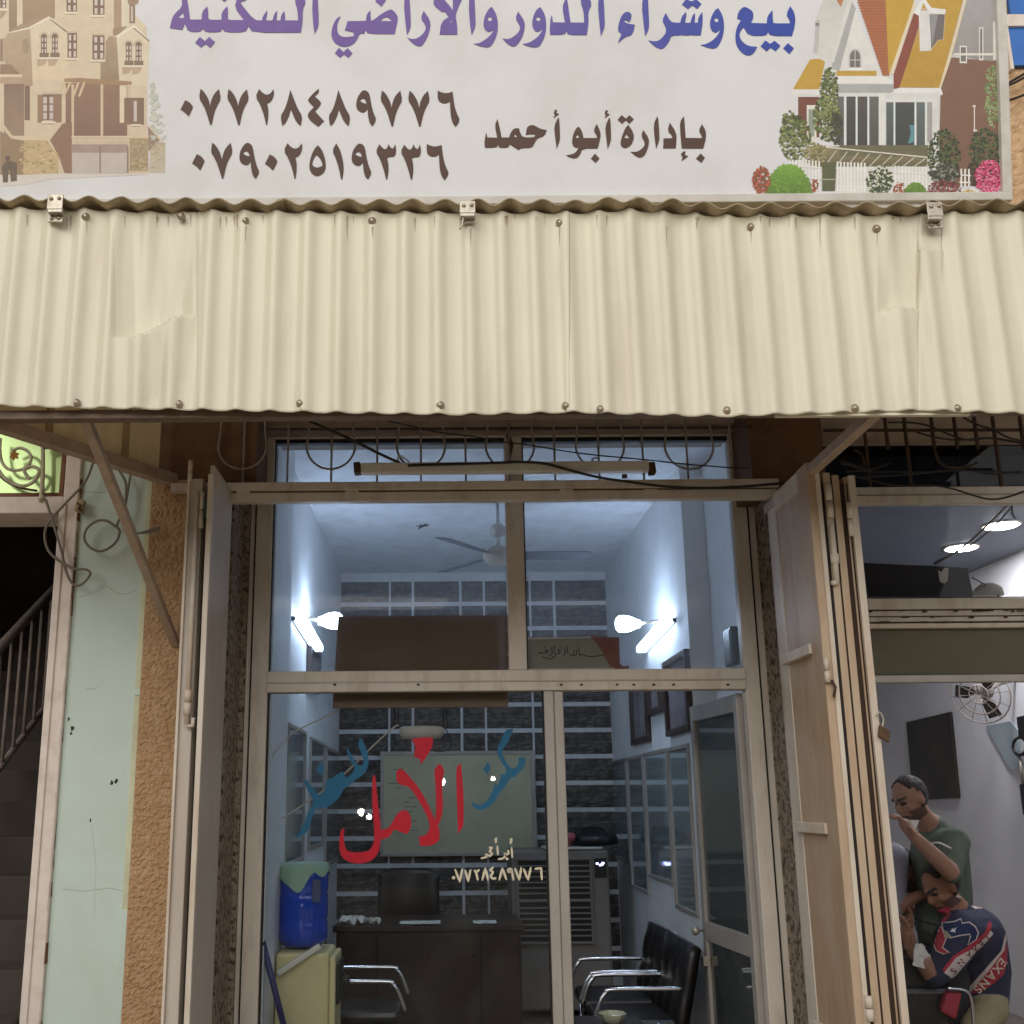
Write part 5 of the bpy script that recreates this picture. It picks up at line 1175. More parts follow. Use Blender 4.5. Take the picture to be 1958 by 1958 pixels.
for k in range(5):
    t = k * 2 * math.pi / 5; mb = MB(); c = Vector(((cx0 + cx1) / 2, 8.35, .08)); mb.bar(c, c + Vector((.28 * math.cos(t), .28 * math.sin(t), -.05)), .04, .03); mb.build('foot', 'plastic_black', oc, .005)
# water cooler
YC = 5.75; wc = thing('water_cooler', 'cream water dispenser cabinet behind the glass at lower left', 'water cooler', P(560, 1950, YC))
zc_ = P(560, 1822, YC).z; wx0, wx1 = P(507, 1880, YC).x, P(636, 1880, YC).x
wx0 = max(wx0, XW0 + .05)
mb = MB(); mb.box(wx0, wx1 - .02, YC, YC + .36, .0, zc_); mb.build('cabinet', 'cooler_cream', wc, .02)
mb = MB(); mb.box(wx1 - .019, wx1 + .012, YC + .01, YC + .35, .1, zc_ - .02); mb.build('front_door', 'cooler_cream', wc, .01)
mb = MB(); mb.box(wx1 + .0125, wx1 + .03, YC + .05, YC + .3, zc_ - .26, zc_ - .06); mb.build('tap_recess', 'plastic_black', wc, .006)
for dy in (.1, .2):
    mb = MB(); mb.tube([(wx1 + .03, YC + dy, zc_ - .14), (wx1 + .06, YC + dy, zc_ - .15), (wx1 + .06, YC + dy, zc_ - .19)], .013, 10); mb.build('tap', 'plastic_black', wc)
wb_ = thing('water_bottle', 'large blue water bottle upturned on the dispenser', 'bottle', P(575, 1815, YC + .2))
bx = (P(535, 1700, YC + .2).x + P(628, 1700, YC + .2).x) / 2; br = (P(628, 1700, YC + .2).x - P(535, 1700, YC + .2).x) / 2; zb0 = zc_ + .001; zb1 = P(575, 1650, YC + .2).z
hh = zb1 - zb0
mb = MB(); mb.lathe([(.03, 0), (br * .8, .015), (br, .05), (br, hh * .3), (br * .96, hh * .33), (br, hh * .37), (br, hh * .62), (br * .96, hh * .65), (br, hh * .69), (br, hh * .92), (br * .9, hh * .98), (br * .5, hh)], (bx, YC + .19, zb0), n=32); mb.build('body', 'bottle_blue', wb_)
mb = MB(); c = P(612, 1690, YC + .05); mb.box(bx + br * .45, bx + br * .8, YC + .19 - br * .93, YC + .19 - br * .86, zb0 + hh * .55, zb0 + hh * .82); mb.build('paper_label', paint('faded_label', C(70, 84, 120), .7), wb_, .004)
ct = thing('lace_cloth', 'pale green lace cloth draped over the blue water bottle', 'cloth', (bx, YC + .19, zb1))
mb = MB(); vs = []; fs = []; n = 48
for ring, (rr, zz) in enumerate(((.0, .006), (.5, .006), (.95, .002), (1.04, -.03), (1.06, -1))):
    for k in range(n):
        t = 2 * math.pi * k / n; drop = .035 + .085 * max(0, math.cos(2 * (t + math.pi / 2 + .25))) ** 1.5 + .015 * math.sin(7 * t)
        z = zb1 + zz if zz > -.5 else zb1 - drop - .02
        r2 = br * rr * (1 + .02 * math.sin(9 * t)); vs.append((bx + r2 * math.cos(t), YC + .19 + r2 * math.sin(t), z))
for i in range(4):
    for k in range(n): fs.append((i * n + k, i * n + (k + 1) % n, (i + 1) * n + (k + 1) % n, (i + 1) * n + k))
mb.add(vs, fs, smooth=True); mb.build('cloth', 'cloth_green', ct, fix=False)
st = thing('light_tube', 'pale spare tube lying across the dispenser top', 'tube', P(560, 1830, YC - .03)); mb = MB(); mb.bar(P(612, 1808, YC - .01), P(530, 1862, YC - .06), .028, .028); mb.build('tube', 'paper_white', st, .006)
mp_ = thing('mop', 'dark blue mop pole leaning in the corner behind the glass', 'mop', P(545, 1958, 5.52)); mb = MB(); A = P(502, 1800, 5.42); B = P(545, 1990, 5.55); Bf = A + (B - A) * ((A.z) / (A.z - B.z)); mb.tube([A, Bf + Vector((0, 0, .08))], .016, 10); mb.build('pole', paint('mop_blue', C(34, 36, 96), .4), mp_)
mb = MB(); mb.lathe([(.03, .1), (.07, .05), (.1, 0)], Bf, n=14); mb.build('mop_head', 'paper_white', mp_)
# air cooler
YA_ = 8.55; ac = thing('air_cooler', 'grey evaporative air cooler with louvres in the back right corner', 'air cooler', P(1075, 1810, YA_))
ax0, ax1 = P(978, 1700, YA_).x, P(1166, 1700, YA_).x; az1 = P(1080, 1625, YA_).z
mb = MB(); mb.box(ax0, ax1, YA_, YA_ + .55, .05, az1); acb = mb.build('cabinet', 'aircooler_grey', ac, .02)
gx0, gx1 = P(992, 1700, YA_).x, P(1128, 1700, YA_).x; gz1, gz0 = P(1060, 1645, YA_).z, P(1060, 1800, YA_).z; gm = (gz0 + gz1) / 2
for (z0_, z1_) in ((gm + .012, gz1), (gz0, gm - .012)):
    mb = MB(); mb.box(gx0, gx1, YA_ - .004, YA_ - .002, z0_, z1_); rec = mb.build('louvre_recess', 'plastic_black', ac)
    n = 7
    for k in range(1, n):
        z = z0_ + (z1_ - z0_) * k / n; mb = MB(); mb.box(gx0, gx1, YA_ - .02, YA_ - .0045, z - .006, z + .006); mb.build('louvre', 'aircooler_grey', rec, .002)
mb = MB()
for q in ((gx0 - .02, gx1 + .02, gz1, gz1 + .02), (gx0 - .02, gx1 + .02, gz0 - .02, gz0), (gx0 - .02, gx0, gz0, gz1), (gx1, gx1 + .02, gz0, gz1), (gx0, gx1, gm - .011, gm + .011)): mb.box(q[0], q[1], YA_ - .024, YA_ - .002, q[2], q[3])
mb.build('louvre_frame', 'aircooler_grey', ac, .004)
mb = MB(); mb.box(**pbox(1137, 1641, 1160, 1678, YA_ - .008, .006)); cpn = mb.build('control_panel', 'plastic_black', ac)
mb = MB(); 
for (x, y) in ((1142, 1651), (1148, 1654), (1153, 1650), (1151, 1653)): mb.box(**pbox(x - 2.5, y - 1.5, x + 2.5, y + 2, YA_ - .0105, .002))
mb.build('display', 'display_blue', cpn)
cp = thing('cloth_pad', 'white cloth on top of the air cooler', 'cloth', P(1110, 1620, YA_)); mb = MB(); mb.box(P(1040, 1620, YA_).x, P(1152, 1620, YA_).x, YA_ - .01, YA_ + .3, az1 + .001, az1 + .022); mb.build('folded_cloth', 'paper_white', cp, .008)
hb = thing('hand_bag', 'black bag lying on the air cooler', 'bag', P(1130, 1612, YA_ + .1)); mb = MB(); c = P(1132, 1598, YA_ + .12); hz = az1 + .023; mb.lathe([(.05, 0), (.19, .012), (.2, .05), (.18, .09), (.1, .11), (.09, .14), (.03, .15)], (c.x + .02, YA_ + .18, hz), n=24); mb.build('bag_body', 'leather_black', hb)
pf = thing('paper_flower', 'pink paper flower on the air cooler beside the door post', 'flower', P(1088, 1612, YA_)); mb = MB(); c = P(1089, 1602, YA_ + .05); mb.lathe([(.008, az1 + .022 - c.z), (.012, -.03), (.045, -.02), (.055, .01), (.04, .035), (.012, .04)], c, n=14); mb.build('bloom', paint('pink', C(190, 110, 116), .8), pf)
# waiting chairs with chrome arms (facing each other)
def arm(parent, x0_, x1_, y, z, zdown, s_):
    pts = [(x0_, y, z), (x1_ - s_ * .07, y, z), (x1_ - s_ * .02, y, z - .02), (x1_ + s_ * .01, y, z - .06), (x1_ + s_ * .05, y, zdown)]
    mb = MB(); mb.tube(curve(pts, 5), .0125, 10); mb.build('chrome_arm', 'chrome', parent)
def wchair(y0, y1, side, lb_, arms):
    s_ = -1 if side > 0 else 1; Xw = 1.46 if side > 0 else -.88; t = thing('waiting_chair', lb_, 'chair', (Xw + s_ * .3, (y0 + y1) / 2, 0), 'waiting chairs with chrome arms')
    mb = MB(); vs = []; nx, nz = 12, 8
    for j in range(nz + 1):
        for i in range(nx + 1):
            v = j / nz; u = i / nx; bul = .028 * abs(math.sin(math.pi * 3 * u)) * abs(math.sin(math.pi * (2 * v + .1)))
            vs.append((Xw + s_ * (.05 + .1 * (1 - v) + bul), y0 + (y1 - y0) * u, .40 + .42 * v - .012 * (1 if i in (0, nx) else 0)))
    mb.add(vs, [(j * (nx + 1) + i, j * (nx + 1) + i + 1, (j + 1) * (nx + 1) + i + 1, (j + 1) * (nx + 1) + i) for j in range(nz) for i in range(nx)], smooth=True)
    o = mb.build('backrest', 'leather_black', t, fix=False); md = o.modifiers.new('Solidify', 'SOLIDIFY'); md.thickness = .06; md.offset = -1 if side > 0 else 1
    mb = MB(); a_, b_ = sorted((Xw + s_ * .12, Xw + s_ * .62)); mb.box(a_, b_, y0 + .02, y1 - .02, .36, .44); mb.build('seat', 'leather_black', t, .03)
    for yy in (y0 + .05, y1 - .05):
        for xx in (a_ + .04, b_ - .05):
            mb = MB(); mb.tube([(xx, yy, 0), (xx, yy, .36)], .012, 8); mb.build('leg', 'chrome', t)
    mb = MB(); mb.tube([(Xw + s_ * .10, y0 + .02, .815), (Xw + s_ * .10, y1 - .02, .815)], .008, 6); mb.build('piping', 'leather_black', t)
    for (yy, ze) in arms: arm(t, Xw + s_ * .12, Xw + s_ * .6, yy, ze, ze - .16, s_)
wchair(6.72, 7.3, 1, 'black padded waiting chair on the right further from the door', [(6.72, .60), (7.28, .60)])
wchair(6.08, 6.68, 1, 'black padded waiting chair on the right nearest the open door', [(6.12, .60), (6.62, .60)])
wchair(6.4, 6.98, -1, 'black padded waiting chair on the left in front of the desk', [(6.98, .60), (6.44, .60)])
tb = thing('side_table', 'small dark side table beside the right waiting chairs', 'table', (.98, 5.9, 0))
tz = P(1170, 1950, 5.9).z; mb = MB(); mb.box(P(1105, 1940, 5.75).x, P(1235, 1940, 5.75).x, 5.7, 6.02, tz - .03, tz); mb.build('table_top', paint('table_grey', C(60, 56, 54), .4), tb, .005)
for xx in (.8, 1.14):
    for yy in (5.74, 5.97): mb = MB(); mb.tube([(xx, yy, 0), (xx, yy, tz - .03)], .012, 8); mb.build('leg', 'chrome', tb)
mt, N, L, b = newmat('crystal'); b.inputs['Base Color'].default_value = (.8, .82, .6, 1); b.inputs['Roughness'].default_value = .08; b.inputs['Transmission Weight'].default_value = .5
as_ = thing('ash_tray', 'cut glass ashtray on the small side table', 'ashtray', P(1172, 1940, 5.82)); c = Vector((P(1172, 1940, 5.82).x, 5.84, tz)); mb = MB(); mb.lathe([(.045, .001), (.06, .02), (.075, .045), (.07, .047), (.05, .02), (.01, .015)], c, n=9, smooth=False); mb.build('dish', 'crystal', as_)
# ------------------------------------------------------------------ stairway at the left
YT = YW + .06
sw = thing('stair_window', 'green glazed window above the dark stairway door', 'window', P(60, 950, YT))
mt, N, L, b = newmat('green_glass'); b.inputs['Base Color'].default_value = C(186, 212, 146); b.inputs['Roughness'].default_value = .2; b.inputs['Metallic'].default_value = .4
mb = MB(); mb.box(**pbox(-260, 770, 120, 948, YT, .008)); mb.build('green_pane', 'green_glass', sw)
paint('frame_brown', C(126, 82, 54), .6)
mb = MB(); mb.box(**pbox(-260, 943, 126, 951, YT - .012, .02)); mb.build('frame_rail', 'frame_brown', sw, .002)
mb = MB(); mb.box(**pbox(119, 770, 127, 943, YT - .012, .02)); mb.build('frame_post', 'frame_brown', sw, .002)
paint('iron_white', C(196, 188, 160), .6, C(96, 80, 50), .7, 30); paint('gilt', C(176, 128, 66), .5)
og = thing('scroll_ironwork', 'white wrought iron scroll with gilt rosette before the green window', 'ironwork', P(80, 955, YW - .03))
ys = YW - .01
G8 = lambda pts: [(x / 10.733, 810 + y / 10.733) for x, y in pts]
mb = MB(); mb.tube(pcurve(G8([(880, 480), (880, 900), (860, 1300), (830, 1600)]), ys), .010, 10); mb.build('twisted_bar', 'iron_white', og)
mb = MB(); mb.tube(pcurve(G8([(900, 590), (900, 1000), (880, 1500)]), ys + .012), .006, 8); mb.build('twisted_bar', 'iron_dark', og)
mb = MB(); mb.tube(pcurve(G8([(250, 560), (400, 500), (560, 560), (640, 690), (600, 830), (480, 930), (320, 960), (150, 920), (40, 780), (0, 560), (10, 300)]), ys), .008, 8); mb.build('scroll', 'iron_white', og)
mb = MB(); mb.tube(pcurve(G8([(-60, 900), (60, 1080), (250, 1220), (480, 1280), (680, 1200), (780, 1060), (790, 940), (640, 880), (500, 950), (560, 1080), (620, 1130)]), ys - .004), .009, 8); mb.build('scroll', 'iron_white', og)
mb = MB(); mb.tube(pcurve(G8([(-60, 1000), (120, 1180), (400, 1310), (760, 1380)]), ys + .006), .006, 8); mb.build('scroll', 'iron_dark', og)
mb = MB(); cc = P(*G8([(300, 660)])[0], ys - .012)
for k in range(6):
    t = k * math.pi / 3 + .4; d = Vector((math.cos(t), 0, math.sin(t))); n_ = Vector((-d.z, 0, d.x))
    mb.add([cc, cc + d * .014 + n_ * .010 + Vector((0, -.006, 0)), cc + d * .028, cc + d * .014 - n_ * .010 + Vector((0, -.006, 0)), cc + Vector((0, .008, 0))], [(0, 1, 2), (0, 2, 3), (4, 2, 1), (4, 3, 2)])
mb.build('rosette', 'gilt', og)
mb = MB(); c = P(80, 958, ys); mb.lathe([(.012, 0), (.02, .01), (.008, .03)], c, n=10); mb.build('base_collar', 'iron_white', og)
mb = MB(); c = P(86, 858, ys); mb.lathe([(.01, 0), (.026, .012), (.03, .03)], c, n=10); mb.build('leaf_collar', 'iron_dark', og)
# stair shaft
paint('stair_stone', C(70, 63, 58), .9, C(70, 62, 56), .5, 12, bump=.4); paint('shaft_wall', C(92, 82, 76), .9)
mb = MB(); mb.box(-4.3, -4.2, YW + .3, 9.6, 0, 4.4); mb.box(-1.9, -1.8, YW + .31, 9.6, 0, 4.4); mb.box(-4.3, -1.8, 9.6, 9.7, 0, 4.4); mb.box(-4.3, -1.8, YW + .3, 9.7, 4.4, 4.5)
tag(mb.build('stairwell_wall', 'shaft_wall'), kind='structure')
stc = thing('staircase', 'dark stone staircase rising inside the doorway', 'stairs', (-3, YW + .2, 0))
for k in range(16):
    z = .30 + k * .19; y = 4.22 + .29 * k
    if y < YW + .02 and k < 3: 
        mb = MB(); mb.box(-3.6, xA - .02, y, y + .30, 0, z)
    else: mb = MB(); mb.box(-3.3, -1.91, y, y + .31, max(0, z - .4), z)
    mb.build('step', 'stair_stone', stc, .008)
mb = MB(); mb.box(-4.2, -3.31, YW + .02, 9.5, 0, .3); mb.build('landing_floor', 'stair_stone', stc)
rl = thing('stair_railing', 'iron stair railing fading into the dark stairwell', 'railing', (-2.4, 5.6, .9))
def strail(k): return Vector((-2.62 + .0 * k, 5.15 + .145 * k, 1.02 + .095 * k))
mb = MB(); mb.tube([strail(-1) + Vector((0, 0, .85)), strail(22) + Vector((0, 0, .85))], .03, 8); mb.build('hand_rail', 'iron_bar', rl)
mb = MB(); mb.tube([strail(-1) + Vector((0, 0, .06)), strail(22) + Vector((0, 0, .06))], .02, 8); mb.build('lower_rail', 'iron_bar', rl)
for k in range(0, 22):
    p = strail(k); mb = MB(); mb.tube([p + Vector((0, 0, .06)), p + Vector((0, 0, .85))], .013, 6); mb.build('baluster', 'iron_bar', rl)
# side screen under the awning
sc = thing('ribbed_screen', 'beige ribbed panel screen under the awning above the mint wall', 'screen', P(160, 850, 4.6))
A = P(307, 905, YW - .02); B = P(-60, 785, 4.12); zlow = A.z
B = Vector((B.x, B.y, zlow)); dv = (B - A); n_ = Vector((dv.y, -dv.x, 0)).normalized()
if n_.y > 0: n_ = -n_
ztp = 3.80
def onpl(px):
    d = ray(px, 850); # intersect vertical plane
    t = ((A - ORG).dot(n_)) / d.dot(n_); return (ORG + d * t)
edges = [308, 238, 90, -60]
for i in range(3):
    q0, q1 = onpl(edges[i]), onpl(edges[i + 1]); e = (q1 - q0); e.z = 0; e.normalize(); q0 = q0 + e * .006; q1 = q1 - e * .006
    mb = MB(); mb.poly([(q0.x, q0.y, zlow), (q1.x, q1.y, zlow), (q1.x, q1.y, ztp), (q0.x, q0.y, ztp)], -n_ * .01); mb.build('panel', 'panel_beige', sc, .002)
for px in edges[1:3]:
    q = onpl(px) + n_ * .008; mb = MB(); mb.bar((q.x, q.y, zlow), (q.x, q.y, ztp), .03, .02, n_); mb.build('rib', 'panel_rib', sc, .003)
e = dv.normalized()
mb = MB(); mb.bar(A - e * .06 + n_ * .035 + Vector((0, 0, -.03)), A + e * 2.0 + n_ * .035 + Vector((0, 0, -.03)), .06, .06); mb.build('lower_rail', 'strut_brown', sc, .004)
# junction box and cables on the mint wall
jb = thing('junction_box', 'small rusty junction box on the door surround', 'box', P(151, 965, YW - .03)); mb = MB(); mb.poly([P(x, y, YW - .045) for x, y in ((148, 952), (161, 956), (155, 980), (142, 976))], (0, .035, 0)); mb.build('box_body', paint('rusty_box', C(160, 140, 104), .7, C(110, 74, 40), .7, 20), jb, .003)
mb = MB(); mb.tube(pcurve([(147, 962), (153, 966), (150, 974), (156, 976)], YW - .05), .005, 6); mb.build('wire_tail', 'iron_dark', jb)
def cable(name, pts, Y, r_, mat, lb_, n=6):
    t = thing(name, lb_, 'cable', P(*pts[0], Y[0] if isinstance(Y, (list, tuple)) else Y)); mb = MB(); mb.tube(pcurve(pts, Y, n), r_, 8); mb.build('strand', mat, t); return t
Z1s = lambda pts: [(x / 3.7154, 770 + y / 3.7154) for x, y in pts]
cable('loop_cable', Z1s([(325, 690), (370, 830), (430, 1030), (470, 1200), (520, 1290), (580, 1290), (640, 1220), (610, 1185), (530, 1180), (430, 1130), (350, 1060), (318, 960), (340, 860), (450, 730), (600, 570), (660, 430)]), YW - .05, .0065, 'cable_grey', 'loose grey cable looping over the dark doorway edge')
cable('loop_cable', Z1s([(840, 470), (890, 560), (895, 640), (880, 760), (830, 870), (850, 910), (830, 980), (770, 1035), (700, 1055), (630, 1020), (598, 960), (620, 890), (690, 840), (760, 840), (820, 880)]), YW - .04, .0065, 'cable_grey', 'grey cable coiled in a ring on the mint wall')
cable('loop_cable', Z1s([(930, 490), (905, 650), (890, 740)]), YW - .04, .0055, 'cable_grey', 'short grey cable hanging from the screen rail')
cable('loop_cable', Z1s([(930, 925), (1040, 925), (1125, 905), (1110, 890), (1050, 910), (960, 935)]), YW - .04, .0055, 'cable_grey', 'small loop of cable poking over the ochre stucco')
Z2s = lambda pts: [(400 + x / 3.22, 770 + y / 3.22) for x, y in pts]
Z3s = lambda pts: [(960 + x / 3.22, 770 + y / 3.22) for x, y in pts]
cable('hanging_cable', Z2s([(480, 70), (630, 120), (760, 175), (890, 235), (1040, 310), (1170, 370)]), YW - .12, .007, 'cable_black', 'black cable sloping down to the tube light batten')
cable('hanging_cable', [(780, 890)] + Z3s([(-40, 370), (100, 365), (260, 375), (430, 420), (600, 460), (800, 490), (1000, 515), (1250, 525), (1500, 515), (1780, 490)]), YW - .13, .007, 'cable_black', 'long black cable draped over the header rail')
cable('hanging_cable', Z2s([(1000, 90), (1200, 135), (1400, 180), (1640, 210), (1800, 240)]) + Z3s([(160, 260), (400, 300), (600, 325), (870, 350), (1100, 375), (1400, 400), (1520, 405)]), YW - .07, .0035, 'cable_black', 'thin dark wire crossing the grille above the header')
# unseen row opposite, added to keep sky out of the pane reflections
ob = thing('opposite_blocker_row', 'plain dark shop row across the street, out of view, added to block sky reflections', 'building', (0, -11, 0))
paint('blocker_wall', C(120, 106, 92), .9, vary=.2)
mb = MB(); mb.box(-40, 40, -17, -11, 0, 5.6); mb.build('wall', 'blocker_wall', ob)  # body of the added blocker row, out of view
for k in range(12):
    x = -33 + k * 5.6; mb = MB(); mb.box(x, x + 4.2, -10.99, -10.9, .2, 3.0); mb.build('blocker_shutter', 'iron_dark', ob)
mb = MB(); mb.box(-40, 40, -11, -9.8, 3.3, 3.5); mb.build('canopy', 'rail_brown', ob)
emit('bulb_glow', (1, .97, .9, 1), 130.0)
for (px, py, rr) in ((845, 1495, .075), (690, 1553, .07), (706, 1562, .06), (618, 1526, .045), (943, 1489, .045)):
    d = ray(px, py); yg_ = YG + .015; g_ = ORG + d * (yg_ / d.y); t_ = (yg_ + 10.3) / d.y; q = g_ + Vector((d.x, -d.y, d.z)) * t_
    mb = MB(); mb.lathe([(.2 * rr, -rr), (.7 * rr, -.7 * rr), (rr, 0), (.7 * rr, .7 * rr), (.25 * rr, rr)], q, n=14); bl = mb.build('lit_bulb', 'bulb_glow', ob)
    mb = MB(); mb.tube([q + Vector((0, 0, rr)), (q.x, q.y, 3.31)], .012, 6); mb.build('bulb_cord', 'cable_black', ob)
# ------------------------------------------------------------------ barber shop at the right
YR = 5.32; bx0, bx1 = 1.82, 4.35; BZ = 3.42
paint('barber_wall', C(214, 213, 214), .7, C(170, 170, 174), .25, 3, vary=.06)
paint('barber_blue', C(84, 90, 104), .6, C(110, 112, 122), .4, 4, vary=.15)
mb = MB(); mb.box(1.72, 4.4, YR - .25, 11.1, -.1, -.001); tag(mb.build('barber_floor', 'floor_tile'), kind='structure')
mb = MB(); mb.box(1.82, 4.4, YR + .1, 11.1, BZ, BZ + .1); tag(mb.build('barber_ceiling', 'barber_blue'), kind='structure')
mb = MB(); mb.box(bx1, bx1 + .1, YR, 11.0, 0, BZ + .1); tag(mb.build('barber_wall_right', 'barber_wall'), kind='structure')
mb = MB(); mb.box(1.72, 1.82, YR + .2, 11.0, 0, BZ + .1); tag(mb.build('barber_wall_left', 'barber_wall'), kind='structure')
mb = MB(); mb.box(1.72, 4.45, 11.0, 11.1, 0, BZ + .1); tag(mb.build('barber_wall_back', 'barber_wall'), kind='structure')
bf = thing('barber_shopfront', 'weathered beige framed window of the neighbouring barber shop', 'shopfront', (2.4, YR, 0))
def bfr(name, y0, y1, dy=0, t=.05, mat='alu_beige', x0=None):
    mb = MB(); q = pbox(1650, y0, 2300, y1, YR + dy, t); q['x0'] = x0 or 1.80; q['x1'] = 4.4; mb.box(**q); return mb.build(name, mat, bf, .004)
bfr('upper_rail', 929, 944); bfr('upper_rail', 945, 962, -.012)
bfr('middle_rail', 1142, 1163, -.01); bfr('middle_rail', 1166, 1176, .0, mat='alu_beige'); bfr('middle_rail', 1178, 1187, -.004); bfr('middle_rail', 1190, 1199, -.015, mat='leaf_white'); bfr('rail_core', 1140, 1200, .012, .03, mat='iron_dark')
bfr('lower_rail', 1289, 1303, -.004, mat='alu_silver')
for i in range(2):
    mb = MB(); q = pbox(1640, 900, 1650, 2000, YR, .05); mb.box(1.80 + 2.55 * i, 1.84 + 2.55 * i, YR - .004, YR + .055, 0, 3.5); mb.build('side_post', 'alu_beige', bf, .004)
paint('olive_film', C(92, 88, 66), .35, C(120, 116, 100), .3, 3, stretch=3)
bfr('olive_panel', 1200, 1289, .02, .01, 'olive_film')
bfr('dark_pane', 850, 929, .02, .006, 'smoked'); bfr('glass_pane', 962, 1141, .02, .006, 'pane_barber'); bfr('glass_pane', 1303, 2100, .02, .006, 'pane_barber')
bfr('bottom_rail', 2100, 2180, 0)
mb = MB(); rs = random.Random(9)
for k in range(26):
    x = rs.uniform(1660, 1945); y = rs.choice((1167, 1178, 1188)); mb.box(**pbox(x, y, x + rs.uniform(4, 16), y + rs.uniform(1, 4), YR - .0125, .004))
mb.build('paint_chip', 'iron_dark', bf)
# grille bars
g2 = thing('iron_grille', 'dark rusty grille bars under the awning before the barber shop', 'grille', P(1800, 930, YW))
for px in (1664, 1698, 1743, 1787, 1831, 1870, 1915, 1958):
    a_ = P(px, 930 if px in (1664, 1743, 1915) else 858, YW); mb = MB(); mb.bar(a_, (a_.x, YW, P(px, 770, YW).z), .016, .012); mb.build('bar', 'iron_dark', g2)
mb = MB(); mb.bar(P(1575, 823, YW + .02), P(2020, 822, YW + .02), .014, .012); mb.build('cross_bar', 'iron_dark', g2)
mb = MB(); mb.tube(pcurve([(1788, 862), (1795, 882), (1812, 893), (1835, 894), (1858, 890), (1868, 884)], YW), .007, 8); mb.build('loop', 'iron_dark', g2)
mb = MB(); mb.tube(pcurve([(1633, 860), (1648, 870), (1654, 890)], YW), .006, 8); mb.build('loop', 'iron_dark', g2)
Z4s = lambda pts: [(1600 + x / 5.366, 780 + y / 5.366) for x, y in pts]
for i, (pts, lb_) in enumerate((([(180, 700), (350, 740), (500, 780), (700, 800), (950, 795), (1150, 820), (1350, 880), (1520, 930), (1650, 935), (1800, 900), (1960, 840)], 'thin dark wire sagging over the barber shop rail'),
        ([(40, 570), (180, 610), (330, 650), (600, 655), (900, 660), (1100, 645), (1350, 640), (1600, 680), (1900, 650)], 'dark cable running along the barber transom'),
        ([(100, 650), (280, 640), (430, 610), (540, 570)], 'short dark cable curving from the door leaf'),
        ([(230, 710), (450, 700), (700, 685), (950, 660), (1200, 640), (1500, 650), (1920, 670)], 'second dark cable along the barber transom'),
        ([(530, 150), (740, 150), (930, 180), (1150, 270), (1350, 330), (1600, 310), (1900, 360)], 'dark cable under the awning above the barber window'),
        ([(820, 250), (1050, 310), (1250, 330), (1500, 310), (1700, 330), (1940, 370)], 'lower dark cable under the awning above the barber window'),
        ([(1300, 100), (1450, 175), (1600, 220), (1750, 300), (1940, 345)], 'dark cable sloping to the right under the awning'),
        ([(40, 560), (130, 575), (260, 620), (330, 640)], 'thick dark cable end by the roof arm'))):
    cable('hanging_cable', pts and Z4s(pts), YW - .04 - .012 * i, .005 if i != 7 else .01, 'cable_black', lb_)
cable('inner_cable', Z4s([(1770, 975), (1600, 1150), (1400, 1340), (1220, 1480), (1000, 1600)]), YR + .12, .006, 'cable_black', 'dark cable slanting across the barber ceiling lights')
cable('inner_cable', Z4s([(1840, 960), (1650, 1180), (1430, 1370), (1320, 1440)]), YR + .14, .005, 'cable_black', 'second dark cable slanting past the barber ceiling lights')
cable('inner_cable', Z4s([(1795, 970), (1800, 1080), (1840, 1140)]), YR + .13, .006, 'cable_black', 'short dark cable hanging inside the barber window')
# ceiling downlights
emit('downlight_glow', (1.0, .98, .98, 1), 140.0)
for i, (px, py) in enumerate(((1838, 1046), (1914, 1003), (1990, 955))):
    c = PZ(px, py, BZ); t = thing('ceiling_downlight', ['lit round ceiling light crossed by a cable in the barber shop', 'lit round ceiling light, larger of the two fully seen in the barber shop', 'lit round ceiling light cut by the right picture edge'][i], 'light', c, 'barber ceiling lights')
    mb = MB(); mb.lathe([(.105, -.012), (.105, -.004)], c, n=28); mb.build('diffuser', 'downlight_glow', t)
    mb = MB(); n = 28
    mb.lathe([(.125, 0), (.125, -.008), (.107, -.011), (.107, 0)], c, n=n); mb.build('bezel', 'leaf_white', t)
# dark box on the rail
db = thing('dark_case', 'long black case standing on the barber shop window rail', 'case', P(1760, 1140, YR + .06)); mb = MB(); quadslab(mb, ((1652, 1076), (1790, 1082), (1850, 1086), (1862, 1140), (1660, 1141)), YR + .07, .3); mb.build('case_body', paint('case_black', C(34, 32, 32), .6), db, .01)
mb = MB(); quadslab(mb, ((1794, 1090), (1800, 1094), (1806, 1086), (1814, 1086), (1812, 1110), (1806, 1116), (1797, 1112)), YR + .0685, .001); mb.build('torn_sticker', 'paper_white', db)
ck = thing('crumpled_bag', 'pale crumpled bag with cords beside the black case', 'bag', P(1885, 1140, YR + .08)); mb = MB(); c = P(1890, 1136, YR + .15); mb.lathe([(.03, -.02), (.075, -.01), (.07, .03), (.04, .055), (.01, .06)], c, n=14); mb.build('bag_body', 'paper_white', ck)
mb = MB(); mb.tube(pcurve([(1858, 1104), (1880, 1116), (1900, 1132), (1910, 1140)], YR + .1), .004, 6); mb.build('cord', 'cable_black', ck)
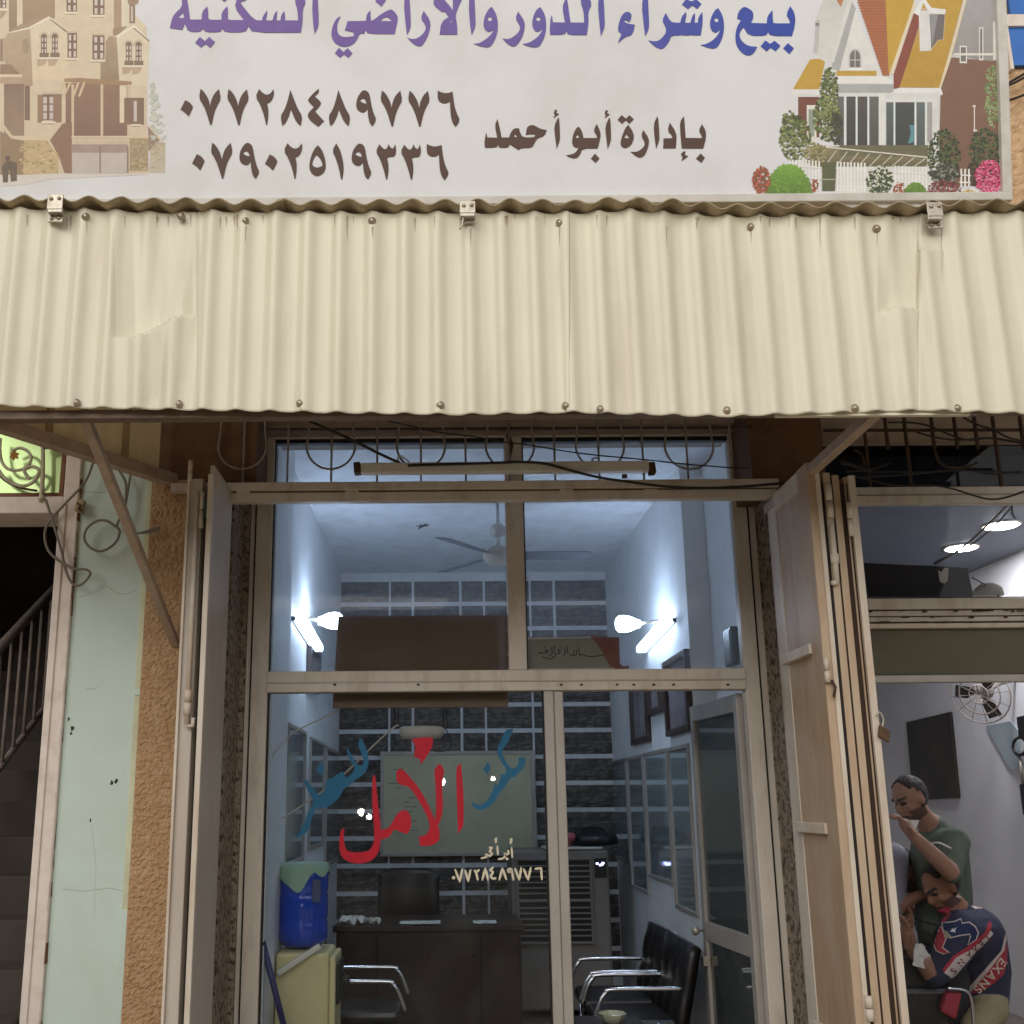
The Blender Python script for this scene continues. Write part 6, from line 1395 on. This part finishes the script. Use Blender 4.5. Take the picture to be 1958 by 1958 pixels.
# things on the right wall of the barber shop
Xb = bx1 - .001
def wallquad(mb, pix, X, t): return mb.poly([PX(x, y, X) for x, y in pix], (t, 0, 0))
bp = thing('wall_poster', 'large dark brown picture on the barber shop wall behind the standing man', 'picture', PX(1780, 1530, Xb))
mb = MB(); wallquad(mb, ((1732, 1381), (1815, 1361), (1831, 1526), (1745, 1530)), Xb - .03, .03); mb.build('picture', paint('poster_dark', C(56, 46, 34), .4, C(24, 20, 20), .9, 1.2, thr=(.35, .6)), bp, .006)
mr_ = thing('wall_mirror', 'grey tapering mirror on the barber wall near the picture edge', 'mirror', PX(1920, 1470, Xb)); mb = MB(); wallquad(mb, ((1884, 1388), (1930, 1379), (1945, 1395), (1950, 1470), (1935, 1473), (1925, 1462)), Xb - .02, .02); mb.build('mirror_glass', 'mirror_glass', mr_, .004)
sh_ = thing('wall_rack', 'black tool rack with a ring at the right edge of the barber wall', 'rack', PX(1950, 1400, Xb)); mb = MB(); wallquad(mb, ((1943, 1371), (1990, 1360), (1990, 1410), (1947, 1412)), Xb - .1, .1); mb.build('rack_box', 'plastic_black', sh_, .006)
mb = MB(); wallquad(mb, ((1948, 1500), (1990, 1490), (1990, 1560), (1955, 1558)), Xb - .1, .1); mb.build('rack_box', 'plastic_black', sh_, .006)
mb = MB(); c = [PX(1950 + 13 * math.cos(t), 1427 + 17 * math.sin(t), Xb - .06) for t in [k * math.pi / 8 for k in range(16)]]; mb.tube(c, .012, 6, close=True); mb.build('ring', 'plastic_black', sh_)
mb = MB(); mb.tube([PX(1950, 1445, Xb - .05), PX(1956, 1500, Xb - .05)], .012, 6); mb.build('hanger', 'zinc', sh_)
wf = thing('wall_fan', 'white wall fan near the top of the barber shop glass', 'fan', PX(1875, 1340, Xb - .2)); ctr = PX(1876, 1326, Xb - .35); nrm = Vector((-.75, -.55, -.25)).normalized()
u_ = nrm.cross(Vector((0, 0, 1))).normalized(); v_ = u_.cross(nrm)
for rr in (.22, .15, .07):
    mb = MB(); mb.tube([ctr + nrm * (.05 - rr * .15) + (u_ * math.cos(t) + v_ * math.sin(t)) * rr for t in [k * math.pi / 14 for k in range(28)]], .006, 6, close=True); mb.build('guard_ring', 'iron_bar', wf)
for k in range(12):
    t = k * math.pi / 6; mb = MB(); d = u_ * math.cos(t) + v_ * math.sin(t); mb.tube([ctr + nrm * .045, ctr + d * .22 + nrm * .018], .003, 5); mb.build('guard_wire', 'iron_bar', wf)
for k in range(3):
    t = k * 2.094 + .3; d = u_ * math.cos(t) + v_ * math.sin(t); e_ = nrm.cross(d); mb = MB(); mb.poly([ctr + d * .03, ctr + d * .1 + e_ * .06, ctr + d * .19 + e_ * .07, ctr + d * .19 - e_ * .03, ctr + d * .08 - e_ * .03], nrm * -.006); mb.build('blade', 'poster_dark', wf)
mb = MB(); mb.lathe([(.05, -.02), (.06, -.08), (.03, -.14)], ctr, nrm, 14); mb.build('motor', 'aircooler_grey', wf)
mb = MB(); mb.tube([ctr - nrm * .13, ctr - nrm * .16 + Vector((.1, .05, .05)), (Xb, ctr.y + .15, ctr.z + .12)], .018, 8); mb.build('wall_arm', 'aircooler_grey', wf)
# ------------------------------------------------------------------ people in the barber shop
paint('skin_a', C(150, 112, 92), .6, vary=.08); paint('skin_b', C(140, 98, 76), .6, vary=.08)
plain('hair_dark', C(34, 27, 25), .7); plain('beard', C(82, 60, 50), .8); paint('shirt_green', C(86, 96, 84), .9, bump=1.0, bscale=13, vary=.15); paint('shirt_white', C(140, 140, 150), .9, bump=1.0, bscale=13, vary=.12)
paint('jersey_navy', C(38, 42, 66), .85, vary=.2, bump=1.0, bscale=12); paint('trouser_beige', C(146, 136, 104), .9, bump=1.0, bscale=10, vary=.15); plain('trouser_dark', C(40, 40, 46), .9); plain('jersey_red', C(150, 46, 58), .75)
def figure(name, label, J, E, mats, base, hair, hs=1.0):
    """J: joint -> (world point, radius); E: (a, b, material index). One continuous body mesh.
    mats: 0 skin, 1 shirt, 2 trousers, 3 shoes, 4 beard, 5 dark features"""
    root = thing(name, label, 'person', base, 'people in the barber shop')
    hc, hf = hair; f = hf.normalized(); upv = Vector((0, 0, 1)); upv = (upv - f * upv.dot(f)).normalized(); sdv = f.cross(upv).normalized()
    bm = bmesh.new()
    def capsule(a, b, ra, rb):
        ax = (b - a); L_ = ax.length; ax = ax / L_; u = ax.orthogonal().normalized(); v = ax.cross(u); n = 14; rings = []
        prof = [(-ra * math.cos(t), ra * math.sin(t)) for t in [k * math.pi / 10 for k in range(1, 6)]] + [(L_ + rb * math.sin(t), rb * math.cos(t)) for t in [k * math.pi / 10 for k in range(0, 5)]]
        for h, r_ in prof: rings.append([bm.verts.new(a + ax * h + (u * math.cos(2 * math.pi * k / n) + v * math.sin(2 * math.pi * k / n)) * r_) for k in range(n)])
        for q in range(len(rings) - 1):
            for k in range(n): bm.faces.new((rings[q][k], rings[q][(k + 1) % n], rings[q + 1][(k + 1) % n], rings[q + 1][k]))
        bm.faces.new(list(reversed(rings[0]))); bm.faces.new(rings[-1])
    for a, b, _ in E: capsule(Vector(J[a][0]), Vector(J[b][0]), J[a][1], J[b][1])
    def blob(cf, cs, cu, rf, rs_, ru):
        c = hc + (f * cf + sdv * cs + upv * cu) * hs
        M = Matrix((f * rf * hs, sdv * rs_ * hs, upv * ru * hs)).transposed().to_4x4(); M.translation = c
        bmesh.ops.create_uvsphere(bm, u_segments=20, v_segments=14, radius=1.0, matrix=M)
    blob(-.012, 0, .012, .098, .077, .098); blob(.022, 0, -.045, .072, .062, .078); blob(.068, 0, -.1, .028, .034, .026)
    blob(.098, 0, -.032, .020, .0125, .026); blob(.082, 0, .018, .018, .05, .012); blob(.084, 0, -.072, .014, .024, .012)
    for q in (-1, 1): blob(-.008, q * .079, -.018, .020, .010, .032); blob(.064, q * .038, -.03, .02, .02, .02)
    me2 = bpy.data.meshes.new('body'); bmesh.ops.recalc_face_normals(bm, faces=bm.faces); bm.to_mesh(me2); bm.free()
    ob = bpy.data.objects.new('body', me2); COL.objects.link(ob)
    rm = ob.modifiers.new('Remesh', 'REMESH'); rm.mode = 'VOXEL'; rm.voxel_size = .0065
    smd = ob.modifiers.new('Smooth', 'SMOOTH'); smd.factor = .5; smd.iterations = 5
    dg = bpy.context.evaluated_depsgraph_get(); dg.update()
    m2 = bpy.data.meshes.new_from_object(ob.evaluated_get(dg)); bpy.data.objects.remove(ob); m2.name = 'body'
    m2.materials.clear()
    for mname in mats: m2.materials.append(MATS[mname])
    segs = [(Vector(J[a][0]), Vector(J[b][0]), J[a][1], J[b][1], mi) for a, b, mi in E]
    def headpos(c): d = (c - hc) / hs; return d.dot(f), d.dot(sdv), d.dot(upv)
    for v in m2.vertices:                      # cloth folds
        pass
    hairf = []
    for p in m2.polygons:
        c = p.center; a_, s_, b_ = headpos(c); p.use_smooth = True
        if (a_ / .125) ** 2 + (s_ / .1) ** 2 + (b_ / .135) ** 2 < 1.0 and b_ > -.125:
            mi = 0
            if a_ > .068 and .012 < abs(s_) < .05 and -.012 < b_ < .004: mi = 5
            elif a_ > .06 and .012 < abs(s_) < .055 and .018 < b_ < .030: mi = 5
            elif a_ > .08 and abs(s_) < .026 and -.078 < b_ < -.070: mi = 5
            elif a_ > -.02 and (b_ < -.078 or (b_ < -.05 and abs(s_) > .04)): mi = 4
            if abs(s_) < .082 and ((a_ < -.005 and b_ > -.06) or (a_ < .03 and b_ > .06)) and not (abs(s_) > .072 and a_ > -.03 and b_ < .03): hairf.append(p.index)
            p.material_index = mi; continue
        best = 9; mi = 0
        for (a, b, ra, rb, k) in segs:
            ab = b - a; t = max(0, min(1, (c - a).dot(ab) / ab.length_squared)); d = ((c - (a + ab * t)).length) / (ra + (rb - ra) * t)
            if d < best: best, mi = d, k
        p.material_index = mi
    body = link('body', m2, root)
    mb = MB(); vs = []; fs = []; vm = {}
    for pi in hairf:
        q = []
        for vi in m2.polygons[pi].vertices:
            if vi not in vm: vm[vi] = len(vs); v = m2.vertices[vi]; vs.append(v.co + v.normal * (.006 + .004 * noise.noise(v.co * 70)))
            q.append(vm[vi])
        fs.append(tuple(q))
    if fs:
        mb.add(vs, fs, smooth=True); o = mb.build('hair', 'hair_dark', root, fix=False); md = o.modifiers.new('Solidify', 'SOLIDIFY'); md.thickness = .012; md.offset = -1
    return root, body
def fingers(J, E, wrist, d, side, mi=0, curl=.5):
    d = d.normalized(); sd_ = side.normalized(); dn_ = d.cross(sd_).normalized(); w_ = J[wrist][0]
    pk_ = w_ + d * .075; J['palm_' + wrist] = (pk_, .030); E.append((wrist, 'palm_' + wrist, mi))
    for i, (off, ln) in enumerate(((-.030, .066), (-.010, .076), (.010, .072), (.030, .056))):
        a = pk_ + d * .022 + sd_ * off; b = a + d * ln * .5 + dn_ * .008; c = b + (d * (1 - curl) + dn_ * curl) * ln * .5
        for k, p_, r_ in (('a', a, .0105), ('b', b, .0095), ('c', c, .0085)): J['f%s%d%s' % (wrist, i, k)] = (p_, r_)
        E.append(('palm_' + wrist, 'f%s%da' % (wrist, i), mi)); E.append(('f%s%da' % (wrist, i), 'f%s%db' % (wrist, i), mi)); E.append(('f%s%db' % (wrist, i), 'f%s%dc' % (wrist, i), mi))
    a = w_ + d * .035 - sd_ * .038; b = a + d * .035 - sd_ * .018; J['t%sa' % wrist] = (a, .012); J['t%sb' % wrist] = (b, .010)
    E.append((wrist, 't%sa' % wrist, mi)); E.append(('t%sa' % wrist, 't%sb' % wrist, mi))
V = Vector
# standing man in a grey green shirt, hand at his mouth
hd_ = P(1738, 1524, 5.88)
J = {'pelvis': (V((P(1800, 1700, 5.95).x, 5.98, .95)), .145), 'belly': (P(1806, 1705, 5.96), .14), 'chest': (P(1797, 1640, 5.93), .148), 'neckb': (P(1785, 1584, 5.92), .078), 'neck': (P(1768, 1568, 5.90), .058),
     'jaw': (P(1752, 1545, 5.885), .056),
     'shn': (P(1824, 1610, 5.74), .082), 'eln': (P(1822, 1672, 5.60), .047), 'midn': (P(1790, 1640, 5.58), .044), 'wrn': (P(1748, 1600, 5.60), .031),
     'shf': (P(1770, 1612, 6.14), .075), 'elf': (P(1740, 1690, 6.16), .045), 'wrf': (P(1715, 1640, 6.0), .03)}
pe = J['pelvis'][0]
for s_, k in ((-1, 'n'), (1, 'f')):
    J['hip' + k] = (pe + V((0, .1 * s_, -.06)), .095); J['knee' + k] = (V((pe.x - .03, pe.y + .1 * s_, .5)), .06); J['ank' + k] = (V((pe.x, pe.y + .1 * s_, .09)), .042); J['toe' + k] = (V((pe.x - .17, pe.y + .11 * s_, .035)), .034)
E = [('pelvis', 'belly', 1), ('belly', 'chest', 1), ('chest', 'neckb', 1), ('neckb', 'neck', 0), ('neck', 'jaw', 0), ('chest', 'shn', 1), ('shn', 'eln', 1), ('eln', 'midn', 0), ('midn', 'wrn', 0), ('chest', 'shf', 1), ('shf', 'elf', 1), ('elf', 'wrf', 0)]
for k in 'nf': E += [('pelvis', 'hip' + k, 2), ('hip' + k, 'knee' + k, 2), ('knee' + k, 'ank' + k, 2), ('ank' + k, 'toe' + k, 3)]
fingers(J, E, 'wrn', P(1722, 1566, 5.62) - J['wrn'][0], V((0, 1, .2)), curl=.8)
man, mbody = figure('person', 'standing man in a grey green shirt holding his hand to his mouth', J, E, ['skin_a', 'shirt_green', 'trouser_dark', 'hair_dark', 'beard', 'hair_dark'], (pe.x, pe.y, 0), (hd_, V((-.86, -.30, -.42))))
mb = MB(); mb.tube([P(x, y, yy) for x, y, yy in ((1781, 1612, 5.62), (1795, 1611, 5.585), (1808, 1617, 5.575), (1818, 1622, 5.60))], .005, 6); mb.build('sleeve_trim', 'paper_white', man)
mb = MB(); c = [P(x, y, 5.70) for x, y in ((1740, 1568), (1758, 1568), (1752, 1584), (1745, 1580))]; mb.poly(c, (0, .01, 0)); mb.build('collar_cloth', 'paper_white', man)
# seated person in a printed jersey, bent forward
hd2 = P(1797, 1692, 5.78)
J = {'pelvis': (P(1884, 1904, 5.92), .115), 'belly': (P(1880, 1850, 5.90), .135), 'chest': (P(1862, 1790, 5.85), .158), 'neckb': (P(1832, 1745, 5.80), .075), 'neck': (P(1820, 1728, 5.79), .065),
     'jaw': (P(1806, 1706, 5.78), .058),
     'shn': (P(1838, 1782, 5.68), .105), 'uan': (P(1815, 1830, 5.62), .088), 'eln': (P(1788, 1868, 5.60), .052), 'wrn': (P(1742, 1812, 5.64), .033), 'shf': (P(1812, 1770, 6.02), .09), 'elf': (P(1760, 1850, 6.04), .05), 'wrf': (P(1730, 1790, 5.95), .033)}
pe = J['pelvis'][0]
for s_, k in ((-1, 'n'), (1, 'f')):
    J['hip' + k] = (pe + V((-.02, .09 * s_, -.05)), .085); J['knee' + k] = (V((pe.x - .16, pe.y + .14 * s_ - .03, .47)), .066); J['ank' + k] = (V((pe.x - .10, pe.y + .14 * s_, .09)), .045); J['toe' + k] = (V((pe.x - .28, pe.y + .15 * s_, .035)), .034)
E = [('pelvis', 'belly', 1), ('belly', 'chest', 1), ('chest', 'neckb', 1), ('neckb', 'neck', 0), ('neck', 'jaw', 0), ('chest', 'shn', 1), ('shn', 'uan', 1), ('uan', 'eln', 1), ('eln', 'wrn', 0), ('chest', 'shf', 1), ('shf', 'elf', 1), ('elf', 'wrf', 0)]
for k in 'nf': E += [('pelvis', 'hip' + k, 2), ('hip' + k, 'knee' + k, 2), ('knee' + k, 'ank' + k, 2), ('ank' + k, 'toe' + k, 3)]
fingers(J, E, 'wrn', P(1735, 1780, 5.66) - J['wrn'][0], V((0, 1, 0)), curl=.4); fingers(J, E, 'wrf', P(1738, 1758, 5.93) - J['wrf'][0], V((0, 1, 0)), curl=.4)
per2, body2 = figure('person', 'person in a navy printed jersey bending forward on a chair', J, E, ['skin_b', 'jersey_navy', 'trouser_beige', 'hair_dark', 'beard', 'hair_dark'], (pe.x, pe.y, 0), (hd2, V((-.80, -.2, -.55))))
# print on the jersey, laid onto the cloth
bvh = BVHTree.FromPolygons([v.co.copy() for v in body2.data.vertices], [tuple(p.vertices) for p in body2.data.polygons])
def onbody(px, py, lift):
    d = ray(px, py).normalized(); h = bvh.ray_cast(ORG, d)
    if h[0] is None: return None
    return h[0] - d * lift
def decal(name, polys, rgb, lift, rel=True, maxe=5.0):
    mb = MB(); col = C(*rgb)
    for pl in polys:
        pl2 = [(1690 + x / 6.951, 1680 + y / 6.951) for x, y in pl] if rel else pl
        bm = bmesh.new(); vs = [bm.verts.new((x, y, 0)) for x, y in pl2]
        tr = tessellate_polygon([[V((x, y, 0)) for x, y in pl2]])
        for t in tr:
            try: bm.faces.new([vs[i] for i in t])
            except ValueError: pass
        for _ in range(4):
            le_ = [e for e in bm.edges if e.calc_length() > maxe]
            if not le_: break
            bmesh.ops.subdivide_edges(bm, edges=le_, cuts=1, use_grid_fill=True); bmesh.ops.triangulate(bm, faces=bm.faces)
        bm.verts.index_update(); hit = [onbody(v.co.x, v.co.y, lift) for v in bm.verts]
        vv = [h if h is not None else V((0, 0, 0)) for h in hit]
        mb.add(vv, [tuple(v.index for v in f_.verts) for f_ in bm.faces if all(hit[v.index] is not None for v in f_.verts) and max((hit[a.index] - hit[b_.index]).length for a in f_.verts for b_ in f_.verts) < .08], 0, [col] * len(vv)); bm.free()
    if mb.f: mb.build(name, 'jersey_ink', per2, fix=False)
printmat('jersey_ink', .8)
CRMj = (196, 180, 172); REDj = (158, 50, 62); NAV = (34, 44, 76)
red = [(715,640),(760,650),(820,800),(790,870),(770,920),(865,988),(790,992),(700,950),(670,870),(675,780),(715,730)]
blu = [(780,590),(830,590),(950,575),(1020,540),(1040,600),(1130,585),(1210,640),(1250,720),(1220,810),(1120,875),(1160,770),(1140,730),(1000,750),(880,780),(840,720),(790,670)]
def grow(pl, w_):
    cx_ = sum(p[0] for p in pl) / len(pl); cy_ = sum(p[1] for p in pl) / len(pl); out = []; n = len(pl)
    for i in range(n):
        a, b_, c = pl[i - 1], pl[i], pl[(i + 1) % n]; dx, dy = c[0] - a[0], c[1] - a[1]; l_ = math.hypot(dx, dy) or 1; out.append((b_[0] + dy / l_ * w_, b_[1] - dx / l_ * w_))
    return out
def area(pl): return sum(pl[i - 1][0] * pl[i][1] - pl[i][0] * pl[i - 1][1] for i in range(len(pl)))
gw = lambda pl, w_: grow(pl, w_ if area(pl) > 0 else -w_)
decal('sleeve_panel', [[(540,610),(590,420),(760,400),(880,360),(890,470),(800,590),(700,600),(650,640)]], REDj, .003)
decal('jersey_emblem_outline', [gw(red, 16), gw(blu, 16)], CRMj, .004)
decal('jersey_emblem', [red], REDj, .006); decal('jersey_emblem', [blu], NAV, .006); decal('jersey_emblem', [[(790,680),(840,700),(900,770),(840,790)]], (150, 150, 120), .0065)
decal('jersey_star', [[(870,700),(900,685),(905,655),(925,672),(970,645),(945,685),(955,715),(915,708)]], (206, 204, 206), .0075)
band = [(800,1255),(960,1050),(1150,950),(1380,760),(1420,690),(1455,735),(1330,880),(1200,1010),(1100,1120),(960,1290),(900,1330),(860,1290)]
decal('jersey_band', [[(780,1200),(930,1020),(1120,900),(1340,720),(1400,560),(1440,600),(1420,690),(1380,760),(1150,950),(960,1050),(800,1255)]], REDj, .004)
decal('jersey_band', [band], CRMj, .005)
decal('jersey_band', [[(1150,1520),(1300,1340),(1500,1100),(1620,900),(1640,850),(1640,1100),(1600,1270),(1480,1380),(1300,1500),(1200,1525)]], REDj, .005)
decal('jersey_stripe', [[(1105,1470),(1350,1200),(1560,960),(1620,720),(1634,800),(1600,960),(1400,1220),(1150,1510)]], CRMj, .006)
decal('shoulder_patch', [gw([(1120,260),(1150,250),(1250,330),(1325,385),(1215,385),(1160,340)], 14)], CRMj, .005); decal('shoulder_patch', [[(1120,260),(1150,250),(1250,330),(1325,385),(1215,385),(1160,340)]], REDj, .007)
decal('neck_lettering', [[(955,240),(985,205),(1035,250),(1010,262)], [(1030,205),(1110,180),(1070,140),(1085,130),(1145,195),(1130,210)]], CRMj, .006)
def letter(ch, cx_, cy_, size, ang, rgb, lift, name):
    fc_ = bpy.data.curves.new('glyph', 'FONT'); fc_.body = ch; fc_.size = 1.0; fc_.align_x = 'CENTER'; fc_.align_y = 'CENTER'; fc_.offset = .02
    ob = bpy.data.objects.new('glyph', fc_); COL.objects.link(ob); dg = bpy.context.evaluated_depsgraph_get(); dg.update()
    me = bpy.data.meshes.new_from_object(ob.evaluated_get(dg)); bpy.data.objects.remove(ob); bpy.data.curves.remove(fc_)
    ca, sa = math.cos(ang), math.sin(ang); mb = MB(); vv = []; ok = []
    for v in me.vertices:
        x, y = v.co.x * size, -v.co.y * size; h = onbody(1690 + (cx_ + x * ca - y * sa) / 6.951, 1680 + (cy_ + x * sa + y * ca) / 6.951, lift); ok.append(h is not None); vv.append(h or V((0, 0, 0)))
    mb.add(vv, [tuple(p.vertices) for p in me.polygons if all(ok[i] for i in p.vertices)], 0, [C(*rgb)] * len(vv)); bpy.data.meshes.remove(me)
    if mb.f: mb.build(name, 'jersey_ink', per2, fix=False)
for ch, x, y, a_ in (('S', 920, 1225, 128), ('N', 1025, 1115, 132), ('A', 1130, 1015, 138), ('X', 1215, 940, 140), ('E', 1300, 870, 138), ('T', 1385, 790, 134)): letter(ch, x, y, 120, R(a_), (96, 50, 56), .007, 'band_lettering')
for ch, x, y, a_ in (('S', 1245, 1470, 130), ('N', 1330, 1395, 132), ('A', 1425, 1290, 132), ('X', 1510, 1190, 130), ('E', 1575, 1105, 126)): letter(ch, x, y, 165, R(a_), (206, 192, 170), .008, 'band_lettering')
# third person in a pale shirt, half hidden by the door leaf
hd3 = P(1740, 1664, 6.12)
J = {'pelvis': (V((P(1650, 1800, 6.2).x, 6.2, .92)), .14), 'belly': (P(1664, 1740, 6.18), .14), 'chest': (P(1690, 1665, 6.15), .15), 'neckb': (P(1716, 1655, 6.13), .065), 'neck': (P(1724, 1660, 6.12), .06), 'jaw': (P(1736, 1666, 6.12), .055),
     'shn': (P(1706, 1640, 6.0), .085), 'eln': (P(1715, 1735, 5.95), .046), 'wrn': (P(1750, 1716, 5.92), .031), 'shf': (P(1690, 1650, 6.33), .08), 'elf': (P(1700, 1740, 6.32), .045), 'wrf': (P(1745, 1740, 6.2), .03)}
pe = J['pelvis'][0]
for s_, k in ((-1, 'n'), (1, 'f')):
    J['hip' + k] = (pe + V((0, .1 * s_, -.06)), .09); J['knee' + k] = (V((pe.x + .03, pe.y + .1 * s_, .49)), .058); J['ank' + k] = (V((pe.x, pe.y + .1 * s_, .09)), .042); J['toe' + k] = (V((pe.x + .17, pe.y + .1 * s_, .035)), .034)
E = [('pelvis', 'belly', 1), ('belly', 'chest', 1), ('chest', 'neckb', 1), ('neckb', 'neck', 0), ('neck', 'jaw', 0), ('chest', 'shn', 1), ('shn', 'eln', 1), ('eln', 'wrn', 0), ('chest', 'shf', 1), ('shf', 'elf', 1), ('elf', 'wrf', 0)]
for k in 'nf': E += [('pelvis', 'hip' + k, 2), ('hip' + k, 'knee' + k, 2), ('knee' + k, 'ank' + k, 2), ('ank' + k, 'toe' + k, 3)]
fingers(J, E, 'wrn', V((.8, 0, .2)), V((0, 1, 0)))
figure('person', 'person in a pale shirt half hidden by the folded door leaf', J, E, ['skin_b', 'shirt_white', 'trouser_dark', 'hair_dark', 'beard', 'hair_dark'], (pe.x, pe.y, 0), (hd3, V((.85, -.1, -.5))))
# chair and towel
bc = thing('barber_chair', 'dark barber chair with chrome arm and red cushion', 'chair', (P(1760, 1950, 5.6).x, 5.7, 0))
c0 = P(1700, 1850, 5.62); c1 = P(1815, 1850, 5.62)
mb = MB(); mb.box(c0.x, c1.x, 5.62, 6.1, .38, P(1760, 1888, 5.62).z); mb.build('seat_block', 'leather_black', bc, .03)
mb = MB(); mb.box(pe.x + .2, c0.x + .06, 5.66, 6.05, .45, P(1700, 1830, 5.7).z); mb.build('backrest', 'leather_black', bc, .03)
mb = MB(); mb.tube(pcurve([(1812, 1890), (1832, 1891), (1848, 1896), (1856, 1908), (1860, 1940), (1862, 1985)], 5.55), .008, 8); mb.build('chrome_arm', 'chrome', bc)
mb = MB(); quadslab(mb, ((1812, 1897), (1842, 1898), (1830, 1952), (1800, 1936)), 5.57, .05); mb.build('red_cushion', 'jersey_red', bc, .015)
mb = MB(); mb.tube([((c0.x + c1.x) / 2, 5.86, 0), ((c0.x + c1.x) / 2, 5.86, .38)], .06, 14); mb.build('pedestal', 'chrome', bc)
tw = thing('white_towel', 'crumpled white towel on the seated person lap', 'towel', P(1770, 1860, 5.6)); mb = MB(); vs = []; n = 10; rs = random.Random(2)
for j in range(n + 1):
    for i in range(n + 1):
        u, v = i / n, j / n; q = P(1752 + 14 * u + 34 * v * u + (1 - u) * -6 * v, 1806 + 42 * v + 12 * u * v, 5.575 - .02 * math.sin(3 * u + 2 * v)); vs.append(q + V((0, .02 * rs.random(), .006 * rs.random())))
mb.add(vs, [(j * (n + 1) + i, j * (n + 1) + i + 1, (j + 1) * (n + 1) + i + 1, (j + 1) * (n + 1) + i) for j in range(n) for i in range(n)], smooth=True); mb.build('cloth', 'paper_white', tw, fix=False)
